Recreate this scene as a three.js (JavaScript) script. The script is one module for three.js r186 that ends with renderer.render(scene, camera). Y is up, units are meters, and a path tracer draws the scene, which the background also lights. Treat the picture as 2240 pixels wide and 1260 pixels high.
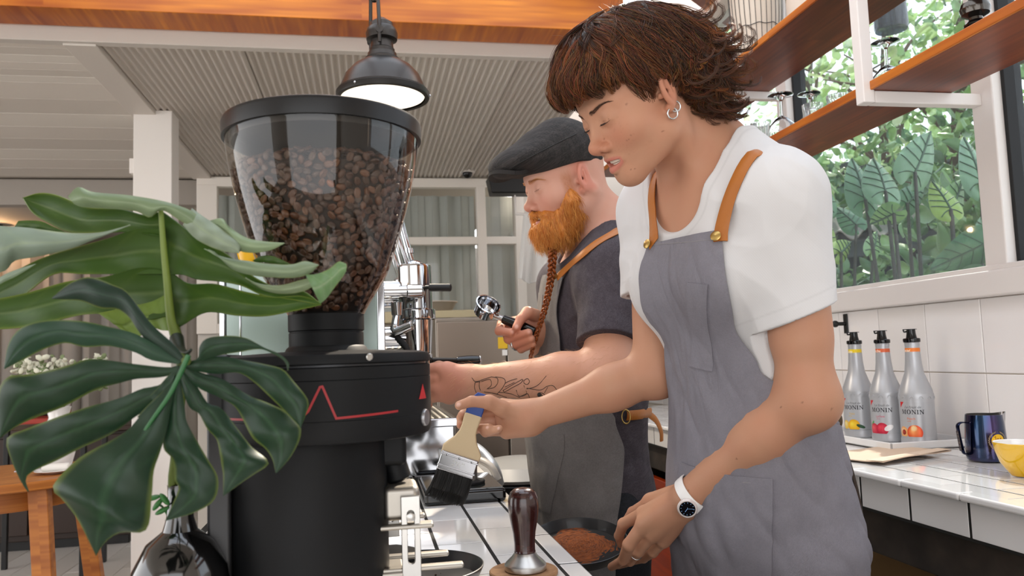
import * as THREE from 'three';
import { RoundedBoxGeometry } from 'three/addons/geometries/RoundedBoxGeometry.js';
import { mergeGeometries } from 'three/addons/utils/BufferGeometryUtils.js';
import { FontLoader } from 'three/addons/loaders/FontLoader.js';
import { TextGeometry } from 'three/addons/geometries/TextGeometry.js';

// ---------- camera, sky, sun, exposure ----------
const scene = new THREE.Scene();
const F = 1715, YAW = 0.1834, PITCH = 0.0848, ROLL = -0.0349, EYE = new THREE.Vector3(0, 1.15, 0);
const camera = new THREE.PerspectiveCamera(2 * Math.atan(630 / F) * 180 / Math.PI, 2240 / 1260, 0.05, 200);
const V = (x = 0, y = 0, z = 0) => new THREE.Vector3(x, y, z);
const FW = V(Math.sin(YAW) * Math.cos(PITCH), Math.sin(PITCH), -Math.cos(YAW) * Math.cos(PITCH));
const R0 = V(Math.cos(YAW), 0, Math.sin(YAW)), U0 = R0.clone().cross(FW);
const RT = R0.clone().multiplyScalar(Math.cos(ROLL)).addScaledVector(U0, Math.sin(ROLL));
const UP = U0.clone().multiplyScalar(Math.cos(ROLL)).addScaledVector(R0, -Math.sin(ROLL));
camera.position.copy(EYE); camera.up.copy(UP); camera.lookAt(EYE.clone().add(FW));
camera.focus = 1.3; camera.userData.fStop = 9;
const renderer = new THREE.WebGLRenderer({ antialias: true });
renderer.toneMapping = THREE.LinearToneMapping;
renderer.toneMappingExposure = 0.95;
renderer.shadowMap.enabled = true;
{ // hazy bright sky
  const W = 256, H = 128, d = new Float32Array(W * H * 4);
  for (let j = 0; j < H; j++) for (let i = 0; i < W; i++) {
    const el = (j + .5) / H * 2 - 1, t = Math.max(0, el), o = (j * W + i) * 4;
    const k = 3.0;
    const az = (i + .5) / W * Math.PI * 2, cl = .5 + .5 * Math.sin(az * 3 + 4 * el) * Math.sin(az * 2 - 7 * el + 1);
    d[o] = k * (1.0 - .22 * t + .06 * cl); d[o + 1] = k * (1.0 - .12 * t + .04 * cl); d[o + 2] = k * (1.02 + .02 * t); d[o + 3] = 1;
  }
  const sky = new THREE.DataTexture(d, W, H, THREE.RGBAFormat, THREE.FloatType);
  sky.mapping = THREE.EquirectangularReflectionMapping; sky.magFilter = THREE.LinearFilter; sky.needsUpdate = true;
  scene.background = sky; scene.environment = sky;
}
const sun = new THREE.DirectionalLight(0xfff1dd, 10.0);
sun.position.set(5, 8.2, -7.5); sun.target.position.set(0.4, 1, -1.2); sun.castShadow = true; sun.shadow.radius = 2;
Object.assign(sun.shadow.camera, { left: -7, right: 7, top: 7, bottom: -7, near: .5, far: 40 }); sun.shadow.mapSize.set(4096, 4096);
scene.add(sun, sun.target); sun.name = 'sun';

// ---------- measuring ----------
const ray = (px, py) => FW.clone().addScaledVector(RT, (px - 1120) / F).addScaledVector(UP, -(py - 630) / F);
const at = (px, py, d) => EYE.clone().addScaledVector(ray(px, py), d);
const onX = (px, py, x) => { const r = ray(px, py); return EYE.clone().addScaledVector(r, x / r.x); };
const onY = (px, py, y) => { const r = ray(px, py); return EYE.clone().addScaledVector(r, (y - 1.15) / r.y); };
const onZ = (px, py, z) => { const r = ray(px, py); return EYE.clone().addScaledVector(r, z / r.z); };
const lerp = (a, b, t) => a + (b - a) * t, clamp = (x, a = 0, b = 1) => Math.min(b, Math.max(a, x));
const sstep = (a, b, x) => { const t = clamp((x - a) / (b - a)); return t * t * (3 - 2 * t); };
function rng(s) { return () => { s = (s + 0x6d2b79f5) | 0; let t = Math.imul(s ^ (s >>> 15), 1 | s); t = (t + Math.imul(t ^ (t >>> 7), 61 | t)) ^ t; return ((t ^ (t >>> 14)) >>> 0) / 4294967296; }; }
const h3 = (x, y, z) => { let n = (x * 374761393 + y * 668265263 + z * 2147483647) | 0; n = Math.imul(n ^ (n >>> 13), 1274126177); return ((n ^ (n >>> 16)) >>> 0) / 4294967296; };
function noise3(x, y, z) { const i = Math.floor(x), j = Math.floor(y), k = Math.floor(z); let u = x - i, v = y - j, w = z - k; u = u * u * (3 - 2 * u); v = v * v * (3 - 2 * v); w = w * w * (3 - 2 * w);
  const L = (a, b, t) => a + (b - a) * t; return L(L(L(h3(i, j, k), h3(i + 1, j, k), u), L(h3(i, j + 1, k), h3(i + 1, j + 1, k), u), v), L(L(h3(i, j, k + 1), h3(i + 1, j, k + 1), u), L(h3(i, j + 1, k + 1), h3(i + 1, j + 1, k + 1), u), v), w) * 2 - 1; }
const pm = (a, n) => ((a % n) + n) % n;
function pnoise(x, y, per, s = 0) { const i = Math.floor(x), j = Math.floor(y); let u = x - i, v = y - j; u = u * u * (3 - 2 * u); v = v * v * (3 - 2 * v); const g = (a, b) => h3(pm(a, per), pm(b, per), s); return lerp(lerp(g(i, j), g(i + 1, j), u), lerp(g(i, j + 1), g(i + 1, j + 1), u), v); }
const pfbm = (u, v, f, s, o = 4) => { let a = 0, w = .5; for (let k = 0; k < o; k++) { a += w * pnoise(u * f, v * f, f, s + k); f *= 2; w *= .5; } return a; };

// ---------- textures and materials ----------
function mkTex(n, fn, srgb = true, rx = 1, ry = 1) {
  const d = new Uint8Array(n * n * 4);
  for (let j = 0; j < n; j++) for (let i = 0; i < n; i++) { const c = fn((i + .5) / n, (j + .5) / n), o = (j * n + i) * 4; for (let k = 0; k < 3; k++) d[o + k] = clamp(Array.isArray(c) ? c[k] : c) * 255; d[o + 3] = 255; }
  const t = new THREE.DataTexture(d, n, n); t.wrapS = t.wrapT = THREE.RepeatWrapping; t.magFilter = THREE.LinearFilter; t.minFilter = THREE.LinearFilter; if (srgb) t.colorSpace = THREE.SRGBColorSpace; t.repeat.set(rx, ry); t.needsUpdate = true; return t;
}
const mixc = (a, b, t) => a.map((x, i) => x + (b[i] - x) * t);
const hex = (h) => [(h >> 16 & 255) / 255, (h >> 8 & 255) / 255, (h & 255) / 255];
const M = (color, roughness = .6, o = {}) => new THREE.MeshPhysicalMaterial({ color, roughness, side: THREE.DoubleSide, ...o });
const weaveB = mkTex(64, (u, v) => .5 + .25 * Math.sin(u * 50.265 * 2) * Math.cos(v * 50.265) + .25 * (Math.sin((u + v) * 50.265)), false, 26, 26);
const clothN = mkTex(256, (u, v) => .8 + .2 * pfbm(u, v, 24, 5, 3) + .12 * (pnoise(u * 128, v * 128, 128, 9) - .5), true, 3, 3);
const woodTex = (a, b, s, fx = 3, fy = 26) => mkTex(256, (u, v) => { const n = pnoise(u * fx, v * fy, 1e4 | 0 || 1, s); const g = .5 * pfbm(u, v, 4, s, 3) + .3 * pnoise(u * 4, v * 48, 48, s + 3) + .3 * pnoise(u * 8, v * 128, 128, s + 7); return mixc(a, b, clamp(g * 1.3 - .2)); }, true, 1.2, 1.2);
const tWoodOrange = woodTex(hex(0x8f3f0c), hex(0xe08a22), 11), tWoodRed = woodTex(hex(0x542414), hex(0xa0522a), 21), tTable = woodTex(hex(0x8a4a18), hex(0xc98136), 31);
const tConcrete = mkTex(256, (u, v) => mixc(hex(0x17130f), hex(0x5a4e44), clamp(pfbm(u, v, 6, 41, 5) * 1.2 - .1)), true, 2, 2);
const mat = {
  dustyGlass: new THREE.MeshPhysicalMaterial({ color: 0xe6edf2, roughness: .02, transmission: .86, thickness: 0, ior: 1.5, side: THREE.DoubleSide }),
  white: M(0xe6e0db, .55), whiteGloss: M(0xe8e5e2, .12, { clearcoat: .6, clearcoatRoughness: .05 }), grout: M(0x15130f, .9), groutPale: M(0xd9cfc2, .9),
  wallTile: M(0xf4efec, .16), cream: M(0xd9cdbf, .6), chrome: M(0xb9babd, .07, { metalness: 1 }), steel: M(0xb9b7b3, .3, { metalness: 1 }), steelDull: M(0xa9a49c, .42, { metalness: 1 }),
  black: M(0x0d0d0e, .42), blackGloss: M(0x08080a, .08), matteBlack: M(0x141416, .55), rubber: M(0x101011, .7),
  orangeWood: M(0xffffff, .42, { map: tWoodOrange }), redWood: M(0xffffff, .38, { map: tWoodRed }), tableWood: M(0xffffff, .5, { map: tTable }),
  concrete: M(0xffffff, .8, { map: tConcrete }), glass: new THREE.MeshPhysicalMaterial({ color: 0xffffff, roughness: .02, transmission: 1, thickness: 0, ior: 1.45, side: THREE.DoubleSide }),
  solidGlass: new THREE.MeshPhysicalMaterial({ color: 0xffffff, roughness: .0, transmission: 1, thickness: .01, ior: 1.45 }),
  leather: M(0xa8631f, .5, { bumpMap: clothN, bumpScale: .0006 }), brass: M(0xb89a5c, .3, { metalness: 1 }), silver: M(0xcfcfcf, .2, { metalness: 1 }),
};

// ---------- geometry ----------
function uvBox(g, s = 1, o = [0, 0]) { if (g.index) g = g.toNonIndexed(); if (!g.attributes.normal) g.computeVertexNormals(); const p = g.attributes.position, n = g.attributes.normal, uv = new Float32Array(p.count * 2);
  for (let i = 0; i < p.count; i += 3) { const ax = Math.abs(n.getX(i) + n.getX(i + 1) + n.getX(i + 2)), ay = Math.abs(n.getY(i) + n.getY(i + 1) + n.getY(i + 2)), az = Math.abs(n.getZ(i) + n.getZ(i + 1) + n.getZ(i + 2));
    for (let k = i; k < i + 3; k++) { const x = p.getX(k), y = p.getY(k), z = p.getZ(k); const [a, b] = ay >= ax && ay >= az ? [z, x] : ax >= az ? [z, y] : [x, y]; uv[k * 2] = a * s + o[0]; uv[k * 2 + 1] = b * s + o[1]; } }
  g.setAttribute('uv', new THREE.BufferAttribute(uv, 2)); return g; }
function strip(g) { g = g.index ? g.toNonIndexed() : g.clone(); if (!g.attributes.normal) g.computeVertexNormals(); for (const k of Object.keys(g.attributes)) if (!['position', 'normal', 'uv'].includes(k)) g.deleteAttribute(k); if (!g.attributes.uv) uvBox(g); return g; }
const mg = (l) => mergeGeometries(l.filter(Boolean).map(strip));
// box by min and max corners, edges rounded
function boxMM(x0, y0, z0, x1, y1, z1, r = .003, s = 1) { const w = Math.abs(x1 - x0), h = Math.abs(y1 - y0), d = Math.abs(z1 - z0); r = Math.min(r, w * .45, h * .45, d * .45); const g = r > 0 ? new RoundedBoxGeometry(w, h, d, 2, r) : new THREE.BoxGeometry(w, h, d); g.translate((x0 + x1) / 2, (y0 + y1) / 2, (z0 + z1) / 2); return uvBox(g, s); }
const box = (w, h, d, r = .003) => boxMM(-w / 2, -h / 2, -d / 2, w / 2, h / 2, d / 2, r);
function chamBox(w, h, d, c) { // cheap tile: box whose top edges are chamfered; top at +y
  const x = w / 2, z = d / 2, g = new THREE.BufferGeometry(), P = [[-x, 0, -z], [x, 0, -z], [x, 0, z], [-x, 0, z], [-x, h - c, -z], [x, h - c, -z], [x, h - c, z], [-x, h - c, z], [-x + c, h, -z + c], [x - c, h, -z + c], [x - c, h, z - c], [-x + c, h, z - c]];
  const f = []; for (let k = 0; k < 2; k++) for (let i = 0; i < 4; i++) { const j = (i + 1) % 4, a = k * 4; f.push(a + i, a + 4 + i, a + j, a + j, a + 4 + i, a + 4 + j); } f.push(8, 11, 9, 9, 11, 10);
  const pos = []; for (const i of f) pos.push(...P[i]); g.setAttribute('position', new THREE.Float32BufferAttribute(pos, 3)); g.computeVertexNormals(); return uvBox(g); }
function tube(pts, r, seg = 8, caps = true, n = 0) { // pts: Vector3 list; r: number or function of t
  const c = new THREE.CatmullRomCurve3(pts, false, 'centripetal'); n = n || Math.max(2, (pts.length - 1) * 4); if (pts.length === 2) n = Math.max(1, n >> 2);
  const R = typeof r === 'function' ? r : () => r, g = new THREE.TubeGeometry(c, n, 1, seg, false), p = g.attributes.position;
  for (let i = 0; i <= n; i++) { const t = i / n, q = c.getPointAt(t), rr = R(t); for (let j = 0; j <= seg; j++) { const k = i * (seg + 1) + j; p.setXYZ(k, q.x + (p.getX(k) - q.x) * rr, q.y + (p.getY(k) - q.y) * rr, q.z + (p.getZ(k) - q.z) * rr); } }
  if (!caps) return g;
  const gs = [g]; for (const [t, sgn] of [[0, -1], [1, 1]]) { const rr = R(t); if (rr < 1e-5) continue; const s = new THREE.SphereGeometry(rr, seg, 3, 0, Math.PI * 2, 0, Math.PI / 2); s.scale(1, .35, 1); const d = c.getTangentAt(t).multiplyScalar(sgn); s.applyQuaternion(new THREE.Quaternion().setFromUnitVectors(V(0, 1, 0), d)); const q = c.getPointAt(t); s.translate(q.x, q.y, q.z); gs.push(s); }
  return mg(gs); }
const lathe = (pts, seg = 48) => { const g = new THREE.LatheGeometry(pts.map(([r, y]) => new THREE.Vector2(Math.max(r, 1e-4), y)), seg); return g; };
const cyl = (r0, r1, a, b, seg = 24) => { const d = b.clone().sub(a), L = d.length(), c = Math.min(.0015, r0 * .2, L * .2); const g = lathe([[0, 0], [r0 - c, 0], [r0, c], [r1, L - c], [r1 - c, L], [0, L]], seg); const gg = flatLathe(g); gg.applyQuaternion(new THREE.Quaternion().setFromUnitVectors(V(0, 1, 0), d.normalize())); gg.translate(a.x, a.y, a.z); return gg; };
function crease(g, ang = .7) { g = g.index ? g.toNonIndexed() : g; const p = g.attributes.position, n = p.count, fn = new Float32Array(n), N = new Float32Array(n * 3), map = new Map(), A = V(), B = V(), C = V(), fns = [];
  for (let i = 0; i < n; i += 3) { A.fromBufferAttribute(p, i); B.fromBufferAttribute(p, i + 1).sub(A); C.fromBufferAttribute(p, i + 2).sub(A); const q = B.cross(C).clone(); fns.push(q); for (let k = 0; k < 3; k++) { const key = Math.round(p.getX(i + k) * 2e4) + ',' + Math.round(p.getY(i + k) * 2e4) + ',' + Math.round(p.getZ(i + k) * 2e4); let l = map.get(key); if (!l) map.set(key, l = []); l.push(i / 3); } }
  const un = fns.map((q) => q.clone().normalize()), ca = Math.cos(ang), S = V();
  for (let i = 0; i < n; i++) { const key = Math.round(p.getX(i) * 2e4) + ',' + Math.round(p.getY(i) * 2e4) + ',' + Math.round(p.getZ(i) * 2e4), f = i / 3 | 0; S.set(0, 0, 0); for (const o of map.get(key)) if (un[o].dot(un[f]) > ca) S.add(fns[o]); S.normalize(); if (!S.lengthSq()) S.copy(un[f]); N.set([S.x, S.y, S.z], i * 3); }
  g.setAttribute('normal', new THREE.BufferAttribute(N, 3)); return g; }
const flatLathe = (g) => crease(g, .6);
const turn = (pts, seg = 40) => flatLathe(lathe(pts, seg));
// grid surface from fn(i,j) -> Vector3 ; optional thickness along normal
function gridSurf(nu, nv, fn, th = 0, wrap = false) {
  const pos = [], uv = [], idx = []; for (let j = 0; j <= nv; j++) for (let i = 0; i <= nu; i++) { const p = fn(i / nu, j / nv); pos.push(p.x, p.y, p.z); uv.push(p.u ?? i / nu, p.v ?? j / nv); }
  const id = (i, j) => j * (nu + 1) + i; for (let j = 0; j < nv; j++) for (let i = 0; i < nu; i++) idx.push(id(i, j), id(i + 1, j), id(i + 1, j + 1), id(i, j), id(i + 1, j + 1), id(i, j + 1));
  const g = new THREE.BufferGeometry(); g.setAttribute('position', new THREE.Float32BufferAttribute(pos, 3)); g.setAttribute('uv', new THREE.Float32BufferAttribute(uv, 2)); g.setIndex(idx); g.computeVertexNormals();
  if (!th) return g; const n = g.attributes.normal, cnt = pos.length / 3, p2 = pos.slice(), uv2 = uv.concat(uv), id2 = idx.slice();
  for (let i = 0; i < cnt; i++) p2.push(pos[i * 3] - n.getX(i) * th, pos[i * 3 + 1] - n.getY(i) * th, pos[i * 3 + 2] - n.getZ(i) * th);
  for (let k = 0; k < idx.length; k += 3) id2.push(cnt + idx[k], cnt + idx[k + 2], cnt + idx[k + 1]);
  const e = []; for (let i = 0; i < nu; i++) e.push([id(i, 0), id(i + 1, 0)], [id(i + 1, nv), id(i, nv)]); for (let j = 0; j < nv; j++) e.push([id(nu, j), id(nu, j + 1)], [id(0, j + 1), id(0, j)]);
  for (const [a, b] of e) id2.push(a, a + cnt, b, b, a + cnt, b + cnt);
  const q = new THREE.BufferGeometry(); q.setAttribute('position', new THREE.Float32BufferAttribute(p2, 3)); q.setAttribute('uv', new THREE.Float32BufferAttribute(uv2, 2)); q.setIndex(id2); return crease(q, 1.0); }
function ribbon(pts, w, th, nrm) { // flat band along pts; nrm(t, p, tangent) -> unit normal ; w number or fn
  const c = new THREE.CatmullRomCurve3(pts, false, 'centripetal'), n = (pts.length - 1) * 6; const L = c.getLength();
  return gridSurf(4, n, (u, v) => { const p = c.getPointAt(v), t = c.getTangentAt(v), N = nrm(v, p, t).clone(), S = t.clone().cross(N).normalize(); N.copy(S.clone().cross(t)).normalize(); const ww = typeof w === 'function' ? w(v) : w; const q = p.addScaledVector(S, (u - .5) * ww).addScaledVector(N, th * (1 - Math.pow(2 * u - 1, 4))); q.u = u * ww; q.v = v * L; return q; }, th); }
const xf = (g, m) => { g.applyMatrix4(m); return g; };
// ---------- naming ----------
const used = new Map(), origin = new WeakMap();
function numbered(n) { const k = used.get(n) ?? 0; used.set(n, k + 1); return k ? n + '_' + String(k).padStart(3, '0') : n; }
function thing(name, label, category, p = V(), group) { const o = new THREE.Group(); o.name = numbered(name); o.position.copy(p); o.userData = { label, category }; if (group) o.userData.group = group; origin.set(o, p.clone()); scene.add(o); return o; }
function sh(m) { m.castShadow = m.receiveShadow = true; return m; }
// part in world coordinates
function pw(parent, name, geo, m, label) { const o = origin.get(parent) ?? V(); geo = geo.clone(); geo.translate(-o.x, -o.y, -o.z); return pl(parent, name, geo, m, label); }
// part in the thing's own coordinates
function pl(parent, name, geo, m, label) { const k = sh(new THREE.Mesh(geo, m)); let n = name, c = 0; while (parent.children.some((q) => q.name === n)) n = name + '_' + String(++c).padStart(3, '0'); k.name = n; if (label) k.userData.label = label; origin.set(k, origin.get(parent) ?? V()); parent.add(k); return k; }
function one(name, geo, m, label, category, group, base) { geo = geo.clone(); geo.computeBoundingBox(); const b = geo.boundingBox, c = base ?? V((b.min.x + b.max.x) / 2, b.min.y, (b.min.z + b.max.z) / 2); geo.translate(-c.x, -c.y, -c.z); const k = sh(new THREE.Mesh(geo, m)); k.name = numbered(name); k.position.copy(c); k.userData = { label, category }; if (group) k.userData.group = group; origin.set(k, c.clone()); scene.add(k); return k; }
function struct(name, geo, m, label) { const k = sh(geo ? new THREE.Mesh(geo, m) : new THREE.Group()); k.name = numbered(name); k.userData.kind = 'structure'; if (label) k.userData.label = label; origin.set(k, V()); scene.add(k); return k; }
function copyOf(o, p, ry, label) { const r = o.clone(); r.name = numbered(o.name.replace(/_\d{3}$/, '')); r.userData = { ...o.userData, ...(label ? { label } : {}) }; r.position.copy(p); if (ry !== undefined) r.rotation.y = ry; scene.add(r); return r; }
function canvasTex(w, h, draw) { const c = document.createElement('canvas'); c.width = w; c.height = h; const x = c.getContext('2d'); draw(x, w, h); const t = new THREE.CanvasTexture(c); t.colorSpace = THREE.SRGBColorSpace; return t; }
const P2 = (a, d) => { const o = []; for (let i = 0; i < a.length; i += 2) o.push(at(a[i], a[i + 1], typeof d === 'function' ? d(i / 2 / (a.length / 2 - 1)) : d)); return o; };
// ================= the room =================
const WX = 1.5, CEIL = 2.31, BACK = -5.05, rA = rng(7);
const floorMat = [0xe2ded8, 0xdcd7d0, 0xe6e2dd].map((c) => M(c, .35));
{ const g = struct('floor', boxMM(-6, -.12, -9.2, 3.2, -.006, 3.2, 0), M(0x9b948b, .9), 'pale floor of narrow whitewashed boards');
  const gf = [0, 1].map(() => chamBox(.146, .006, 1.18, .002)); let n = 0;
  for (let i = 0; i < 22; i++) for (let j = 0; j < 4; j++) { const k = sh(new THREE.Mesh(gf[n & 1], floorMat[(i * 7 + j * 5) % 3])); k.name = 'floor_board' + (n ? '_' + String(n).padStart(3, '0') : ''); k.position.set(-3.6 + i * .15, -.006, -2.6 - j * 1.185 - (i & 1) * .6); g.add(k); n++; } }
// right wall: tiled dado, sill, window posts, glass
const tileG = chamBox(.1975, .012, .1975, .0015);
{ const g = struct('wall_right', mg([boxMM(WX + .012, -.1, -5.2, WX + .22, 1.252, 3.2, 0), boxMM(WX + .012, 1.25, -5.2, WX + .22, 3, -3.52, 0), boxMM(WX + .012, 2.66, -3.52, WX + .22, 3.0, 3.2, 0), boxMM(WX + .012, 1.25, .3, WX + .22, 3, 3.2, 0)]), M(0xd8d0c6, .7), 'right wall with white square tiles under the windows');
  const v = [0xf6f2f0, 0xf2eeeb, 0xf8f5f3].map((c) => M(c, .13, { clearcoat: .3 })); let n = 0;
  for (const [y, h] of [[.963, .2], [1.1565, .186]]) for (let k = 0; k < 20; k++) { const z = -.8085 - .2 * k, m = sh(new THREE.Mesh(tileG, v[(k * 5 + (y > 1)) % 3])); m.name = 'wall_tile' + (n ? '_' + String(n).padStart(3, '0') : ''); n++; m.rotation.z = Math.PI / 2; m.scale.set(h / .2, 1, 1); m.position.set(WX + .012, y, z); g.add(m); }
  pw(g, 'tile_grout', boxMM(WX + .006, .86, -4.9, WX + .013, 1.252, -.7, 0), mat.groutPale); }
struct('trim_1', mg([boxMM(WX - .03, 1.25, -3.6, WX + .09, 1.312, .4, .006), boxMM(WX - .012, 1.312, -3.6, WX + .03, 1.326, .4, .003)]), mat.white, 'white painted window sill above the wall tiles');
const winZ = [-3.46, -2.56, -1.64, -.72, .2];
winZ.forEach((z, i) => struct('trim_' + (i + 2), boxMM(WX - .006, 1.31, z - .034, WX + .075, 2.66, z + .034, .004), mat.white, 'white upright post of the garden window'));
struct('trim_8', boxMM(WX - .02, 2.6, -3.52, WX + .09, 2.7, .3, .004), mat.white, 'white head rail of the garden window');
for (let i = 0; i < 4; i++) { const w = struct('window_' + (i + 1), null, null, 'clear garden window pane with a black rubber edge'); const a = winZ[i] + .034, b = winZ[i + 1] - .034;
  pw(w, 'window_pane', boxMM(WX + .05, 1.32, a, WX + .05, 2.6, b, 0), mat.dustyGlass);
  pw(w, 'window_gasket', mg([boxMM(WX + .02, 1.32, a, WX + .07, 2.6, a + .011, .002), boxMM(WX + .035, 1.32, b - .006, WX + .065, 2.6, b, .002), boxMM(WX + .035, 1.312, a, WX + .065, 1.322, b, .002)]), mat.rubber); }
// ceiling: two fields
{ const g = struct('ceiling', boxMM(-6, CEIL + .03, -9.2, 1.02, CEIL + .12, -2.93, 0), M(0xb8b0a6, .8), 'low ceiling of corrugated sheets and white boards');
  const cm = [0xc6beb5, 0xbfb7ad, 0xcbc4bb].map((c) => M(c, .5));
  const xs = [-.94, -.44, .12, .62, 1.02];
  for (let i = 0; i < 4; i++) { const w = xs[i + 1] - xs[i]; pw(g, 'ceiling_sheet', gridSurf(Math.round(w / .028) * 8, 1, (u, v) => V(xs[i] + u * w, CEIL + .012 + .0055 * Math.cos(u * Math.round(w / .028) * 6.2832) + (i & 1) * .004, lerp(BACK, -2.92, v))), cm[i % 3]); }
  pw(g, 'ceiling_trim', boxMM(-1.045, CEIL - .012, BACK, -.935, CEIL + .03, -2.93, .003), M(0xd3cbc2, .6));
  let z = -2.93; const pm_ = [0xdbd3c9, 0xd2cac0, 0xe0d9cf].map((c) => M(c, .6));
  for (let i = 0; i < 14; i++) { const w = i < 6 ? .075 : .21; pw(g, 'ceiling_plank', boxMM(-5, CEIL + .004, z - w + .004, -1.04, CEIL + .03, z, .003), pm_[i % 3]); z -= w; }
}
struct('trim_9', boxMM(-6, CEIL - .005, -2.95, 1.02, CEIL + .055, -2.91, .003), M(0xc9c2ba, .6), 'pale edging strip under the orange beam');
{ const g = struct('beam_1', boxMM(-6, CEIL + .045, -2.9, .98, CEIL + .6, -2.75, .004, .8), mat.orangeWood, 'orange varnished timber beam across the room'); }
// glass roof over the bar, its rafters, solid roof further left
{ const g = struct('ceiling_2', mg([boxMM(-6, 2.98, -2.95, -1.2, 3.1, 3.2, 0), boxMM(-1.2, 2.98, -.1, WX + .3, 3.1, 3.2, 0)]), M(0xd9d2c8, .8), 'solid roof boards beside the roof glazing');
  for (let i = 0; i < 3; i++) pw(g, 'roof_pane', boxMM(-1.2 + i * .95, 3.02, -2.95, -1.2 + i * .95 + .9, 3.02, -.1, 0), mat.glass);
  pw(g, 'roof_pane', boxMM(1.0, 3.02, -5.1, 1.75, 3.02, -2.95, 0), mat.glass); for (let i = 0; i < 4; i++) pw(g, 'rafter', boxMM(-1.26 + i * .95, 2.9, -2.9, -1.2 + i * .95, 3.04, -.1, .004), mat.redWood); }
struct('beam_2', (() => { const a = onY(1450, -45, 2.62), b = onY(1606, 70, 2.62); const w = .17; const d = b.clone().sub(a).normalize(), s = V(d.z, 0, -d.x).multiplyScalar(-1); const e = b.clone().addScaledVector(d, .02), q = a.clone().addScaledVector(d, -.6); const sh_ = new THREE.Shape([[q.x, q.z], [e.x, e.z], [e.x + s.x * w, e.z + s.z * w], [q.x + s.x * w, q.z + s.z * w]].map((p) => new THREE.Vector2(p[0], -p[1]))); const g = new THREE.ExtrudeGeometry(sh_, { depth: .12, bevelEnabled: false }); g.rotateX(-Math.PI / 2); g.translate(0, 2.62, 0); return uvBox(g); })(), mat.redWood, 'short red brown rafter near the roof gap');
// column and back wall
struct('column', mg([boxMM(-1.03, 0, -3.87, -.865, CEIL + .01, -3.73, .004), boxMM(-1.052, 2.03, -3.79, -1.03, 2.1, -3.75, .003)]), M(0xece6e0, .5), 'square white painted column');
const frameM = M(0xf0e9e0, .5), dimM = M(0x6f6a64, .8);
{ const g = struct('wall_back', mg([boxMM(-1.02, 0, BACK - .12, WX + .3, 1.34, BACK, .0), boxMM(.98, 1.3, BACK - .12, WX + .3, 3.0, BACK, 0)]), M(0xd4cdc4, .7), 'back partition with framed glazing');
  const fr = (x0, y0, x1, y1) => { const k = x1 - x0 > y1 - y0 ? .002 : 0; return boxMM(x0, y0, BACK - .03 + k, x1, y1, BACK + .035 - k, .004); };
  for (const q of [[-1.02, 2.25, 1.02, 2.31], [-1.02, 1.34, -.9, 2.26], [.715, 1.34, .775, 2.26], [-.9, 1.875, 1.0, 1.925], [-1.02, 1.34, 1.02, 1.4], [.97, 1.34, 1.03, 2.26], [-.16, 1.34, -.11, 2.26]]) pw(g, 'window_bar', fr(...q), frameM);
  for (const [x0, x1] of [[-.9, -.16], [-.11, .715], [.775, .97]]) for (const [y0, y1] of [[1.4, 1.875], [1.925, 2.25]]) pw(g, 'window_pane', boxMM(x0, y0, BACK, x1, y1, BACK, 0), mat.glass); }
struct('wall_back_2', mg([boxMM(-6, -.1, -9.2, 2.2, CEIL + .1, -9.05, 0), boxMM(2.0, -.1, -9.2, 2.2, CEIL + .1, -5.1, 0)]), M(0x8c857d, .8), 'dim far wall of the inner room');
struct('wall_left', boxMM(-6.15, -.1, -9.2, -6, 3.1, -5.2, 0), M(0xb7aea4, .8), 'far left wall');
struct('wall_front', mg([boxMM(-6.1, -.1, 3.05, -3.2, 3.1, 3.2, 0), boxMM(-3.2, 2.75, 3.05, WX + .2, 3.1, 3.2, 0), boxMM(WX - .3, -.1, 3.05, WX + .2, 3.1, 3.2, 0)]), M(0xdad2c8, .8), 'front wall with a wide open doorway');
struct('lintel', boxMM(-6.1, CEIL - .14, -5.3, -1.0, CEIL + .02, -5.2, .004), M(0xa59d94, .7), 'pale header over the inner room opening');
// curtains in the inner room
function curtain(x0, x1, y0, y1, z, amp, n, m, label) { return one('curtain', gridSurf(n * 10, 8, (u, v) => { const a = u * n * 6.283, k = .7 + .3 * Math.sin(u * 37); return V(lerp(x0, x1, u) + .01 * Math.sin(a * 2 + 1), lerp(y0, y1, v), z + amp * k * (Math.sin(a) + .3 * Math.sin(2.3 * a + v))); }, .002), m, label, 'curtain'); }
curtain(-.95, .72, .1, 2.24, BACK - .2, .022, 17, M(0xb4b9b2, .9), 'grey green gathered curtain behind the back window, left of the mullion');
curtain(.76, 1.4, .1, 2.24, BACK - .22, .012, 5, M(0xc8ccc7, .9), 'smooth pale grey curtain behind the back window, right of the mullion');
curtain(-3.6, -1.25, .05, 2.15, -7.2, .04, 15, M(0xa7a099, .9), 'pale curtain hanging across the dim inner room on the left');
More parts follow.
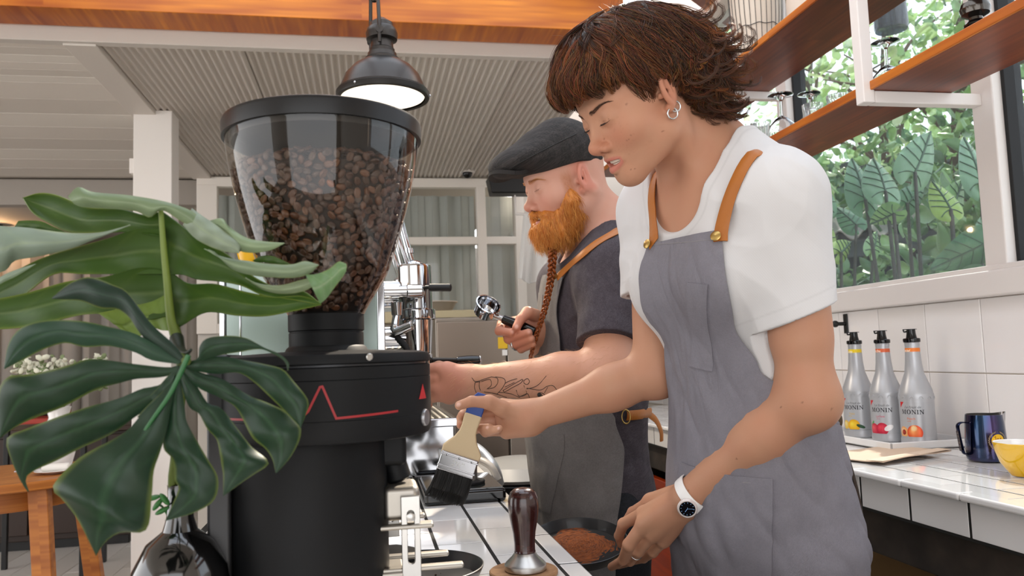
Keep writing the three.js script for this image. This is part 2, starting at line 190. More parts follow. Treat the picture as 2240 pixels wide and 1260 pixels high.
// ================= tiled counters =================
const ctM = [0xece9e6, 0xe6e3e0, 0xf0edea].map((c) => M(c, .1, { clearcoat: .5, clearcoatRoughness: .04 }));
function tiledTop(g, x0, cols, pitch, z0, rows, len, y, shift, skipLast) { const G = chamBox(pitch - .0058, .007, len - .0032, .0005); let n = 0;
  for (let c = 0; c < cols; c++) for (let r = 0; r <= rows; r++) { const z = z0 - r * len + ((c + shift) & 1 ? len / 2 : 0); pl(g, 'tile', G, ctM[(c * 3 + r * 7) % 3]).position.set(x0 + (c + .5) * pitch - g.position.x, y - .007 - g.position.y, z - len / 2 - g.position.z); n++; } }
{ const g = thing('bar_counter', 'white tiled bar counter with black grout under the coffee grinder', 'counter', V(0, 0, -1.4)); const Y = .85;
  pw(g, 'worktop_bed', boxMM(-.31, Y - .1, -2.9, .2922, Y - .0007, .1, .001), mat.grout);
  tiledTop(g, .2595 - .0795 * 7, 7, .0795, .02, 15, .187, Y, 1);
  for (let r = 0; r < 16; r++) { const z = .0 - r * .187; pw(g, 'edge_tile', boxMM(.2605, Y - .012, z - .186, .293, Y, z, .004), ctM[r % 3]); pw(g, 'skirt_tile', boxMM(.286, Y - .09, z - .185, .293, Y - .014, z - .001, .001), ctM[(r + 1) % 3]); }
  pw(g, 'base', boxMM(-.28, 0, -2.85, .25, Y - .1, .05, .002), mat.concrete); }
{ const g = thing('side_counter', 'white tiled side counter along the window wall on dark concrete', 'counter', V(1.27, 0, -2)); const Y = .88;
  pw(g, 'worktop_bed', boxMM(1.0307, Y - .084, -3.6, WX - .0005, Y - .0007, .3, .001), mat.grout);
  tiledTop(g, 1.0175 + .0, 6, .0804, .38, 25, .155, Y, 0);
  for (let r = 0; r < 25; r++) { const z = .309 - r * .155 ; pw(g, 'nosing', boxMM(1.012, Y - .013, z - .1535, 1.05, Y + .0008, z, .005), ctM[r % 3]); pw(g, 'skirt_tile', boxMM(1.03, Y - .078, z - .1495, 1.042, Y - .0165, z, .0015), ctM[(r + 2) % 3]); }
  pw(g, 'concrete_lintel', boxMM(1.06, .7, -3.6, WX - .001, Y - .0845, .3, .004), mat.concrete); for (const z of [-3.3, -2.35, -1.335, -.2]) pw(g, 'concrete_pier', boxMM(1.06, 0, z - .045, WX - .001, .6995, z + .045, .004), mat.concrete); pw(g, 'back_panel', boxMM(1.3, .002, -3.5, WX - .01, .69, -1.38, .003), M(0x9a7a52, .8), 'tan board behind the open bay');
}
function door(zA, zB, label, ca = 0x2c0d06, cb = 0x6e2410, cp = 0x5a1e0e) { const g = thing('cabinet_door', label, 'cabinet door', V(1.07, 0, (zA + zB) / 2)); const T = .67, B = .08;
  pw(g, 'door_frame', mg([boxMM(1.048, B, zA, 1.075, T, zA + .07, .004), boxMM(1.048, B, zB - .07, 1.075, T, zB, .004), boxMM(1.048, T - .075, zA, 1.075, T, zB, .004), boxMM(1.048, B, zA, 1.075, B + .08, zB, .004), boxMM(1.056, B + .07, zA + .06, 1.074, T - .065, zB - .06, .008)]), M(0xffffff, .3, { map: woodTex(hex(ca), hex(cb), 51) }));
  pw(g, 'door_panel', boxMM(1.06, B + .1, zA + .09, 1.07, T - .095, zB - .09, .006), M(cp, .35)); }
door(-3.25, -2.4, 'orange red cabinet door under the far end of the side counter', 0x7a2408, 0xb4440e, 0xa83a0c);
door(-1.285, -.26, 'dark red panelled cabinet door under the side counter');
// ================= shelves and what stands on them =================
const rC = rng(99);
const shelf = (y, x1, z0, z1, lab) => { const g = thing('shelf', lab, 'shelf', V(1.3, y, (z0 + z1) / 2)); pw(g, 'shelf_board', boxMM(1.196, y, z0, x1, y + .022, z1, .002, .8), mat.redWood); pw(g, 'front_edge', boxMM(1.19, y, z0, 1.197, y + .022, z1, .0025, .8), mat.orangeWood, 'orange varnished front edge'); };
shelf(1.75, 1.415, -3.4, .3, 'lower varnished wooden shelf in front of the garden window');
shelf(2.062, 1.44, -3.9, .1, 'upper varnished wooden shelf in front of the garden window');
for (const [z, lab] of [[-1.654, 'white steel shelf bracket joined to the nearer window post'], [-2.55, 'white steel shelf bracket behind the head of the woman']]) { const g = thing('shelf_bracket', lab, 'bracket', V(1.19, 1.72, z));
  if (z > -2) pw(g, 'bracket_arm', boxMM(1.2025, 1.72, z - .015, WX - .006, 1.7495, z + .015, .003), mat.white); pw(g, 'bracket_arm', boxMM(1.2025, 2.033, z - .015, WX - .006, 2.0615, z + .015, .003), mat.white); pw(g, 'bracket_upright', boxMM(1.172, z > -2 ? 1.72 : 1.98, z - .016, 1.202, z > -2 ? 2.62 : 2.23, z + .016, .003), mat.white); if (z < -2) pw(g, 'bracket_rail', boxMM(1.2025, 2.2, z - .015, WX - .006, 2.23, z + .015, .003), mat.white); }
const gl = mat.solidGlass;
function tumbler(p, r, h, label, flutes) { const g = thing('tumbler', label, 'drinking glass', p, 'tumblers on the lower shelf'); const L = lathe([[0, .004], [r * .72, .004], [r * .78, .0], [r * .82, .004], [r, h], [r - .0022, h], [r * .76, .012], [0, .012]], 40); const q = L.attributes.position; for (let i = 0; i < q.count; i++) { const a = Math.atan2(q.getZ(i), q.getX(i)), y = q.getY(i) / h, k = 1 + .02 * Math.cos(a * 10) * (y < .75 ? 1 : 0); q.setX(i, q.getX(i) * k); q.setZ(i, q.getZ(i) * k); } L.computeVertexNormals(); pl(g, 'glass_body', L, gl); }
function goblet(p, s, label) { const g = thing('wine_glass', label, 'wine glass', p, 'upturned wine glasses on the lower shelf'); const o = [[.034, 0], [.042, .03], [.044, .05], [.038, .075], [.02, .096], [.006, .105], [.0042, .12], [.0045, .15], [.012, .16], [.036, .166], [.036, .168]], inn = [[.0, .167], [.0, .1], [.018, .094], [.036, .074], [.0424, .05], [.0405, .03], [.0326, 0]]; pl(g, 'glass_body', turn([...o, ...inn].map(([r, y]) => [r * s, y * s]), 32), gl); }
const SY = 1.772;
tumbler(V(1.241, SY, -2.345), .03, .11, 'ribbed glass tumbler at the far end of the row, nearest the neck of the woman');
tumbler(V(1.242, SY, -2.262), .03, .085, 'short glass tumbler in front of the ribbed one on the lower shelf');
tumbler(V(1.315, SY, -2.40), .031, .1, 'plain glass tumbler behind the short one on the lower shelf');
goblet(V(1.333, SY, -2.285), 1.12, 'upturned wine glass beside the tumblers, largest of the far pair');
goblet(V(1.372, SY, -2.185), .95, 'upturned wine glass behind the largest one of the far pair');
tumbler(V(1.29, SY, -2.04), .03, .075, 'small glass tumbler at the near end of the far row');
tumbler(V(1.325, SY, -1.97), .03, .08, 'small glass tumbler behind the near end of the far row');
goblet(V(1.362, SY, -1.80), 1.0, 'single upturned wine glass right of the white bracket upright');
{ // spring-like grinder
  const p = V(1.327, SY, -1.453), g = thing('pepper_mill', 'black ringed pepper mill with a chrome head on the lower shelf', 'pepper mill', p); const pr = [[0, 0], [.024, 0]]; for (let i = 0; i < 6; i++) pr.push([.021, .004 + i * .011], [.0245, .0065 + i * .011], [.0245, .0105 + i * .011], [.021, .0135 + i * .011]); pr.push([.015, .074], [0, .074]); pl(g, 'mill_body', turn(pr, 28), mat.blackGloss);
  pl(g, 'mill_head', turn([[0, .07], [.014, .072], [.014, .08], [.028, .088], [.031, .1], [.027, .112], [.012, .12], [.01, .13], [0, .132]], 28), M(0x54504c, .16, { metalness: .9 })); pl(g, 'handle_wire', tube([V(0, .13, 0), V(.01, .142, 0), V(.04, .142, 0), V(.05, .125, 0)], .003, 8), mat.chrome); }
{ const y2 = 2.084; // upper shelf: ribbed vase, bottle with leaf print, dark jar
  const a = V(1.285, y2, -2.32), g = thing('ribbed_vase', 'cream ribbed vase with dark lines on the upper shelf', 'vase', a); const L = lathe([[0, 0], [.062, 0], [.068, .01], [.082, .14], [.086, .3], [.08, .42], [.06, .46], [.056, .46], [.074, .41], [.078, .3], [.0, .02]], 96); const q = L.attributes.position; pl(g, 'vase_body', flatLathe(L), M(0xd9cdbd, .7));
  const fl = []; for (let i = 0; i < 30; i++) { const t = i / 30 * 6.283; fl.push(tube([[.0695, .01], [.0832, .14], [.0872, .3], [.0812, .42]].map(([r, y]) => V(r * Math.cos(t), y, r * Math.sin(t))), .0011, 4, false)); } for (const [r, y] of [[.0795, .1], [.0868, .25], [.0845, .37]]) fl.push(tube(Array.from({ length: 33 }, (_, i) => V(r * 1.006 * Math.cos(i / 32 * 6.283), y + .003 * Math.sin(i * 2), r * 1.006 * Math.sin(i / 32 * 6.283))), .0012, 4, false)); pl(g, 'dark_line', mg(fl), M(0x4d4b4a, .8)).userData.kind = 'stuff';
  const b = V(1.335, y2, -2.1), g2 = thing('printed_vase', 'pale cream vase with a green sprig print on the upper shelf', 'vase', b); pl(g2, 'vase_body', turn([[0, 0], [.055, 0], [.062, .01], [.062, .3], [.04, .36], [.036, .36], [.056, .3], [0, .02]], 40), M(0xd8ccbc, .6));
  const sp = []; for (let i = 0; i < 6; i++) { const s = new THREE.SphereGeometry(.012, 8, 6); s.scale(.1, 1.3, .45); s.rotateX((i & 1 ? .6 : -.6)); s.translate(-.061, .1 + i * .018, (i & 1 ? .008 : -.008)); s.rotateY(-.6); sp.push(s); } pl(g2, 'sprig_print', mg(sp), M(0x77754e, .8));
  const c = V(1.36, y2, -1.6); }
{ // dark tinted jar hanging in view above the wine glass
  const p = V(1.335, 1.772, -1.5); }
{ const c = onX(1950, 66, 1.82), g = thing('smoked_glass_shade', 'smoked dark glass lamp shade hanging outside the garden window', 'lamp shade', V(c.x, c.y, c.z)); pl(g, 'shade', flatLathe(lathe([[.0, .012], [.052, .0], [.056, .012], [.05, .2], [.046, .2], [.05, .016], [0, .016]], 28)), new THREE.MeshPhysicalMaterial({ color: 0x7d8790, roughness: .06, transmission: .85, thickness: 0, side: THREE.DoubleSide })); pl(g, 'shade_cord', tube([V(0, .2, 0), V(0, .62, 0)], .003, 6), mat.black); pl(g, 'shade_cap', turn([[0, .215], [.018, .212], [.048, .2], [.048, .19], [0, .19]], 24), mat.black); }
{ const q = onX(1852, 708, WX), g = thing('wall_hook', 'black wrought coat hook on the white wall tiles', 'hook', q); pl(g, 'hook_plate', (() => { const s = box(.006, .062, .024, .003); const p = s.attributes.position; for (let i = 0; i < p.count; i++) p.setZ(i, p.getZ(i) * (1 + .25 * Math.cos(p.getY(i) * 120))); return s; })(), mat.black).position.x = -.003; pl(g, 'hook_arm', mg([cyl(.006, .006, V(-.006, 0, 0), V(-.034, 0, 0), 14), new THREE.SphereGeometry(.011, 14, 10).translate(-.04, 0, 0)]), mat.black); }
// ---- tray, bottles, jug, bowl, paper ----
const CY = .8815;
{ const g = thing('tray', 'white plastic tray holding three syrup bottles', 'tray', V(1.385, CY, -1.96)); const w = .13, d = .21; const o = boxMM(-w, 0, -d, w - .02, .016, d, .012), p = o.attributes.position; for (let i = 0; i < p.count; i++) if (p.getY(i) > .013 && Math.abs(p.getX(i) + .01) < w - .03 && Math.abs(p.getZ(i)) < d - .03) p.setY(i, .004); const rim = (a, b, c, e) => boxMM(a, .002, b, c, .02, e, .004);
  pl(g, 'tray_floor', boxMM(-w + .004, 0, -d + .004, w - .024, .006, d - .004, .002), M(0xdfdedd, .3)); pl(g, 'tray_rim', mg([rim(-w, -d, -w + .006, d), rim(w - .026, -d, w - .02, d), rim(-w, -d, w - .02, -d + .006), rim(-w, d - .006, w - .02, d)]), M(0xe4e3e2, .3)); }
function label(draw) { return canvasTex(1024, 512, (x, w, h) => { x.fillStyle = '#b4b6ba'; x.fillRect(0, 0, w, h); draw(x, w, h); }); }
const inkWrap = (x, fruit, col, paint) => { x.fillStyle = '#d31a22'; x.beginPath(); x.moveTo(300, 0); x.lineTo(378, 0); x.lineTo(300, 92); x.fill(); x.fillStyle = '#26262b'; x.textAlign = 'center'; x.font = 'italic 46px serif'; x.fillText('Le Fruit de', 508, 92); x.font = 'bold 92px serif'; x.fillText('MONIN', 500, 178); x.fillStyle = col; x.font = '46px sans-serif'; x.fillText(fruit, 480, 262); x.font = '22px sans-serif'; x.fillText('purée', 450, 292); x.save(); paint(x); x.restore(); };
const blob = (x, a, b, r, c0, c1) => { const g = x.createRadialGradient(a - r * .3, b - r * .3, r * .1, a, b, r); g.addColorStop(0, c0); g.addColorStop(1, c1); x.fillStyle = g; x.beginPath(); x.arc(a, b, r, 0, 7); x.fill(); };
const leafy = (x, a, b, c, ang) => { x.save(); x.translate(a, b); x.rotate(ang); x.fillStyle = c; x.beginPath(); x.ellipse(0, 0, 70, 27, 0, 0, 7); x.fill(); x.restore(); };
const LB = { Yuzu: ['#f0d01c', '#d8a81c', (x) => { blob(x, 350, 430, 72, '#f7e9b0', '#e8b93a'); blob(x, 500, 440, 100, '#ffe14a', '#e9a60f'); leafy(x, 610, 450, '#1f4a2c', .35); x.fillStyle = '#9b9da1'; x.fillRect(0, 502, 1024, 10); }], Lychee: ['#e0683c', '#d2284e', (x) => { leafy(x, 320, 380, '#4f9a5a', -1); blob(x, 360, 450, 92, '#f0606a', '#c01c3a'); blob(x, 500, 440, 96, '#ee4a5a', '#b81638'); x.fillStyle = '#eceaea'; x.beginPath(); x.ellipse(600, 420, 72, 40, -.5, 0, 7); x.fill(); }], Peach: ['#f0812a', '#e8641c', (x) => { blob(x, 340, 450, 84, '#fbe3b8', '#f0a35a'); blob(x, 345, 450, 40, '#c6452a', '#8a2416'); blob(x, 520, 450, 112, '#ffb26a', '#e0431c'); x.fillStyle = '#f8d8a0'; for (let i = 0; i < 7; i++) { x.beginPath(); x.ellipse(510, 385, 52, 7, i * .45, 0, 7); x.fill(); } }] };
const bottleM = M(0xb9bbbf, .36, { metalness: .4 });
function bottle(p, kind, lab, ry) { const g = thing('syrup_bottle', lab, 'syrup bottle', p); g.rotation.y = ry; const [band, col, paint] = LB[kind];
  pl(g, 'bottle_body', turn([[0, .001], [.036, 0], [.0395, .004], [.0395, .014], [.0385, .016], [.0385, .098], [.0395, .102], [.0395, .113], [.038, .116], [.0365, .124], [.029, .142], [.0215, .162], [.0185, .185], [.0162, .222], [.0168, .224], [.0168, .23], [.0155, .232], [0, .232]], 48), bottleM);
  const em = []; for (let i = 0; i < 12; i++) { const t = i / 12 * 6.283; const s = new THREE.TorusGeometry(.0045, .0009, 5, 10, Math.PI); s.scale(1, 1.2, 1); s.rotateY(Math.PI / 2); s.translate(.0396, .104, 0); s.rotateY(t); em.push(s); } pl(g, 'embossed_arch', mg(em), bottleM);
  const sleeve = (r, y0, y1, tex, seg = 48) => { const c = new THREE.CylinderGeometry(r, r, y1 - y0, seg, 1, true, -2.1, 4.2); c.translate(0, (y0 + y1) / 2, 0); return [c, M(0xffffff, .32, { map: tex, metalness: .25 })]; };
  pl(g, 'printed_label', ...sleeve(.0388, .02, .097, label((x) => inkWrap(x, kind, col, paint))));
  pl(g, 'neck_band', ...(() => { const c = new THREE.CylinderGeometry(.0168, .0171, .012, 32, 1, true); c.translate(0, .212, 0); return [c, M(0xffffff, .4, { map: canvasTex(512, 64, (x, w, h) => { x.fillStyle = band; x.fillRect(0, 0, w, h); x.fillStyle = '#fff3e0'; x.font = 'bold 50px sans-serif'; x.fillText(kind.toLowerCase(), 150, 48); x.fillText(kind.toLowerCase(), 400, 48); }) })]; })());
  pl(g, 'cap', turn([[0, .231], [.0188, .231], [.0195, .233], [.0195, .2385], [.018, .24], [.0135, .2405], [0, .2405]], 32), mat.blackGloss);
  pl(g, 'pour_spout', mg([turn([[0, .24], [.0125, .24], [.0105, .25], [.0098, .26], [0, .2605]], 20), (() => { const s = boxMM(-.017, .2595, -.008, .012, .2615, .008, .0008); return s; })(), tube([V(.0, .26, 0), V(-.016, .255, 0), V(-.017, .2605, 0)], .002, 6)]), mat.blackGloss); return g; }
bottle(V(1.35, CY + .006, -2.01), 'Yuzu', 'silver syrup bottle with a yellow neck band, first in the tray', -.95).scale.set(1.05, 1.12, 1.05);
bottle(V(1.355, CY + .006, -1.895), 'Lychee', 'silver syrup bottle with a lychee label, middle of the tray', -.95).scale.set(1.05, 1.12, 1.05);
bottle(V(1.372, CY + .006, -1.80), 'Peach', 'silver syrup bottle with a peach label, nearest the blue jug', -.9).scale.set(1.05, 1.12, 1.05);
{ // milk jug
  const p = V(1.338, CY, -1.54), g = thing('milk_jug', 'blue iridescent steel milk jug with a yellow round badge', 'milk jug', p); const L = lathe([[0, 0], [.036, 0], [.0395, .003], [.0412, .01], [.041, .04], [.0385, .085], [.0365, .101], [.0352, .101], [.0372, .085], [.0397, .04], [.039, .012], [.03, .004], [0, .004]], 72), q = L.attributes.position;
  for (let i = 0; i < q.count; i++) { const x = q.getX(i), y = q.getY(i), z = q.getZ(i), a = Math.atan2(z, x), k = sstep(.06, .101, y) * Math.exp(-Math.pow(a / .33, 2)); q.setX(i, x + k * .014); q.setY(i, y + k * .004); } 
  const J = flatLathe(L), n = J.attributes.position.count, c = new Float32Array(n * 3); for (let i = 0; i < n; i++) { const y = J.attributes.position.getY(i), a = Math.atan2(J.attributes.position.getZ(i), J.attributes.position.getX(i)), t = clamp(.5 + .5 * Math.sin(a * 3 + y * 40)); const cc = mixc([.012, .028, .1], [.05, .022, .085], t), nn = J.attributes.normal, inn = nn.getX(i) * Math.cos(a) + nn.getZ(i) * Math.sin(a) < -.3 || (y < .006 && nn.getY(i) > .5); c.set(inn ? [.5, .48, .46] : mixc(cc, [.012, .06, .11], clamp(.5 + .5 * Math.sin(a * 5 + 2)) * .6), i * 3); } J.setAttribute('color', new THREE.BufferAttribute(c, 3));
  pl(g, 'jug_body', J, new THREE.MeshPhysicalMaterial({ color: 0xffffff, vertexColors: true, metalness: .95, roughness: .16, side: THREE.DoubleSide, clearcoat: .6, clearcoatRoughness: .06 }));
  const jb = M(0x131b3a, .2, { metalness: .9 }); pl(g, 'jug_handle', ribbon([V(-.036, .083, 0), V(-.055, .085, 0), V(-.0625, .08, 0), V(-.0625, .066, 0), V(-.057, .03, 0), V(-.053, .017, 0), V(-.04, .015, 0)], .012, .0015, (t) => V(-1, t < .3 ? 1 : t > .8 ? -1 : 0, 0).normalize()), jb);
  const tx = canvasTex(64, 256, (x) => { x.clearRect(0, 0, 64, 256); x.fillStyle = '#2a2430'; x.fillRect(0, 0, 64, 256); x.fillStyle = '#8d8474'; x.font = 'bold 34px sans-serif'; x.textAlign = 'center'; 'EVOLVE'.split('').forEach((k, i) => { x.save(); x.translate(32, 24 + i * 41); x.rotate(Math.PI / 2); x.fillText(k, 0, 12); x.restore(); }); });
  const hp = new THREE.PlaneGeometry(.0085, .044); const hm = new THREE.Matrix4().makeBasis(V(0, 0, -1), V(.118, -.993, 0).normalize(), V(-.993, -.118, 0).normalize()); hp.applyMatrix4(hm); hp.translate(-.0628 + .0005, .045, 0); pl(g, 'handle_lettering', hp, M(0xffffff, .4, { map: tx }), 'lettering stamped on the handle');
  const bd = canvasTex(256, 256, (x) => { x.fillStyle = '#1b2150'; x.fillRect(0, 0, 256, 256); x.strokeStyle = '#a08a6c'; x.fillStyle = '#a08a6c'; for (let s of [-1, 1]) for (let i = 0; i < 12; i++) { const a = Math.PI / 2 + s * (.2 + i * .235); x.save(); x.translate(128 + 108 * Math.cos(a), 128 + 108 * Math.sin(a)); x.rotate(a + Math.PI / 2 - s * .5); x.beginPath(); x.ellipse(0, 0, 17, 6, 0, 0, 7); x.fill(); x.restore(); } x.fillStyle = '#f2c010'; x.beginPath(); x.arc(128, 128, 82, 0, 7); x.fill(); x.strokeStyle = '#7c2a10'; x.lineWidth = 7; x.beginPath(); x.moveTo(82, 82); x.lineTo(96, 72); x.lineTo(96, 152); x.lineTo(164, 152); x.lineTo(164, 92); x.lineTo(150, 102); x.moveTo(112, 112); x.bezierCurveTo(110, 90, 142, 92, 132, 116); x.bezierCurveTo(140, 142, 106, 142, 112, 126); x.stroke(); x.lineWidth = 3; x.beginPath(); x.moveTo(90, 172); x.lineTo(166, 172); x.stroke(); });
  const ba = canvasTex(256, 256, (x) => { x.fillStyle = '#000'; x.fillRect(0, 0, 256, 256); x.fillStyle = '#fff'; for (let s of [-1, 1]) for (let i = 0; i < 12; i++) { const a = Math.PI / 2 + s * (.2 + i * .235); x.save(); x.translate(128 + 108 * Math.cos(a), 128 + 108 * Math.sin(a)); x.rotate(a + Math.PI / 2 - s * .5); x.beginPath(); x.ellipse(0, 0, 17, 6, 0, 0, 7); x.fill(); x.restore(); } x.beginPath(); x.arc(128, 128, 82, 0, 7); x.fill(); }); ba.colorSpace = THREE.NoColorSpace; const bc = new THREE.CylinderGeometry(.0404, .0418, .046, 16, 1, true, -.55, 1.1); bc.translate(0, .046, 0); pl(g, 'round_badge', bc, M(0xffffff, .35, { map: bd, alphaMap: ba, alphaTest: .5 }), 'yellow round badge in a wreath'); g.rotation.y = -.1; const bm = g.children[g.children.length - 1]; bm.rotation.y = -.0; }
{ const p = V(1.246, CY, -1.343), g = thing('bowl', 'yellow ceramic cup with a white inside on the side counter', 'cup', p); pl(g, 'cup_body', turn([[0, .001], [.022, .001], [.024, .004], [.026, .006], [.04, .026], [.047, .048], [.0495, .064], [.0488, .0652]], 56), M(0xe6b411, .12, { clearcoat: .7 })); pl(g, 'cup_lining', turn([[.0488, .0652], [.047, .064], [.0445, .048], [.036, .026], [.02, .01], [0, .008]], 56), M(0xf1efec, .12, { clearcoat: .6 }), 'white glazed inside'); }
{ const c = [[1.045, -1.79], [1.085, -1.60], [1.16, -1.53], [1.36, -1.665], [1.23, -1.83]].map((q) => V(q[0], CY, q[1])); const g = thing('paper_bag', 'flat folded brown paper bag beside the tray', 'paper bag', V(1.18, CY, -1.68)); const bag = gridSurf(14, 14, (u, v) => { const a = V(1.04, 0, -1.74).lerp(V(1.3, 0, -1.82), u), b = V(1.10, 0, -1.565).lerp(V(1.335, 0, -1.645), u), q = a.lerp(b, v); q.y = CY + .003 + .006 * Math.exp(-Math.pow((v - .95) / .12, 2)) * (.5 + .5 * Math.sin(u * 5)) + .005 * u * v; return q; }, .0022); pw(g, 'bag_sheet', bag, M(0xcdb39a, .8)); pw(g, 'bag_fold', gridSurf(8, 4, (u, v) => { const a = V(1.10, 0, -1.565).lerp(V(1.335, 0, -1.645), u), q = a.clone().lerp(V(1.03 + .26 * u, 0, -1.66 - .08 * u), v * .3); q.y = CY + .0095 + .004 * u; return q; }, .001), M(0xd6bea6, .8)); }
// tap and pipe at the far end
{ const p = V(1.18, .88, -2.75), g = thing('tap', 'chrome swan neck tap at the far end of the side counter', 'tap', V(1.2, .88, -2.75)); pl(g, 'tap_neck', tube([V(0, 0, 0), V(-.006, .16, 0), V(-.02, .2, 0), V(-.045, .205, 0), V(-.06, .18, 0), V(-.064, .155, 0)], .009, 12), mat.chrome); pl(g, 'tap_base', turn([[0, 0], [.022, 0], [.022, .012], [.013, .02], [0, .02]], 24), mat.chrome); }
{ const q = onX(1478, 993, 1.01), g = thing('water_valve', 'small chrome cross handle valve under the far counter edge', 'valve', q); pl(g, 'valve_handle', mg([tube([V(-.016, -.014, 0), V(.016, .014, 0)], .004, 8), tube([V(-.014, .016, 0), V(.014, -.016, 0)], .004, 8), new THREE.SphereGeometry(.008, 12, 8), ...[[-.017, -.015], [.017, .015], [-.015, .017], [.015, -.017]].map(([a, b]) => new THREE.SphereGeometry(.006, 10, 8).translate(a, b, 0))]), mat.chrome); pl(g, 'valve_pipe', tube([V(0, 0, 0), V(.03, -.01, -.0), V(.1, -.01, -.0)], .007, 8), mat.chrome); }
// ================= coffee grinder, machine and tools =================
const GX = -.043, GZ = -.85, BY = .8505;
const blackCoat = M(0x090a0c, .55, { specularIntensity: .45 }), blackLid = M(0x08090c, .35, { specularIntensity: .8 });
const acrylic = new THREE.MeshPhysicalMaterial({ color: 0xf4efe9, roughness: .03, transmission: 1, thickness: 0, ior: 1.5, side: THREE.DoubleSide });
const hopperR = [[1.1985, .0395], [1.212, .047], [1.24, .0645], [1.265, .0735], [1.29, .0815], [1.327, .0915], [1.36, .098], [1.388, .1015]];
const hopR = (y) => { for (let i = 0; i < 7; i++) if (y <= hopperR[i + 1][0]) return lerp(hopperR[i][1], hopperR[i + 1][1], (y - hopperR[i][0]) / (hopperR[i + 1][0] - hopperR[i][0])); return .1015; };
function grinder(p, lab, full) { const g = thing('coffee_grinder', lab, 'coffee grinder', p, undefined); const b = (y) => y - BY; const U = (l) => l.map(([r, y]) => [r, b(y)]);
  pl(g, 'hopper', new THREE.LatheGeometry(new THREE.SplineCurve(hopperR.map(([y, r]) => new THREE.Vector2(r, b(y)))).getPoints(28), 72), acrylic, 'clear acrylic bean hopper');
  pl(g, 'hopper_lid', turn(U([[0, 1.398], [.09, 1.401], [.1, 1.404], [.1035, 1.4025], [.1048, 1.399], [.1042, 1.385], [.1008, 1.385], [.1008, 1.3885], [.0965, 1.389], [.0965, 1.38], [.0945, 1.38], [.0945, 1.394], [0, 1.394]]), 72), blackLid, 'black hopper lid');
  pl(g, 'collar', turn(U([[0, 1.158], [.044, 1.158], [.041, 1.164], [.0385, 1.166], [.0385, 1.1795], [.0378, 1.18], [.0378, 1.181], [.0392, 1.182], [.0392, 1.1985], [.0378, 1.2005], [.036, 1.2005], [.034, 1.19], [0, 1.19]]), 48), blackCoat);
  pl(g, 'top_plate', turn(U([[0, 1.161], [.05, 1.1605], [.098, 1.158], [.1055, 1.156], [.1078, 1.152], [.1078, 1.1475], [.1062, 1.1465], [0, 1.1465]]), 72), blackCoat);
  pl(g, 'drum', turn(U([[0, 1.1445], [.1055, 1.1445], [.1075, 1.1435], [.1075, 1.1325], [.107, 1.132], [.1075, 1.1315], [.1078, 1.095], [.1072, 1.0945], [.1075, 1.094], [.1072, 1.079], [.105, 1.074], [.098, 1.0725], [0, 1.0725]]), 72), blackCoat);
  pl(g, 'gap_ring', turn(U([[0, 1.148], [.103, 1.148], [.103, 1.144], [0, 1.144]]), 48), M(0x3a3a3c, .35, { metalness: .8 }));
  const lo = turn(U([[0, .862], [.079, .862], [.0795, .866], [.0795, 1.066], [.078, 1.0735], [0, 1.0735]]), 72); lo.translate(-.019, 0, 0); pl(g, 'motor_housing', lo, M(0x090a0c, .55, { specularIntensity: .45 }));
  const foot = boxMM(-.09, b(.851), -.085, .075, b(.864), .085, .006); pl(g, 'base_plate', foot, blackCoat);
  const back = boxMM(-.112, b(.86), -.045, -.09, b(1.16), .045, .004); pl(g, 'spine', back, M(0x2a2a2c, .45));
  // print: pulse line, warning triangle, button, screw
  const R = .1081, A = (px, y) => { const t = px; return V(Math.sin(t) * R, b(y), Math.cos(t) * R); };
  const line = (pts, w) => { const gs = []; for (let i = 0; i + 1 < pts.length; i++) { const [t0, y0] = pts[i], [t1, y1] = pts[i + 1], L = Math.hypot((t1 - t0) * R, y1 - y0), n = Math.max(1, Math.ceil(Math.abs(t1 - t0) / .1)); const nx = -(y1 - y0) / L * w / 2 / R, ny = (t1 - t0) * R / L * w / 2, ex = (t1 - t0) / L * w * .3, ey = (y1 - y0) / L * w * .3; gs.push(gridSurf(n, 1, (u, v) => { const s = v ? 1 : -1; const uu = lerp(-1, 1, u); return A(lerp(t0, t1, u) + nx * s + ex * uu, lerp(y0, y1, u) + ny * s + ey * uu); })); } return mg(gs); };
  const red = M(0x96141a, .5); pl(g, 'pulse_print', line([[-1.9, 1.0985], [-.22, 1.0985], [-.17, 1.1035], [-.13, 1.101], [-.09, 1.105], [.01, 1.1265], [.03, 1.127], [.14, 1.0975], [.72, 1.1]].map(([t, y]) => [t - .02, y]), .0021), red, 'red pulse line print');
  pl(g, 'warning_triangle', gridSurf(4, 4, (u, v) => A(1.1 + (u - .5) * .17 * (1 - v), 1.109 + v * .015)), M(0xb51c22, .5), 'red warning triangle');
  const bt = mg([turn([[0, 0], [.0085, 0], [.0085, .002], [.0078, .0032], [.0062, .0036], [0, .0036]], 28)]); bt.rotateX(Math.PI / 2); bt.translate(0, 0, R - .001); bt.rotateY(1.14); bt.translate(0, b(1.09), 0); pl(g, 'start_button', bt, M(0x8d8d90, .3, { metalness: .8 }), 'round steel start button');
  const sc = mg([turn([[0, 0], [.0034, 0], [.0034, .0008], [.0026, .0014], [0, .0014]], 20), boxMM(-.0034, .0012, -.0005, .0034, .0017, .0005, 0)]); sc.rotateX(Math.PI / 2); sc.rotateZ(.9); sc.translate(0, 0, .1074); sc.rotateY(.42); sc.translate(0, b(1.1525), 0); pl(g, 'screw', sc, mat.steel, 'slotted steel screw');
  // outlet spout, bracket, fork, catch tray on the barista side (+x)
  pl(g, 'spout', mg([boxMM(.05, b(1.04), -.022, .08, b(1.073), .022, .006), tube([V(.066, b(1.045), 0), V(.072, b(1.025), 0)], .013, 12)]), blackCoat);
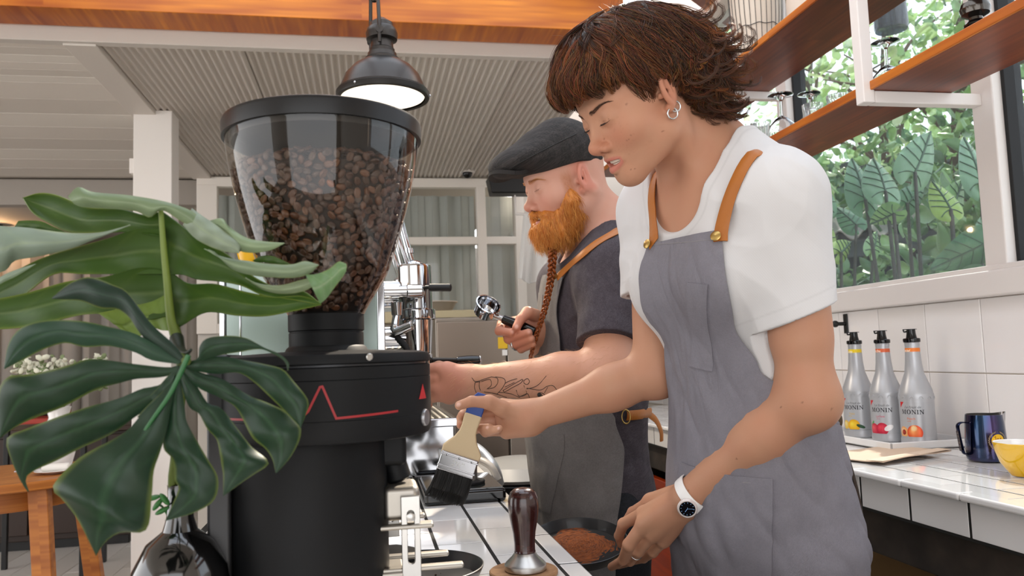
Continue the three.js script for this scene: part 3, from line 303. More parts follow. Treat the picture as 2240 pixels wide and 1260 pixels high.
  pl(g, 'fork_bracket', mg([boxMM(.055, b(.985), -.028, .092, b(1.02), .028, .007), boxMM(.0, b(.99), -.02, .06, b(1.01), .02, .003)]), mat.steelDull);
  const slot = new THREE.Shape(); slot.moveTo(-.009, 0); slot.lineTo(.009, 0); slot.lineTo(.009, .085); slot.lineTo(-.009, .085); slot.closePath(); const hl = new THREE.Path(); hl.absarc(0, .068, .004, 0, Math.PI, false); hl.absarc(0, .022, .004, Math.PI, 2 * Math.PI, false); slot.holes.push(hl); const se = new THREE.ExtrudeGeometry(slot, { depth: .003, bevelEnabled: true, bevelSize: .0006, bevelThickness: .0006, bevelSegments: 1 }); se.translate(.082, b(.925), .03); pl(g, 'slotted_strut', uvBox(se), mat.steel);
  const bolt = turn([[0, 0], [.005, 0], [.005, .003], [.003, .004], [0, .004]], 6); bolt.rotateX(Math.PI / 2); bolt.translate(.082, b(.99), .033); pl(g, 'bolt', bolt, mat.steel);
  for (const [dy, zz, L] of [[.935, .026, .135], [.935, -.026, .125], [.978, .03, .105], [.978, -.02, .1]]) pl(g, 'fork_arm', boxMM(.03, b(dy), zz - .006, L, b(dy + .005), zz + .006, .0024), mat.steelDull);
  pl(g, 'fork_plate', boxMM(.015, b(.93), -.034, .075, b(.937), .034, .003), mat.steelDull);
  const tr = new THREE.Shape(); tr.moveTo(.01, -.05); tr.lineTo(.09, -.045); tr.quadraticCurveTo(.12, -.02, .12, 0); tr.quadraticCurveTo(.12, .02, .09, .045); tr.lineTo(.01, .05); tr.closePath(); const te = new THREE.ExtrudeGeometry(tr, { depth: .014, bevelEnabled: true, bevelSize: .002, bevelThickness: .002, bevelSegments: 2 }); te.rotateX(Math.PI / 2); te.translate(.0, b(.895), 0); pl(g, 'catch_tray', uvBox(te), blackCoat);
  return g; }
const gr1 = grinder(V(GX, BY, GZ), 'black coffee grinder with a clear bean hopper and red pulse print, nearest the monstera leaves');
const gr2 = copyOf(gr1, V(-.057, BY, -1.066), 0, 'second black coffee grinder almost hidden behind the nearest one');
for (const k of gr2.children) if (k.name === 'motor_housing' || k.name === 'base_plate') k.scale.set(.62, 1, .62);
// beans
{ const r = rng(5), bg = new THREE.SphereGeometry(1, 12, 9), q = bg.attributes.position; for (let i = 0; i < q.count; i++) { let x = q.getX(i), y = q.getY(i), z = q.getZ(i); const gr = Math.exp(-Math.pow((x + .1 * Math.sin(y * 2.5)) / .13, 2)); z = z > 0 ? z * .66 - gr * .55 * (z > .2 ? 1 : z * 5) : z * .9; q.setXYZ(i, x * .0031, y * .0044, z * .0027); } bg.computeVertexNormals();
  const bm = [0x3e2618, 0x4a2d1d, 0x332015, 0x55351f, 0x423024, 0x7a4a2a].map((c) => M(c, .42)); const put = [];
  const cand = []; for (let k = 0; k < 9000; k++) { const y = lerp(1.2025, 1.350, Math.pow(r(), .8)), t = r() * 6.283; cand.push([y, t, 1]); } for (let k = 0; k < 2600; k++) { const rr = Math.sqrt(r()) * .088, t = r() * 6.283; cand.push([1.352 - .0 + .012 * Math.cos(rr / .09 * 1.57) + .003 * r(), t, 0, rr]); }
  const cells = new Map(); const ck = (p) => [Math.floor(p.x / .007), Math.floor(p.y / .007), Math.floor(p.z / .007)];
  for (const [y, t, wall, rr] of cand) { const R = wall ? hopR(y) - .0042 - (r() < .25 ? .002 : 0) : rr, p = V(GX + R * Math.sin(t), y, GZ + R * Math.cos(t)); const [a, b, c] = ck(p); let ok = true; for (let i = -1; i < 2 && ok; i++) for (let j = -1; j < 2 && ok; j++) for (let l = -1; l < 2 && ok; l++) for (const o of cells.get((a + i) + ',' + (b + j) + ',' + (c + l)) ?? []) if (o.distanceTo(p) < .0063) { ok = false; break; } if (!ok) continue; const key = [a, b, c].join(); if (!cells.has(key)) cells.set(key, []); cells.get(key).push(p);
    const out = wall ? V(Math.sin(t), -.35, Math.cos(t)).normalize() : V(.2 * Math.sin(t), 1, .2 * Math.cos(t)).normalize(); const z = out.clone().add(V(r() - .5, r() - .5, r() - .5).multiplyScalar(.9)).normalize(); if (r() < .3) z.negate(); const qn = new THREE.Quaternion().setFromUnitVectors(V(0, 0, 1), z).multiply(new THREE.Quaternion().setFromAxisAngle(V(0, 0, 1), r() * 6.283)); put.push({ p, qn, s: 1.02 + .22 * r(), m: r() < .012 ? 5 : r() * 5 | 0, vis: V(0 - p.x, 1.15 - p.y, -p.z).normalize().dot(out) - .25 * wall * Math.abs(p.x - GX) }); }
  put.sort((a, b) => b.vis - a.vis); const rest = put.slice(300);
  put.slice(0, 300).forEach((o) => { const k = sh(new THREE.Mesh(bg, bm[o.m])); k.name = numbered('coffee_bean'); k.position.copy(o.p); k.quaternion.copy(o.qn); k.scale.setScalar(o.s); k.userData = { label: 'roasted coffee bean against the clear wall of the grinder hopper', category: 'coffee bean', group: 'roasted coffee beans in the hopper' }; scene.add(k); });
  const im = sh(new THREE.InstancedMesh(bg, bm[0], rest.length)); const mm = new THREE.Matrix4(); rest.forEach((o, i) => im.setMatrixAt(i, mm.compose(o.p, o.qn, V(o.s, o.s, o.s)))); im.name = 'coffee_beans'; im.userData = { kind: 'stuff', label: 'the mass of roasted coffee beans filling the grinder hopper', category: 'coffee beans' }; scene.add(im);
  const im2 = sh(new THREE.InstancedMesh(bg, bm[0], put.length)); put.forEach((o, i) => im2.setMatrixAt(i, mm.compose(V(o.p.x - .014, o.p.y, o.p.z - .216), o.qn, V(o.s, o.s, o.s)))); im2.name = 'coffee_beans_001'; im2.userData = { kind: 'stuff', label: 'coffee beans inside the hidden second grinder behind the nearest one', category: 'coffee beans' }; scene.add(im2);
  const core = turn([[0, 1.2], [.03, 1.2], ...[1.215, 1.24, 1.265, 1.29, 1.327, 1.345].map((y) => [hopR(y) - .0078, y]), [.06, 1.354], [0, 1.36]], 40); core.translate(GX, 0, GZ); one('coffee_bean_core', core, M(0x1d110a, .8), 'dark packed inner mass of coffee beans in the hopper', 'coffee beans').userData.kind = 'stuff'; one('coffee_bean_core', core.clone().translate(-.014, 0, -.216), M(0x1d110a, .8), 'dark inner mass of beans in the hidden second hopper', 'coffee beans').userData.kind = 'stuff'; }
// espresso machine
{ const g = thing('espresso_machine', 'polished lever espresso machine with chrome group and black portafilter', 'espresso machine', V(-.1, BY, -1.9)); const y0 = BY;
  pw(g, 'machine_body', boxMM(-.262, y0 + .12, -2.45, -.0, 1.325, -1.52, .006), M(0x8e9590, .22, { metalness: .85 })); const side = boxMM(-.257, y0 + .08, -1.52, .02, 1.318, -1.505, .004); pw(g, 'side_panel', side, M(0x7f8a84, .2, { metalness: .75 }), 'grey green reflecting end panel');
  pw(g, 'panel_edge', mg([boxMM(-.266, y0 + .06, -1.525, -.256, 1.33, -1.5, .002), boxMM(.018, y0 + .06, -1.525, .032, 1.33, -1.5, .002), boxMM(-.266, 1.316, -1.525, .032, 1.332, -1.5, .002), boxMM(-.232, y0 + .1, -1.505, -.228, 1.316, -1.502, .001)]), mat.chrome);
  const dt = 1.005; pw(g, 'drip_tray', mg([boxMM(-.02, y0 + .02, -2.45, .2, dt - .012, -1.88, .006), boxMM(-.02, dt - .02, -1.892, .207, dt, -1.875, .003), boxMM(.197, dt - .02, -2.45, .207, dt, -1.88, .003)]), mat.chrome);
  for (let i = 0; i < 12; i++) { const x = -.01 + i * .0172; pw(g, 'grate_bar', boxMM(x, dt - .006, -2.42, x + .008, dt + .001, -1.9, .002), mat.steelDull); }
  for (const z of [-1.95, -2.35]) for (const x of [-.2, .13]) pw(g, 'foot', cyl(.02, .018, V(x, y0, z), V(x, y0 + .03, z), 20), mat.black);
  for (const z of [-1.9, -2.22]) { const c = onZ(910, 700, -1.9), x = c.x, A = (y) => V(x, y, z);
    const gy = (y) => y; pw(g, 'group_head', (() => { const t = turn([[0, 1.128], [.036, 1.128], [.037, 1.135], [.037, 1.158], [.0345, 1.16], [.0345, 1.162], [.0355, 1.165], [.041, 1.24], [.0465, 1.243], [.0475, 1.247], [.0475, 1.262], [.0465, 1.266], [.041, 1.268], [.041, 1.368], [.039, 1.374], [.02, 1.378], [0, 1.379]], 56); t.translate(x, 0, z); return t; })(), mat.chrome, 'chrome lever group');
    pw(g, 'group_neck', mg([cyl(.028, .028, V(-.03, 1.2, z), V(x, 1.2, z), 24), cyl(.022, .022, V(-.03, 1.315, z + .0), V(x, 1.315, z), 24)]), mat.chrome);
    pw(g, 'lever', tube([V(x - .02, 1.365, z + .012), V(x - .03, 1.40, z + .02), V(x - .075, 1.58, z + .03)], .0085, 12), mat.chrome); pw(g, 'lever', mg([tube([V(x - .002, 1.37, z - .012), V(x - .012, 1.405, z - .01), V(x - .055, 1.585, z + .0)], .0085, 12), turn([[0, 0], [.012, 0], [.012, .012], [0, .012]], 20).translate(x - .012, 1.405, z - .01), tube([V(x - .07, 1.56, z + .028), V(x - .085, 1.66, z + .03)], .0125, 12)]), mat.chrome); pw(g, 'lever_boss', new THREE.SphereGeometry(.026, 24, 16).scale(1, .6, 1).translate(x - .004, 1.372, z), mat.chrome); }
  { const z = -1.9, c = onZ(910, 700, -1.9), x = c.x, a = at(955, 793, 1.93), b = at(1048, 789, 1.93), m = a.clone().lerp(b, .5); const d = b.clone().sub(a); pw(g, 'portafilter_neck', cyl(.0085, .0095, V(x + .025, 1.143, z), m, 16), mat.black); pw(g, 'portafilter_handle', tube([m, m.clone().addScaledVector(d, .08), m.clone().addScaledVector(d, .4), b], (t) => .0125 + .0015 * Math.sin(t * 3), 20), mat.blackGloss, 'glossy black portafilter handle'); const tip = new THREE.SphereGeometry(.0133, 20, 12).scale(.35, 1, 1); tip.translate(b.x + .002, b.y, b.z); pw(g, 'handle_cap', tip, mat.chrome); pw(g, 'portafilter_ring', turn([[0, 0], [.037, 0], [.037, .022], [0, .022]], 32).translate(x, 1.112, z), mat.chrome); }
  { const p0 = at(845, 632, 1.7), p1 = at(925, 637, 1.8), k = at(985, 629, 1.78), k0 = at(930, 629, 1.79); pw(g, 'steam_valve', mg([tube([V(-.03, p1.y, p1.z), p1], .0135, 20), tube([p1.clone().lerp(V(-.03, p1.y, p1.z), .22), p1.clone().lerp(V(-.03, p1.y, p1.z), .02)], .0165, 8)]), mat.chrome); pw(g, 'valve_stem', tube([p1, k0, k0.clone().lerp(k, .3)], .0045, 10), mat.black); pw(g, 'valve_knob', tube([k0.clone().lerp(k, .2), k], .009, 16), mat.matteBlack, 'black steam knob');
    const s = at(868, 660, 1.8), s1 = at(868, 690, 1.8), s2 = at(864, 715, 1.78), s3 = at(900, 712, 1.77); pw(g, 'steam_joint', mg([cyl(.012, .014, s1, s, 12), cyl(.0095, .0095, s2, s1, 16), tube([s2, s2.clone().add(V(.0, -.01, .004)), s3], .011, 14)]), mat.chrome); const h0 = at(868, 735, 1.78), h1 = at(888, 760, 1.77); pw(g, 'steam_hose', tube([s2, h0, h1, at(900, 790, 1.78)], (t) => .0075 + .0008 * Math.sin(t * 90), 12, true, 60), mat.rubber); }
}
// portafilter in the hand of the man
{ const c = at(1062, 678, 1.82), e = at(1160, 722, 1.80), g = thing('portafilter', 'chrome portafilter with a black handle held up by the bearded man', 'portafilter', c); const ax = at(1060, 640, 1.82).sub(at(1066, 690, 1.82)); const up = RT.clone().multiplyScalar(.38).addScaledVector(UP, .72).addScaledVector(FW, -.58).normalize(); const d = e.clone().sub(c).normalize(); const qn = new THREE.Quaternion().setFromUnitVectors(V(0, 1, 0), up); const put = (gm) => { gm.applyQuaternion(qn); return gm; };
  pl(g, 'basket', put(turn([[0, -.012], [.022, -.013], [.025, -.01], [.026, .012], [.0285, .014], [.0305, .016], [.0305, .0195], [.0275, .0205], [.0265, .018], [.0245, -.004], [.02, -.008], [0, -.008]], 40)), mat.chrome);
  const flat = d.clone().addScaledVector(up, -d.dot(up)).normalize(); for (const s of [-1, 1]) { const q = up.clone().cross(flat).multiplyScalar(s * .031); pl(g, 'lug', box(.01, .006, .01, .002).applyQuaternion(qn).translate(q.x + up.x * .012, q.y + up.y * .012, q.z + up.z * .012), mat.chrome); }
  const a = flat.clone().multiplyScalar(.024); const b = e.clone().sub(c); pl(g, 'neck', tube([a, a.clone().lerp(b, .3)], .0068, 16), mat.chrome); pl(g, 'handle', tube([a.clone().lerp(b, .26), a.clone().lerp(b, .45), a.clone().lerp(b, .75), b.clone().multiplyScalar(1.08)], (t) => .0105 + .0018 * Math.sin(t * 3.1), 20), mat.blackGloss); }
// scale with portafilter cup
{ const y = BY, X0 = .106, X1 = .274, Z0 = -1.62, Z1 = -1.84, g = thing('scale', 'low black glass topped coffee scale on the white counter tiles', 'scale', V((X0 + X1) / 2, y, (Z0 + Z1) / 2)); pw(g, 'scale_body', boxMM(X0, y, Z1, X1, y + .027, Z0, .008), mat.blackGloss); pw(g, 'scale_top', boxMM(X0 + .006, y + .026, Z1 + .006, X1 - .006, y + .0295, Z0 - .006, .001), M(0x2a2d2c, .06, { clearcoat: 1 }));
  const c = onY(1018, 1052, y + .034); const m = thing('tamping_ring', 'steel dosing ring on a black rubber disc on the scale', 'dosing ring', V(c.x, y + .0297, c.z)); pl(m, 'rubber_disc', turn([[0, 0], [.041, 0], [.042, .002], [.042, .005], [.04, .0065], [0, .0065]], 40), mat.rubber); pl(m, 'steel_ring', turn([[.022, .0066], [.026, .0066], [.026, .032], [.0268, .034], [.0255, .035], [.0235, .033], [.0225, .008]], 40), mat.steel); }
// tamper and mat
{ const p = onY(1150, 1258, BY), g0 = one('tamping_mat', turn([[0, 0], [.046, 0], [.047, .002], [.047, .005], [.0455, .0065], [0, .0065]], 48).translate(p.x - .002, BY + .0003, p.z - .004), M(0xffffff, .85, { map: mkTex(128, (u, v) => mixc(hex(0x7d5a3c), hex(0xb98f66), pfbm(u, v, 24, 61, 3))) }), 'round brown cork mat under the wooden tamper', 'mat');
  const g = thing('tamper', 'wooden handled tamper with a steel base on the cork mat', 'tamper', V(p.x, BY + .0071, p.z)); pl(g, 'tamper_base', turn([[0, 0], [.027, 0], [.0285, .0015], [.0285, .008], [.0265, .0105], [.0175, .019], [.0145, .0235], [0, .0235]], 56), mat.steel);
  pl(g, 'tamper_handle', turn([[0, .0232], [.0138, .0232], [.0148, .0245], [.0142, .027], [.0142, .036], [.0155, .05], [.018, .062], [.0203, .075], [.0212, .086], [.0205, .096], [.0175, .104], [.012, .1085], [.005, .11], [0, .1102]], 48), M(0xffffff, .24, { clearcoat: .5, map: woodTex(hex(0x1c0a08), hex(0x4c2320), 71) }), 'dark red brown wooden handle'); }
// round pans
function pan(p, r, lab) { const g = thing('round_pan', lab, 'pan', p); pl(g, 'pan_body', turn([[0, 0], [r * .86, 0], [r * .9, .002], [r * .995, .0185], [r, .021], [r * .985, .0215], [r * .96, .019], [r * .87, .0035], [0, .0035]], 72), M(0x2a2a2b, .42, { metalness: .4, clearcoat: .15 })); return g; }
{ const a = V(.0215, BY, -1.0); const g = pan(V(.062, BY, -1.09), .087, 'dark round baking pan on the counter beside the grinder'); }
const crumbM = M(0x3a1d0e, .9);
{ const r = rng(77), gs = []; for (let i = 0; i < 46; i++) { const t = r() * 6.28, R = .07 * Math.sqrt(r()), s = .0006 + .0016 * Math.pow(r(), 3); gs.push(new THREE.IcosahedronGeometry(s, 0).scale(1, .6, 1).translate(.062 + R * Math.cos(t), BY + .0045, -1.09 + R * Math.sin(t))); } gs.push(new THREE.IcosahedronGeometry(.004, 1).scale(1.4, .6, .8).translate(.095, BY + .006, -1.06)); one('coffee_crumbs', mg(gs), crumbM, 'a few dark coffee crumbs scattered in the baking pan', 'crumbs').userData.kind = 'stuff'; }
// paint brush: ferrule edge pixels fix its plane
{ const D = 1.352, hA = at(1052, 856, D - .0), hB = at(1006, 1000, D - .01), g = thing('paint_brush', 'flat paint brush with a pale wooden handle held over the scale', 'brush', hB); const up = hA.clone().sub(hB).normalize(), sd = at(1040, 1015, D).sub(at(958, 982, D)).normalize(); sd.addScaledVector(up, -sd.dot(up)).normalize(); const nz = sd.clone().cross(up).normalize(); const mtx = new THREE.Matrix4().makeBasis(sd, up, nz); const L = hA.distanceTo(hB);
  const k = 1.285 / 1715; const hs = new THREE.Shape(); const prof = [[.031, .002], [.0315, .012], [.026, .020], [.0175, .031], [.0125, .043], [.0115, .055], [.0125, .068], [.0125, .078]]; hs.moveTo(-prof[0][0], prof[0][1]); prof.forEach(([a, b]) => hs.lineTo(-a, b)); prof.slice().reverse().forEach(([a, b]) => hs.lineTo(a, b)); hs.closePath(); const he = new THREE.ExtrudeGeometry(hs, { depth: .006, bevelEnabled: true, bevelSize: .0025, bevelThickness: .003, bevelSegments: 3, curveSegments: 8 }); he.translate(0, 0, -.003); pl(g, 'brush_handle', crease(uvBox(xf(he, mtx)), .8), M(0xcdb691, .5));
  const te = new THREE.Shape(); [[-.0125, .077], [.0125, .077], [.0125, .1], [.008, .112], [-.003, .112], [-.011, .1]].forEach(([a, b], i) => i ? te.lineTo(a, b) : te.moveTo(a, b)); te.closePath(); const ho = new THREE.Path(); ho.absarc(0, .096, .004, 0, 6.283); te.holes.push(ho); const tg = new THREE.ExtrudeGeometry(te, { depth: .007, bevelEnabled: true, bevelSize: .0024, bevelThickness: .003, bevelSegments: 2 }); tg.translate(0, 0, -.0035); pl(g, 'handle_end', crease(uvBox(xf(tg, mtx)), .8), M(0x1f3f8a, .4), 'blue painted handle end');
  const fe = mg([boxMM(-.033, -.029, -.009, .033, .004, .009, .003), boxMM(-.0335, -.022, -.0097, .0335, -.019, .0097, .001), boxMM(-.0335, -.003, -.0097, .0335, 0, .0097, .001), ...[-.022, 0, .022].map((x) => turn([[0, 0], [.002, 0], [.0015, .0012], [0, .0015]], 10).rotateX(Math.PI / 2).translate(x, -.0015, .0095))]); pl(g, 'ferrule', xf(fe, mtx), M(0xb4b4b6, .22, { metalness: 1 }));
  const fl = await new FontLoader().loadAsync('fonts/droid/droid_serif_bold.typeface.json'); const t2 = new TextGeometry('2½"', { font: fl, size: .0085, depth: .0006, curveSegments: 3 }); t2.computeBoundingBox(); t2.translate(-t2.boundingBox.max.x / 2, -.0155, .0088); pl(g, 'ferrule_mark', uvBox(xf(t2, mtx)), mat.steel, 'size mark pressed in the ferrule');
  const r = rng(12), br = []; br.push(xf(boxMM(-.031, -.062, -.0072, .031, -.027, .0072, .004), mtx)); for (let i = 0; i < 900; i++) { const x = (r() - .5) * .063, z = (r() - .5) * .0165, l = .074 + .008 * r() - Math.abs(x) * .1, dx = (r() - .5) * .006 - .02 * 0; br.push(xf(tube([V(x, -.026, z), V(x + dx * .4 + x * .03, -.026 - (l - .026) * .55, z * 1.1), V(x + dx + x * .02 - .004, -l, z * .7 + (r() - .5) * .006)], (t) => .00062 * (1 - .7 * t), 3, false, 3), mtx)); } pl(g, 'bristles', mg(br), M(0x141210, .55), 'black bristles').userData.kind = 'stuff'; }
// pendant lamp
{ const c = at(838, 212, 2.3), g = thing('pendant_lamp', 'dark industrial pendant lamp with a glowing white diffuser', 'lamp', c); const dm = M(0x3d3a38, .34, { metalness: .75 });
  pl(g, 'shade', turn([[.128, .0], [.131, .004], [.131, .016], [.127, .018], [.122, .03], [.108, .062], [.085, .088], [.06, .104], [.045, .11], [.045, .106], [.08, .084], [.104, .058], [.117, .03], [.12, .012], [.124, .004]], 64), dm);
  pl(g, 'rim', turn([[.122, -.006], [.134, -.006], [.1355, -.002], [.1355, .01], [.131, .013], [.122, .006]], 64), M(0x2a2826, .4, { metalness: .7 })); const di = turn([[0, -.001], [.12, -.001], [.122, .003], [0, .003]], 48); pl(g, 'diffuser', di, new THREE.MeshStandardMaterial({ color: 0xffffff, emissive: 0xfff0d8, emissiveIntensity: 1.25 }), 'glowing white diffuser');
  pl(g, 'neck', turn([[.046, .106], [.05, .108], [.05, .114], [.044, .118], [.042, .13], [.037, .132], [.037, .142], [.034, .145], [.032, .168], [.045, .172], [.047, .19], [.043, .204], [.036, .21], [.034, .222], [.02, .232], [.012, .238], [0, .24]], 48), dm);
  for (const s of [-1, 1]) pl(g, 'yoke_arm', mg([tube([V(.0 + s * .012, .15, .044), V(s * .012, .2, .05), V(s * .01, .31, .03)].map((v) => V(v.x - .02, v.y, s * v.z * 1)), .0055, 8), turn([[0, 0], [.011, 0], [.011, .008], [0, .008]], 16).rotateX(Math.PI / 2).translate(s * .012 - .02, .185, s * .05 - .004)]), dm); pl(g, 'hanger', mg([tube([V(-.02, .29, 0), V(-.02, .42, 0), V(-.02, .79, 0)], .008, 10), new THREE.TorusGeometry(.018, .005, 8, 24).rotateY(1.2).translate(-.02, .34, 0)]), dm);
  for (let i = 0; i < 3; i++) { const t = i * 2.09 + .1; pl(g, 'screw', new THREE.SphereGeometry(.004, 8, 6).translate(.1365 * Math.cos(t), .003, .1365 * Math.sin(t)), mat.chrome); }
  const L = new THREE.SpotLight(0xfff0d8, 7.0, 0, 1.25, .8, 2); L.name = 'lamp_light'; L.position.set(0, -.02, 0); L.target.position.set(0, -1, 0); L.castShadow = true; L.shadow.radius = 4; g.add(L, L.target); L.target.name = 'lamp_target'; }
{ const c = onZ(1022, 378, -4.9), g = thing('security_camera', 'small white dome security camera under the ceiling', 'security camera', c); pl(g, 'camera_base', turn([[0, -.002], [.045, -.002], [.052, .004], [.052, .03], [.046, .04], [0, .04]].map(([r, y]) => [r, y]), 40), mat.white); pl(g, 'camera_dome', new THREE.SphereGeometry(.032, 24, 16).translate(0, -.006, .006), mat.blackGloss); }
// ================= people: fields and meshing =================
const smin = (a, b, k) => { const h = Math.max(k - Math.abs(a - b), 0) / k; return Math.min(a, b) - h * h * k * .25; };
class Field {
  constructor() { this.ops = []; }
  add(f, k, c, r, sub = false) { this.ops.push({ f, k: k || 1e-4, c, r, sub }); return this; }
  cap(a, b, ra, rb, k = .01, sub) { const ax = a.x, ay = a.y, az = a.z, dx = b.x - ax, dy = b.y - ay, dz = b.z - az, q = 1 / (dx * dx + dy * dy + dz * dz + 1e-12); return this.add((x, y, z) => { const X = x - ax, Y = y - ay, Z = z - az; let t = (X * dx + Y * dy + Z * dz) * q; t = t < 0 ? 0 : t > 1 ? 1 : t; const u = X - dx * t, v = Y - dy * t, w = Z - dz * t; return Math.sqrt(u * u + v * v + w * w) - ra - (rb - ra) * t; }, k, a.clone().lerp(b, .5), a.distanceTo(b) / 2 + Math.max(ra, rb), sub); }
  sph(c, r, k = .01, sub) { return this.add((x, y, z) => Math.hypot(x - c.x, y - c.y, z - c.z) - r, k, c, r, sub); }
  ell(c, r, k = .01, sub, B) { const [a, b, d] = r; const X = B ? B[0] : V(1, 0, 0), Y = B ? B[1] : V(0, 1, 0), Z = B ? B[2] : V(0, 0, 1); const m = Math.min(a, b, d); return this.add((x, y, z) => { x -= c.x; y -= c.y; z -= c.z; const p = (x * X.x + y * X.y + z * X.z) / a, q = (x * Y.x + y * Y.y + z * Y.z) / b, s = (x * Z.x + y * Z.y + z * Z.z) / d; const k0 = Math.sqrt(p * p + q * q + s * s); if (k0 < .05) return -m; const k1 = Math.sqrt(p * p / (a * a) + q * q / (b * b) + s * s / (d * d)); return k0 * (k0 - 1) / k1; }, k, c, Math.max(a, b, d), sub); }
  ev(x, y, z) { let d = 1e3; const o = this.ops; for (let i = 0; i < o.length; i++) { const p = o[i], k = p.k; if (p.c) { const bd = Math.hypot(x - p.c.x, y - p.c.y, z - p.c.z) - p.r; if (p.sub ? bd > k - d + .002 : bd > d + k) continue; } const s = p.f(x, y, z); if (p.sub) { d = -smin(-d, s, k); } else d = smin(d, s, k); } return d; }
  get fn() { return (x, y, z) => this.ev(x, y, z); }
}
// surface nets over a box, evaluated only near the surface
function netMesh(f, lo, hi, h, col) {
  const nx = Math.ceil((hi.x - lo.x) / h) + 1, ny = Math.ceil((hi.y - lo.y) / h) + 1, nz = Math.ceil((hi.z - lo.z) / h) + 1, S = new Float32Array(nx * ny * nz), B = 6; const near = (.87 * B + 2) * h * 1.25;
  for (let k = 0; k < nz; k += B) for (let j = 0; j < ny; j += B) for (let i = 0; i < nx; i += B) { const c = f(lo.x + (i + B / 2 - .5) * h, lo.y + (j + B / 2 - .5) * h, lo.z + (k + B / 2 - .5) * h), far = Math.abs(c) > near; const I = Math.min(nx, i + B), J = Math.min(ny, j + B), K = Math.min(nz, k + B); for (let z = k; z < K; z++) for (let y = j; y < J; y++) { const o = (z * ny + y) * nx; for (let x = i; x < I; x++) S[o + x] = far ? c : f(lo.x + x * h, lo.y + y * h, lo.z + z * h); } }
  const id = new Int32Array(nx * ny * nz).fill(-1), pos = [], idx = []; const off = [0, 1, nx, nx + 1, nx * ny, nx * ny + 1, nx * ny + nx, nx * ny + nx + 1];
  for (let k = 0; k < nz - 1; k++) for (let j = 0; j < ny - 1; j++) for (let i = 0; i < nx - 1; i++) { const o = (k * ny + j) * nx + i; let m = 0; for (let c = 0; c < 8; c++) if (S[o + off[c]] < 0) m |= 1 << c; if (m === 0 || m === 255) continue;
    let sx = 0, sy = 0, sz = 0, n = 0; const edge = (a, b) => { if (((m >> a) & 1) === ((m >> b) & 1)) return; const va = S[o + off[a]], vb = S[o + off[b]], t = va / (va - vb); sx += (a & 1) + ((b & 1) - (a & 1)) * t; sy += (a >> 1 & 1) + ((b >> 1 & 1) - (a >> 1 & 1)) * t; sz += (a >> 2) + ((b >> 2) - (a >> 2)) * t; n++; };
    edge(0, 1); edge(2, 3); edge(4, 5); edge(6, 7); edge(0, 2); edge(1, 3); edge(4, 6); edge(5, 7); edge(0, 4); edge(1, 5); edge(2, 6); edge(3, 7);
    id[o] = pos.length / 3; pos.push(lo.x + (i + sx / n) * h, lo.y + (j + sy / n) * h, lo.z + (k + sz / n) * h); }
  const quad = (a, b, c, d, s) => { if (a < 0 || b < 0 || c < 0 || d < 0) return; if (s) idx.push(a, b, c, a, c, d); else idx.push(a, c, b, a, d, c); };
  for (let k = 1; k < nz - 1; k++) for (let j = 1; j < ny - 1; j++) for (let i = 1; i < nx - 1; i++) { const o = (k * ny + j) * nx + i, s = S[o] < 0; if (s !== S[o + 1] < 0) quad(id[o - nx - nx * ny], id[o - nx * ny], id[o], id[o - nx], s); if (s !== S[o + nx] < 0) quad(id[o - 1 - nx * ny], id[o - 1], id[o], id[o - nx * ny], s); if (s !== S[o + nx * ny] < 0) quad(id[o - 1 - nx], id[o - nx], id[o], id[o - 1], s); }
  const n = pos.length / 3, N = new Float32Array(n * 3), C = col ? new Float32Array(n * 3) : null, e = h * .6, e3 = e * .577;
  for (let i = 0; i < n; i++) { const x = pos[i * 3], y = pos[i * 3 + 1], z = pos[i * 3 + 2]; const q1 = f(x + e, y - e, z - e), q2 = f(x - e, y - e, z + e), q3 = f(x - e, y + e, z - e), q4 = f(x + e, y + e, z + e); let a = q1 - q2 - q3 + q4, b = -q1 - q2 + q3 + q4, c = -q1 + q2 - q3 + q4; const L = Math.hypot(a, b, c) || 1; N[i * 3] = a /= L; N[i * 3 + 1] = b /= L; N[i * 3 + 2] = c /= L; if (col) { const q = col(x, y, z, a, b, c); C[i * 3] = q[0]; C[i * 3 + 1] = q[1]; C[i * 3 + 2] = q[2]; } }
  const g = new THREE.BufferGeometry(); g.setAttribute('position', new THREE.Float32BufferAttribute(pos, 3)); g.setAttribute('normal', new THREE.BufferAttribute(N, 3)); if (col) g.setAttribute('color', new THREE.BufferAttribute(C, 3)); g.setIndex(idx);
  const uv = new Float32Array(n * 2); for (let i = 0; i < n; i++) { uv[i * 2] = pos[i * 3] + pos[i * 3 + 2] * .8; uv[i * 2 + 1] = pos[i * 3 + 1] + pos[i * 3 + 2] * .3; } g.setAttribute('uv', new THREE.BufferAttribute(uv, 2)); return g; }
const mix3 = (a, b, t) => [a[0] + (b[0] - a[0]) * t, a[1] + (b[1] - a[1]) * t, a[2] + (b[2] - a[2]) * t];
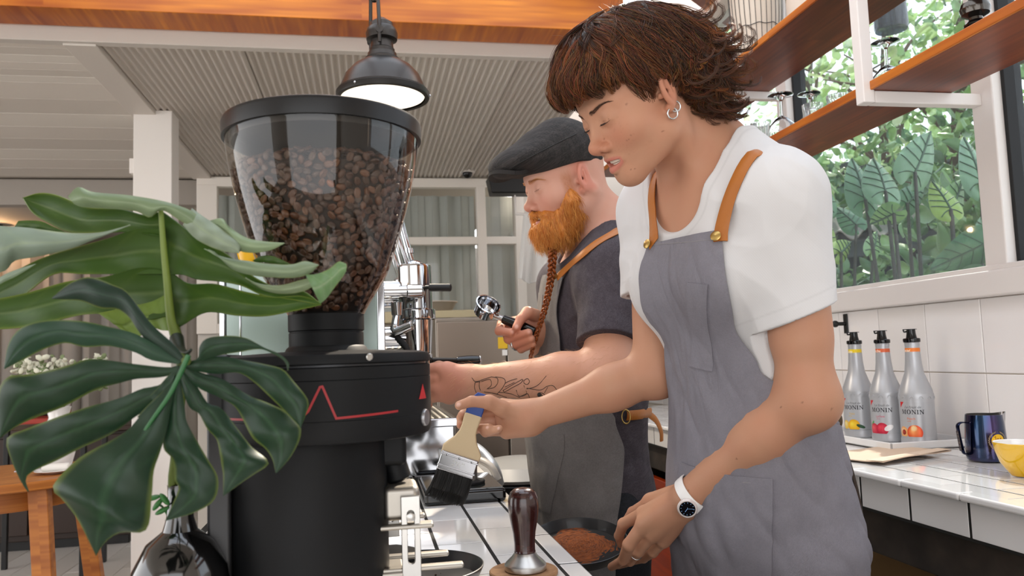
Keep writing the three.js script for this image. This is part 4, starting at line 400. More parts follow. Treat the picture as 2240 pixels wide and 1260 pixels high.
// many thin tapered three sided strands in one geometry
function strands(list, colored = true) { const P = [], N = [], C = [], I = []; for (const s of list) { const n = s.p.length, base = P.length / 3; let pn = null; for (let i = 0; i < n; i++) { const t = s.p[Math.min(n - 1, i + 1)].clone().sub(s.p[Math.max(0, i - 1)]).normalize(); let a = pn ? pn.clone().addScaledVector(t, -pn.dot(t)) : V(.31, .77, .55).cross(t); if (a.lengthSq() < 1e-9) a = V(1, 0, 0).cross(t); a.normalize(); pn = a; const b = t.clone().cross(a), r = s.r(i / (n - 1)); for (let k = 0; k < 3; k++) { const w = k * 2.0944, x = a.clone().multiplyScalar(Math.cos(w)).addScaledVector(b, Math.sin(w)); P.push(s.p[i].x + x.x * r, s.p[i].y + x.y * r, s.p[i].z + x.z * r); N.push(x.x, x.y, x.z); const c = s.c(i / (n - 1)); C.push(c[0], c[1], c[2]); } if (i) for (let k = 0; k < 3; k++) { const A = base + (i - 1) * 3, q = (k + 1) % 3; I.push(A + k, A + q, A + 3 + q, A + k, A + 3 + q, A + 3 + k); } } }
  const g = new THREE.BufferGeometry(); g.setAttribute('position', new THREE.Float32BufferAttribute(P, 3)); g.setAttribute('normal', new THREE.Float32BufferAttribute(N, 3)); if (colored) g.setAttribute('color', new THREE.Float32BufferAttribute(C, 3)); g.setIndex(I); return g; }
const hit = (f, px, py, d0, d1, off = 0) => { const r = ray(px, py), L = r.length(); let d = d0; for (let i = 0; i < 220 && d < d1; i++) { const p = EYE.clone().addScaledVector(r, d), s = f(p.x, p.y, p.z); if (s < .0004) break; d += Math.max(.0003, s * .7) / L; } const p = EYE.clone().addScaledVector(r, d), e = .002; const n = V(f(p.x + e, p.y, p.z) - f(p.x - e, p.y, p.z), f(p.x, p.y + e, p.z) - f(p.x, p.y - e, p.z), f(p.x, p.y, p.z + e) - f(p.x, p.y, p.z - e)).normalize(); p.addScaledVector(n, off); p.n = n; p.d = d; return p; };
const nrmOf = (f, p, e = .002) => V(f(p.x + e, p.y, p.z) - f(p.x - e, p.y, p.z), f(p.x, p.y + e, p.z) - f(p.x, p.y - e, p.z), f(p.x, p.y, p.z + e) - f(p.x, p.y, p.z - e)).normalize();
function mergeSkin(gs) { return mergeGeometries(gs.map((g) => { for (const k of Object.keys(g.attributes)) if (!['position', 'normal', 'uv', 'color'].includes(k)) g.deleteAttribute(k); return g; })); }
// head in its own frame: x to the person's left, y up, z forward, metres
function headField(o) { const H = new Field(), S = (f) => { f(1); f(-1); };
  H.ell(V(0, .034, -.012), [.0735, .079, .094], .02); H.ell(V(0, .026, .03), [.066, .06, .0625], .03); H.ell(V(0, -.03, .03), [.0615, .062, .058], .03);
  H.ell(V(0, -.058, .05), [.04, .036, .043], .03);
  S((s) => { H.sph(V(s * .040, -.030, .054), o.cheek ?? .0285, .022); H.cap(V(s * (o.jaw ?? .047), -.064, .01), V(s * .014, -.098, .068), .024, .0165, .03); H.cap(V(s * .011, .019, .0835), V(s * .044, .0165, .066), .0095, .0085, .014); });
  H.sph(V(0, -.0975, .0755), .0168, .018);
  S((s) => H.sph(V(s * .0315, .0005, .1035), .0165, .014, true));
  H.cap(V(0, .006, .085), V(0, -.032, .1075), .0068, .0082, .014); H.sph(V(0, -.0352, .1105), .0104, .008); S((s) => H.ell(V(s * .0128, -.041, .0985), [.0072, .0076, .0098], .006)); H.cap(V(0, -.044, .1075), V(0, -.0495, .0965), .0042, .005, .005); S((s) => H.ell(V(s * .0066, -.0468, .1025), [.0042, .0058, .0058], .002, true));
  S((s) => H.ell(V(s * .0315, -.001, .0775), [.0150, .0128, .0132], .010));
  S((s) => H.cap(V(s * .018, -.0065, .0878), V(s * .042, -.0035, .0825), .0030, .0028, .004));
  S((s) => { H.cap(V(s * .0205, -.0045, .0925), V(s * .0415, -.0012, .0852), .0012, .0010, .0025, true); });
  // lips
  const w = o.smile ? .027 : .0235; S((s) => { H.cap(V(s * .005, -.0594, .0975), V(s * w, -.0665 + (o.smile ? .004 : 0), .085), .0048, .0022, .006); H.cap(V(0, -.0775 - (o.gap ?? 0), .0965), V(s * (w - .002), -.0698 - (o.gap ?? 0) * .3 + (o.smile ? .0035 : 0), .0855), .0066, .0026, .006); });
  S((s) => H.cap(V(0, -.0682 - (o.gap ?? 0) * .4, .101), V(s * (w - .003), -.0676 + (o.smile ? .003 : 0), .0915), o.open ?? .0026, .0010, .0015, true)); H.ell(V(0, -.0682 - (o.gap ?? 0) * .4, .09), [w - .004, (o.open ?? .0026) + .0006, .014], .0015, true);
  // ears
  S((s) => { const a = .42, X = V(Math.cos(a) * s, 0, -Math.sin(a)), Y = V(0, .97, -.24), Z = X.clone().cross(Y).normalize(); const Yn = Z.clone().cross(X).normalize(); const c = V(s * .0765, -.004, -.009); H.ell(c, [.0072, .031, .0185], .007, false, [X, Yn, Z]); H.ell(c.clone().addScaledVector(X, .0075).addScaledVector(Z, s * .002).addScaledVector(Yn, .002), [.0066, .0225, .0118], .003, true, [X, Yn, Z]); H.cap(c.clone().addScaledVector(X, .002).addScaledVector(Yn, .012), c.clone().addScaledVector(X, .0015).addScaledVector(Yn, -.010).addScaledVector(Z, -.004 * s), .0028, .0032, .003); H.sph(V(s * .0735, -.034, .001), .0072, .006); H.sph(V(s * .0722, -.011, .006), .0048, .004); H.sph(V(s * .0755, -.009, -.002), .005, .003, true); });
  return H; }
const FRX = rng(31); const freck = []; for (let i = 0; i < 150; i++) freck.push([(FRX() < .5 ? -1 : 1) * (.006 + .055 * FRX()), -.07 + .065 * FRX(), .0007 + .0007 * FRX(), .25 + .5 * FRX()]);
const moles = [[.062, .004, .0016], [.052, -.045, .0014], [.049, -.0455, .0013], [.058, -.04, .0013], [.069, -.06, .0011], [.03, -.092, .0012], [.026, -.09, .0011], [.012, -.028, .0013]];
function headColor(o) { return (x, y, z) => { let c = o.skin; const ax = Math.abs(x); const n = noise3(x * 60, y * 60, z * 60); c = mix3(c, o.red, clamp(.12 + .1 * n));
  if (z > 0) { const ck = Math.exp(-(Math.pow((ax - .042) / .022, 2) + Math.pow((y + .032) / .022, 2))); c = mix3(c, o.red, ck * .5); const ns = Math.exp(-(Math.pow(x / .02, 2) + Math.pow((y + .038) / .014, 2))) * sstep(.08, .1, z); c = mix3(c, o.red, ns * .55); const lw = o.smile ? .028 : .0245; const yu = -.0585 - .004 * Math.pow(ax / .02, 2) + (o.smile ? .005 * Math.pow(ax / .027, 2) : 0), yl = -.0835 + .0105 * Math.pow(ax / lw, 2); if (z > .075) { const lip = sstep(-.0012, .0012, yu - y + .001) * sstep(-.0012, .0012, y - yl) * sstep(lw + .001, lw - .001, ax); c = mix3(c, o.lip, lip * .85); }
    const by = .0165 + .006 * sstep(.01, .04, ax) - .0035 * sstep(.044, .056, ax), bt = .0034 * sstep(.056, .03, ax) + .0008; const br = sstep(bt, bt * .3, Math.abs(y - by)) * sstep(.009, .014, ax) * sstep(.056, .048, ax) * (z > .04 ? 1 : 0); c = mix3(c, o.brow, br * (.78 + .2 * noise3(x * 900, y * 500, 0)));
    const lid = Math.exp(-(Math.pow((ax - .031) / .014, 2) + Math.pow((y - .004) / .007, 2))) * (z > .07 ? 1 : 0); c = mix3(c, o.lid ?? o.red, lid * .25);
    if (o.freckle) { for (const [fx, fy, r, s] of freck) { const d = Math.hypot(x - fx, y - fy); if (d < r * 1.6) c = mix3(c, [.3, .13, .06], sstep(r * 1.6, r * .5, d) * s * .26); } for (const [fx, fy, r] of moles) { const d = Math.hypot(x - fx, y - fy); if (d < r) c = mix3(c, [.2, .08, .05], sstep(r, r * .4, d) * .7); } } }
  const er = sstep(.068, .078, ax) * sstep(.03, .0, z) * sstep(-.05, -.03, y) * sstep(.05, .03, y); c = mix3(c, o.red, er * (o.earRed ?? .5));
  if (o.stubble) { const s = o.stubble(x, y, z); c = mix3(c, o.beard, s); } return c; }; }
const skinB = mkTex(256, (u, v) => .6 * pnoise(u * 96, v * 96, 96, 4) + .4 * pnoise(u * 32, v * 32, 32, 8), false, 14, 14);
const skinMat = new THREE.MeshPhysicalMaterial({ color: 0xffffff, bumpMap: skinB, bumpScale: .00008, vertexColors: true, roughness: .5, sheen: .15, sheenColor: new THREE.Color(.6, .3, .2), sheenRoughness: .5, specularIntensity: .5 });
const hairMat = new THREE.MeshPhysicalMaterial({ color: 0xffffff, vertexColors: true, roughness: .38, specularIntensity: .6 });
const frame = (o, l, u, f, s) => { const L = V(...l).normalize(), U = V(...u), Fv = L.clone().cross(U).normalize(); U.copy(Fv.clone().cross(L)).normalize(); const m = new THREE.Matrix4().makeBasis(L.clone().multiplyScalar(s), U.clone().multiplyScalar(s), Fv.clone().multiplyScalar(s)); m.setPosition(V(...o)); const inv = m.clone().invert(), e = inv.elements; return { m, inv, s, L, U, F: Fv, w: (x, y, z) => V(x, y, z).applyMatrix4(m), toLocal: (p) => p.clone().applyMatrix4(inv), l3: (x, y, z) => [e[0] * x + e[4] * y + e[8] * z + e[12], e[1] * x + e[5] * y + e[9] * z + e[13], e[2] * x + e[6] * y + e[10] * z + e[14]] }; };
// torso with shoulders; frames from joints
function torsoField(j, d) { const T = new Field(), Lx = j.SL.clone().sub(j.SR).normalize(), U = j.N.clone().sub(j.P).normalize(); Lx.addScaledVector(U, -Lx.dot(U)).normalize(); const Fw = Lx.clone().cross(U).normalize(); const B = [Lx, U, Fw]; const q = (c, l, u, f) => c.clone().addScaledVector(Lx, l).addScaledVector(U, u).addScaledVector(Fw, f);
  T.ell(j.C, d.chest, .05, false, B); T.ell(j.W, d.waist, .07, false, B); T.ell(j.P, d.hip, .07, false, B); T.ell(q(j.C, 0, .06, -.015), [d.chest[0] * .95, d.chest[1] * .7, d.chest[2] * .8], .05, false, B);
  T.cap(j.SR.clone().lerp(j.SL, .12), j.SL.clone().lerp(j.SR, .12), d.sh, d.sh, .06); for (const s of [j.SL, j.SR]) { T.sph(s, d.del, .04); T.cap(q(j.N, 0, .03, -.02), s.clone().lerp(j.N, .15), d.neck * .62, d.sh * .75, .05); }
  if (d.bust) for (const s of [-1, 1]) T.ell(q(j.C, s * d.bust[0], d.bust[1], d.bust[2]), [.05, .052, .045], .05, false, B);
  if (d.belly) T.ell(q(j.W, 0, -.03, d.belly), [d.waist[0] * .8, .12, .07], .06, false, B);
  return { T, Lx, U, Fw, B, q }; }
// apron: a sheet wrapped round the torso field. rows: [t along N->P, half angle in degrees to the right(-) and left(+)]
function wrapSheet(j, fr, f, rows, o) { const ax = (t) => j.N.clone().lerp(j.P, t); const look = (t, k) => { for (let i = 0; i < rows.length - 1; i++) if (t <= rows[i + 1][0]) return lerp(rows[i][k], rows[i + 1][k], sstep(0, 1, (t - rows[i][0]) / (rows[i + 1][0] - rows[i][0]))); return rows[rows.length - 1][k]; };
  const t0 = rows[0][0], t1 = rows[rows.length - 1][0], NU = o.nu ?? 110, NV = o.nv ?? 150; const R = []; for (let jv = 0; jv <= NV; jv++) { const t = lerp(t0, t1, jv / NV), c = ax(t), row = []; for (let i = 0; i <= NU; i++) { const a = lerp(look(t, 1), look(t, 2), i / NU) * Math.PI / 180, dx = fr.Fw.x * Math.cos(a) + fr.Lx.x * Math.sin(a), dy = fr.Fw.y * Math.cos(a) + fr.Lx.y * Math.sin(a), dz = fr.Fw.z * Math.cos(a) + fr.Lx.z * Math.sin(a); let r = .42; for (let k = 0; k < 60; k++) { const s = f(c.x + dx * r, c.y + dy * r, c.z + dz * r); if (s < .0008) break; r -= Math.max(.0006, s * .8); if (r < .03) break; } row.push({ r, dx, dy, dz, c, a, t }); } R.push(row); }
  const raw = R.map((q) => q.map((x) => x.r)); // drape: below the fullest row the cloth hangs straight
  for (let jv = 1; jv <= NV; jv++) for (let i = 0; i <= NU; i++) { const t = R[jv][i].t; if (t > o.hang) R[jv][i].r = Math.max(raw[jv][i], R[jv - 1][i].r - (o.taper ?? .0002)); }
  for (let it = 0; it < (o.smooth ?? 6); it++) { const q = R.map((w) => w.map((x) => x.r)); for (let jv = 1; jv < NV; jv++) for (let i = 1; i < NU; i++) R[jv][i].r = Math.max(raw[jv][i] + .0005, (q[jv][i] * 2 + q[jv - 1][i] + q[jv + 1][i] + q[jv][i - 1] + q[jv][i + 1]) / 6); }
  const point = (u, v, off = 0) => { const fx = clamp(u) * NU, fy = clamp(v) * NV, i = Math.min(NU - 1, Math.floor(fx)), k = Math.min(NV - 1, Math.floor(fy)), a = fx - i, b = fy - k; const P = (w) => { const t = w.t; const fold = o.fold(w.a, t); return V(w.c.x + w.dx * (w.r + o.gap + off + fold), w.c.y + w.dy * (w.r + o.gap + off + fold), w.c.z + w.dz * (w.r + o.gap + off + fold)); }; const p = P(R[k][i]).lerp(P(R[k][i + 1]), a).lerp(P(R[k + 1][i]).lerp(P(R[k + 1][i + 1]), a), b); const w = R[k][i]; p.u = (w.a + a * (R[k][i + 1].a - w.a)) * w.r * 1.0; p.v = -(w.t + b * (R[k + 1][i].t - w.t)) * j.N.distanceTo(j.P); return p; };
  const pix = (p) => { const q = p.clone().sub(EYE), d = q.dot(FW); return [1120 + F * q.dot(RT) / d, 630 - F * q.dot(UP) / d, d]; };
  const cache = []; for (let k = 0; k <= NV; k += 2) for (let i = 0; i <= NU; i += 2) { const p = point(i / NU, k / NV), s = pix(p); cache.push([s[0], s[1], i / NU, k / NV, s[2]]); }
  const find = (px, py) => { let best = 1e9, u = .5, v = .5; for (const c of cache) { const e = Math.hypot(c[0] - px, c[1] - py) + c[4] * 3; if (e < best) { best = e; u = c[2]; v = c[3]; } } let st = 1.2 / NU; for (let it = 0; it < 40; it++) { let ok = false; for (const [a, b] of [[st, 0], [-st, 0], [0, st], [0, -st]]) { const s = pix(point(u + a, v + b)), e = Math.hypot(s[0] - px, s[1] - py) + s[2] * 3; if (e < best) { best = e; u += a; v += b; ok = true; } } if (!ok) st *= .6; } return [u, v]; };
  const geo = gridSurf(NU, NV, (u, v) => point(u, v), .0022); return { geo, point, find }; }
function patch(sheet, pix, off, th, n = 26) { const c = pix.map(([x, y]) => sheet.find(x, y)); return gridSurf(n, n, (u, v) => { const b = (k) => lerp(lerp(c[0][k], c[1][k], u), lerp(c[3][k], c[2][k], u), v); const p = sheet.point(b(0), b(1), off); return p; }, th); }
function seam(sheet, pix, off, r) { const pts = []; for (let i = 0; i + 1 < pix.length; i++) { const a = sheet.find(...pix[i]), b = sheet.find(...pix[i + 1]); for (let k = 0; k < 8; k++) pts.push(sheet.point(lerp(a[0], b[0], k / 8), lerp(a[1], b[1], k / 8), off)); } pts.push(sheet.point(...sheet.find(...pix[pix.length - 1]), off)); return tube(pts, r, 5, false, pts.length * 2); }
const clothTex = (a, b, s) => mkTex(256, (u, v) => mixc(a, b, clamp(.55 * pfbm(u, v, 8, s, 3) + .45 * pnoise(u * 128, v * 128, 128, s + 5))), true, 5, 5);
const twill = mkTex(128, (u, v) => .5 + .3 * Math.sin((u * 2 + v) * 6.2832 * 12) + .3 * (pnoise(u * 64, v * 64, 64, 3) - .5), false, 30, 30);
// ================= monstera in the foreground =================
function resample(P, n) { const c = new THREE.CatmullRomCurve3(P.map(([x, y]) => V(x, y, 0)), false, 'centripetal'); return c.getSpacedPoints(n - 1); }
const pairs = (a) => { const o = []; for (let i = 0; i < a.length; i += 2) o.push([a[i], a[i + 1]]); return o; };
// a lobe: the blade between two edges, d0 at the root, d1 at the tip, arched by bulge
function lobe(A, B, d0, d1, bulge, top, vein, curl = 0) { const N = 34, a = resample(pairs(A), N), b = resample(pairs(B), N), nu = 14; const g = gridSurf(nu, N - 1, (u, v) => { const k = Math.round(v * (N - 1)), x = lerp(a[k].x, b[k].x, u), y = lerp(a[k].y, b[k].y, u); const w = Math.hypot(a[k].x - b[k].x, a[k].y - b[k].y) / 120; const mid = 2 * Math.abs(u - .5); const d = lerp(d0, d1, v) - bulge * (d0 < .66 ? .45 : .8) * w * (1 - mid * mid) + .0012 * w * Math.exp(-Math.pow((u - .5) / .04, 2)) + .0015 * Math.sin(v * 22 + u * 3) * w + curl * v * v; const p = at(x, y, d); p.u = u; p.v = v; return p; }, .0009);
  const n = g.attributes.position.count, uv = g.attributes.uv, c = new Float32Array(n * 3); for (let i = 0; i < n; i++) { const u = uv.getX(i), v = uv.getY(i); const m = Math.exp(-Math.pow((u - .5) / .035, 2)); const s = Math.pow(.5 + .5 * Math.sin((v * 26 + Math.abs(u - .5) * 9)), 24) * .22; const e = Math.exp(-Math.pow(Math.min(u, 1 - u) / .03, 2)) * .5 * sstep(.25, .5, v); let q = mix3(top, vein, clamp(m * .55 + s)); q = mix3(q, [.16, .2, .03], e); q = q.map((k) => k * (.88 + .24 * (.5 + .5 * noise3(u * 6 + d0 * 50, v * 7, d1 * 40)))); c.set(q, i * 3); } g.setAttribute('color', new THREE.BufferAttribute(c, 3)); return g; }
{ const waxy = new THREE.MeshPhysicalMaterial({ color: 0xffffff, vertexColors: true, roughness: .42, specularIntensity: .5, clearcoat: .08, clearcoatRoughness: .3, side: THREE.DoubleSide });
  const vp = at(394, 1235, .735), vase = thing('vase', 'glossy black narrow necked vase holding the monstera', 'vase', V(vp.x, BY, vp.z)); const yN = at(376, 1062, .735).y - BY, yS = at(376, 1168, .735).y - BY; pl(vase, 'vase_body', turn([[0, 0], [.03, 0], [.034, .003], [.044, .016], [.0475, yS * .5], [.042, yS * .78], [.03, yS * .94], [.0155, yS * 1.02], [.0122, yS * 1.1], [.0108, yN * .95], [.0113, yN], [.0098, yN + .0008], [.0085, yN - .01], [0, yN - .012]], 64), M(0x0b0a0a, .13, { clearcoat: 1, clearcoatRoughness: .06 }));
  const D = .625, g = thing('monstera_plant', 'monstera with large split leaves standing in the black vase', 'plant', V(vp.x, BY + yN - .01, vp.z));
  const k1 = [.005, .023, .0085], v1 = [.02, .06, .024];
  const dark = [.004, .016, .008];
  const leaf = (name, list, label) => { const gs = list.map((l) => lobe(...l)); const m = mergeGeometries(gs.map((q) => q)); return pw(g, name, m, waxy, label); };
  const L1 = [ // [edgeA, edgeB, dRoot, dTip, bulge]
    [[402, 792, 432, 784, 436, 759, 451, 741, 529, 737, 580, 761, 614, 776, 633, 797, 629, 810], [408, 797, 450, 786, 488, 776, 520, 771, 571, 764, 597, 774, 618, 786, 626, 797, 629, 810], D, D - .02, .012, k1, v1],
    [[406, 792, 450, 783, 488, 780, 533, 788, 580, 797, 619, 808, 640, 831, 674, 876, 674, 891, 657, 938], [408, 806, 440, 814, 473, 818, 524, 816, 558, 838, 588, 866, 623, 900, 648, 925, 655, 932, 657, 938], D, D - .02, .02, k1, v1],
    [[406, 800, 440, 815, 486, 829, 546, 866, 580, 879, 631, 904, 657, 934, 657, 956, 636, 999, 605, 1035], [404, 820, 435, 849, 481, 870, 511, 887, 524, 904, 533, 921, 554, 960, 580, 981, 595, 1003, 603, 1035], D, D - .025, .02, k1, v1],
    [[402, 812, 435, 851, 456, 883, 481, 891, 520, 938, 550, 977, 588, 1013, 560, 1035, 537, 1050, 489, 1085], [394, 835, 405, 870, 417, 894, 434, 904, 453, 938, 473, 960, 481, 994, 485, 1020, 488, 1037, 488, 1084], D, D - .02, .018, k1, v1],
    [[394, 830, 404, 891, 408, 921, 426, 956, 456, 1007, 477, 1046, 469, 1093, 426, 1121, 390, 1132, 361, 1140], [372, 862, 362, 910, 357, 950, 359, 984, 374, 1000, 381, 1020, 383, 1054, 391, 1063, 376, 1106, 361, 1140], D, D - .015, .014, k1, v1],
    [[398, 815, 385, 850, 375, 890, 362, 950, 349, 993, 337, 1028, 332, 1085, 318, 1161, 263, 1165, 232, 1184, 210, 1216], [388, 822, 345, 870, 310, 905, 282, 938, 244, 963, 206, 982, 164, 1009, 114, 1070, 133, 1089, 168, 1134, 210, 1216], D, D - .03, .02, k1, v1],
    [[386, 816, 350, 843, 312, 851, 267, 870, 198, 890, 126, 913, 57, 940, 17, 959, 27, 1005, 49, 1054, 63, 1075], [376, 842, 340, 880, 290, 915, 251, 944, 215, 962, 179, 978, 126, 1005, 76, 1028, 57, 1043, 58, 1060, 63, 1075], D, D + .02, .016, k1, v1],
    [[392, 800, 377, 804, 300, 798, 231, 788, 193, 787, 141, 803, 64, 820, 17, 826, 2, 846, -2, 890, 2, 956], [388, 812, 364, 822, 296, 828, 261, 837, 214, 850, 141, 888, 100, 904, 64, 918, 40, 930, 20, 942, 2, 956], D, D + .03, .016, k1, v1],
    [[398, 790, 386, 784, 300, 732, 236, 715, 171, 702, 86, 704, 43, 721, 21, 751, 11, 805], [392, 796, 330, 786, 300, 771, 240, 756, 184, 758, 146, 749, 99, 762, 56, 784, 11, 806], D, D + .035, .012, [.008, .034, .016], v1],
    [[404, 786, 385, 760, 333, 711, 305, 676, 273, 635, 248, 624, 206, 609, 187, 608, 152, 622, 116, 652], [398, 794, 365, 771, 324, 746, 300, 717, 286, 695, 260, 676, 222, 673, 178, 657, 150, 655, 116, 653], D, D + .03, .02, [.004, .018, .009], [.02, .05, .03]],
    [[402, 795, 380, 812, 365, 826, 345, 850, 330, 866], [395, 812, 380, 830, 366, 846, 350, 864, 336, 878], D, D, .004, k1, v1], [[396, 830, 380, 856, 345, 900, 330, 930], [382, 818, 362, 850, 325, 885, 300, 912], D, D - .004, .003, k1, v1]];
  leaf('leaf', L1, 'dark green split leaf hanging in front');
  pw(g, 'midrib', tube(P2([412, 778, 400, 805, 372, 862, 335, 915, 300, 970, 262, 1050, 215, 1200], D - .012), (t) => .0021 * (1 - .75 * t), 8), M(0x1f5a2c, .4), 'lighter midrib');
  const E = .705, k2 = [.03, .07, .007], v2 = [.075, .12, .018], pale = [.13, .18, .095], pv = [.22, .28, .17];
  const L2 = [
    [[350, 462, 320, 470, 270, 458, 190, 452, 160, 440, 120, 425, 85, 422, 50, 432], [362, 520, 330, 515, 285, 508, 220, 510, 150, 508, 110, 490, 70, 465, 50, 434], E, E + .05, -.02, k2, v2],
    [[352, 500, 300, 500, 240, 520, 170, 540, 90, 565, 0, 610, -40, 630], [368, 600, 310, 600, 240, 600, 180, 600, 120, 600, 40, 655, -40, 690], E, E + .05, -.01, k2, v2],
    [[366, 590, 310, 585, 230, 605, 150, 615, 60, 640, -40, 660], [374, 690, 320, 700, 265, 690, 190, 688, 110, 705, 40, 718, -40, 722], E, E + .04, -.01, k2, v2],
    [[370, 640, 330, 660, 280, 670, 240, 680, 215, 685], [376, 724, 352, 722, 330, 716, 300, 740, 285, 733], E, E + .01, -.004, [.15, .23, .04], v2],
    [[352, 462, 375, 478, 420, 512, 500, 560, 545, 600, 600, 628, 660, 636, 700, 664], [368, 600, 400, 600, 430, 610, 480, 615, 530, 625, 575, 645, 640, 655, 700, 666], E, E - .02, -.014, k2, v2],
    [[366, 590, 410, 620, 470, 622, 540, 640, 600, 650, 660, 648, 702, 662], [378, 722, 400, 710, 450, 683, 520, 690, 580, 691, 640, 680, 702, 666], E, E - .02, -.012, k2, v2],
    // curled upper faces, paler and glossy
    [[148, 430, 170, 409, 200, 419, 290, 428, 380, 446, 428, 468, 441, 492, 436, 505], [162, 446, 175, 452, 230, 456, 300, 463, 328, 476, 352, 460, 400, 486, 432, 500], E - .012, E - .02, .02, pale, pv],
    [[-40, 492, 0, 494, 60, 498, 150, 509, 220, 508, 262, 498, 284, 492], [-40, 600, 12, 592, 30, 572, 80, 562, 150, 546, 200, 527, 284, 493], E + .02, E - .03, .03, [.17, .22, .17], pv],
    [[-40, 640, 0, 606, 40, 588, 78, 577], [-40, 650, 0, 622, 40, 602, 78, 578], E + .02, E - .01, .01, [.12, .17, .11], pv],
    [[40, 483, 62, 482, 90, 484, 120, 497, 148, 510], [30, 498, 60, 502, 90, 505, 120, 508, 148, 511], E + .03, E + .02, .01, k2, v2],
    [[420, 455, 440, 470, 470, 490, 505, 515, 527, 535, 524, 552], [400, 492, 425, 520, 460, 540, 490, 550, 510, 553, 522, 554], E - .015, E - .025, .022, [.19, .235, .17], pv],
    [[455, 483, 487, 478, 500, 494, 540, 520, 580, 528, 622, 531], [485, 500, 505, 525, 525, 548, 545, 553, 590, 548, 622, 533], E - .012, E - .03, .02, [.17, .23, .13], pv],
    [[447, 543, 490, 562, 545, 571, 590, 577, 640, 578, 668, 571, 697, 579], [468, 552, 510, 590, 555, 603, 600, 607, 650, 607, 680, 597, 697, 580], E - .012, E - .03, .024, [.15, .2, .12], pv],
    [[552, 570, 572, 560, 595, 560, 620, 570, 640, 580], [560, 574, 575, 574, 600, 577, 620, 579, 640, 582], E - .008, E - .02, .004, k2, v2],
    [[537, 606, 560, 618, 610, 624, 660, 612, 690, 605], [552, 620, 580, 636, 620, 643, 665, 637, 692, 622], E - .012, E - .03, .02, [.14, .18, .1], pv],
    [[668, 600, 690, 600, 720, 588, 742, 572, 757, 577], [700, 664, 712, 655, 735, 625, 750, 605, 758, 592], E - .03, E - .05, .016, [.1, .18, .075], pv]];
  leaf('leaf', L2, 'broad leaf above, seen from its pale green underside with curled tips');
  pw(g, 'midrib', tube(P2([352, 462, 358, 540, 366, 620, 374, 700, 384, 740], E - .008), (t) => lerp(.0022, .0042, t), 10), M(0x66782a, .5), 'yellow green midrib');
  const st = [at(384, 735, E - .004), at(392, 765, .67), at(404, 788, D - .004)]; pw(g, 'stem', mg([tube([at(380, 715, E), at(390, 750, E - .01), at(398, 800, .69), at(392, 900, .705), at(383, 1000, .725), at(377, 1062, .735), V(vp.x, BY + yN - .03, vp.z)], (t) => lerp(.0048, .0036, t), 12), tube([at(392, 770, .69), at(400, 785, .65), at(408, 790, D - .004)], .0036, 10)]), M(0x4f5e1e, .5)); pw(g, 'stem_sheath', mg([tube([at(386, 740, .685), at(396, 765, .672), at(410, 772, .66), at(418, 765, .655)], (t) => .006 * (1 - .8 * t), 10)]), M(0x17210d, .5));
  const s = at(345, 1103, .72); const sp = []; for (const [a, b, r] of [[0, 0, .9], [.006, .004, 2.2], [-.004, .006, .2], [.004, -.006, 3.6]]) { const q = new THREE.SphereGeometry(.007, 10, 8); q.scale(1, .35, .7); q.rotateZ(r); q.translate(s.x + a, s.y + b, s.z); sp.push(q); } sp.push(tube([s, at(358, 1112, .735), V(vp.x - .006, BY + yN - .04, vp.z)], .001, 6)); pw(g, 'shoot', mg(sp), M(0x2f6a2e, .5)); }
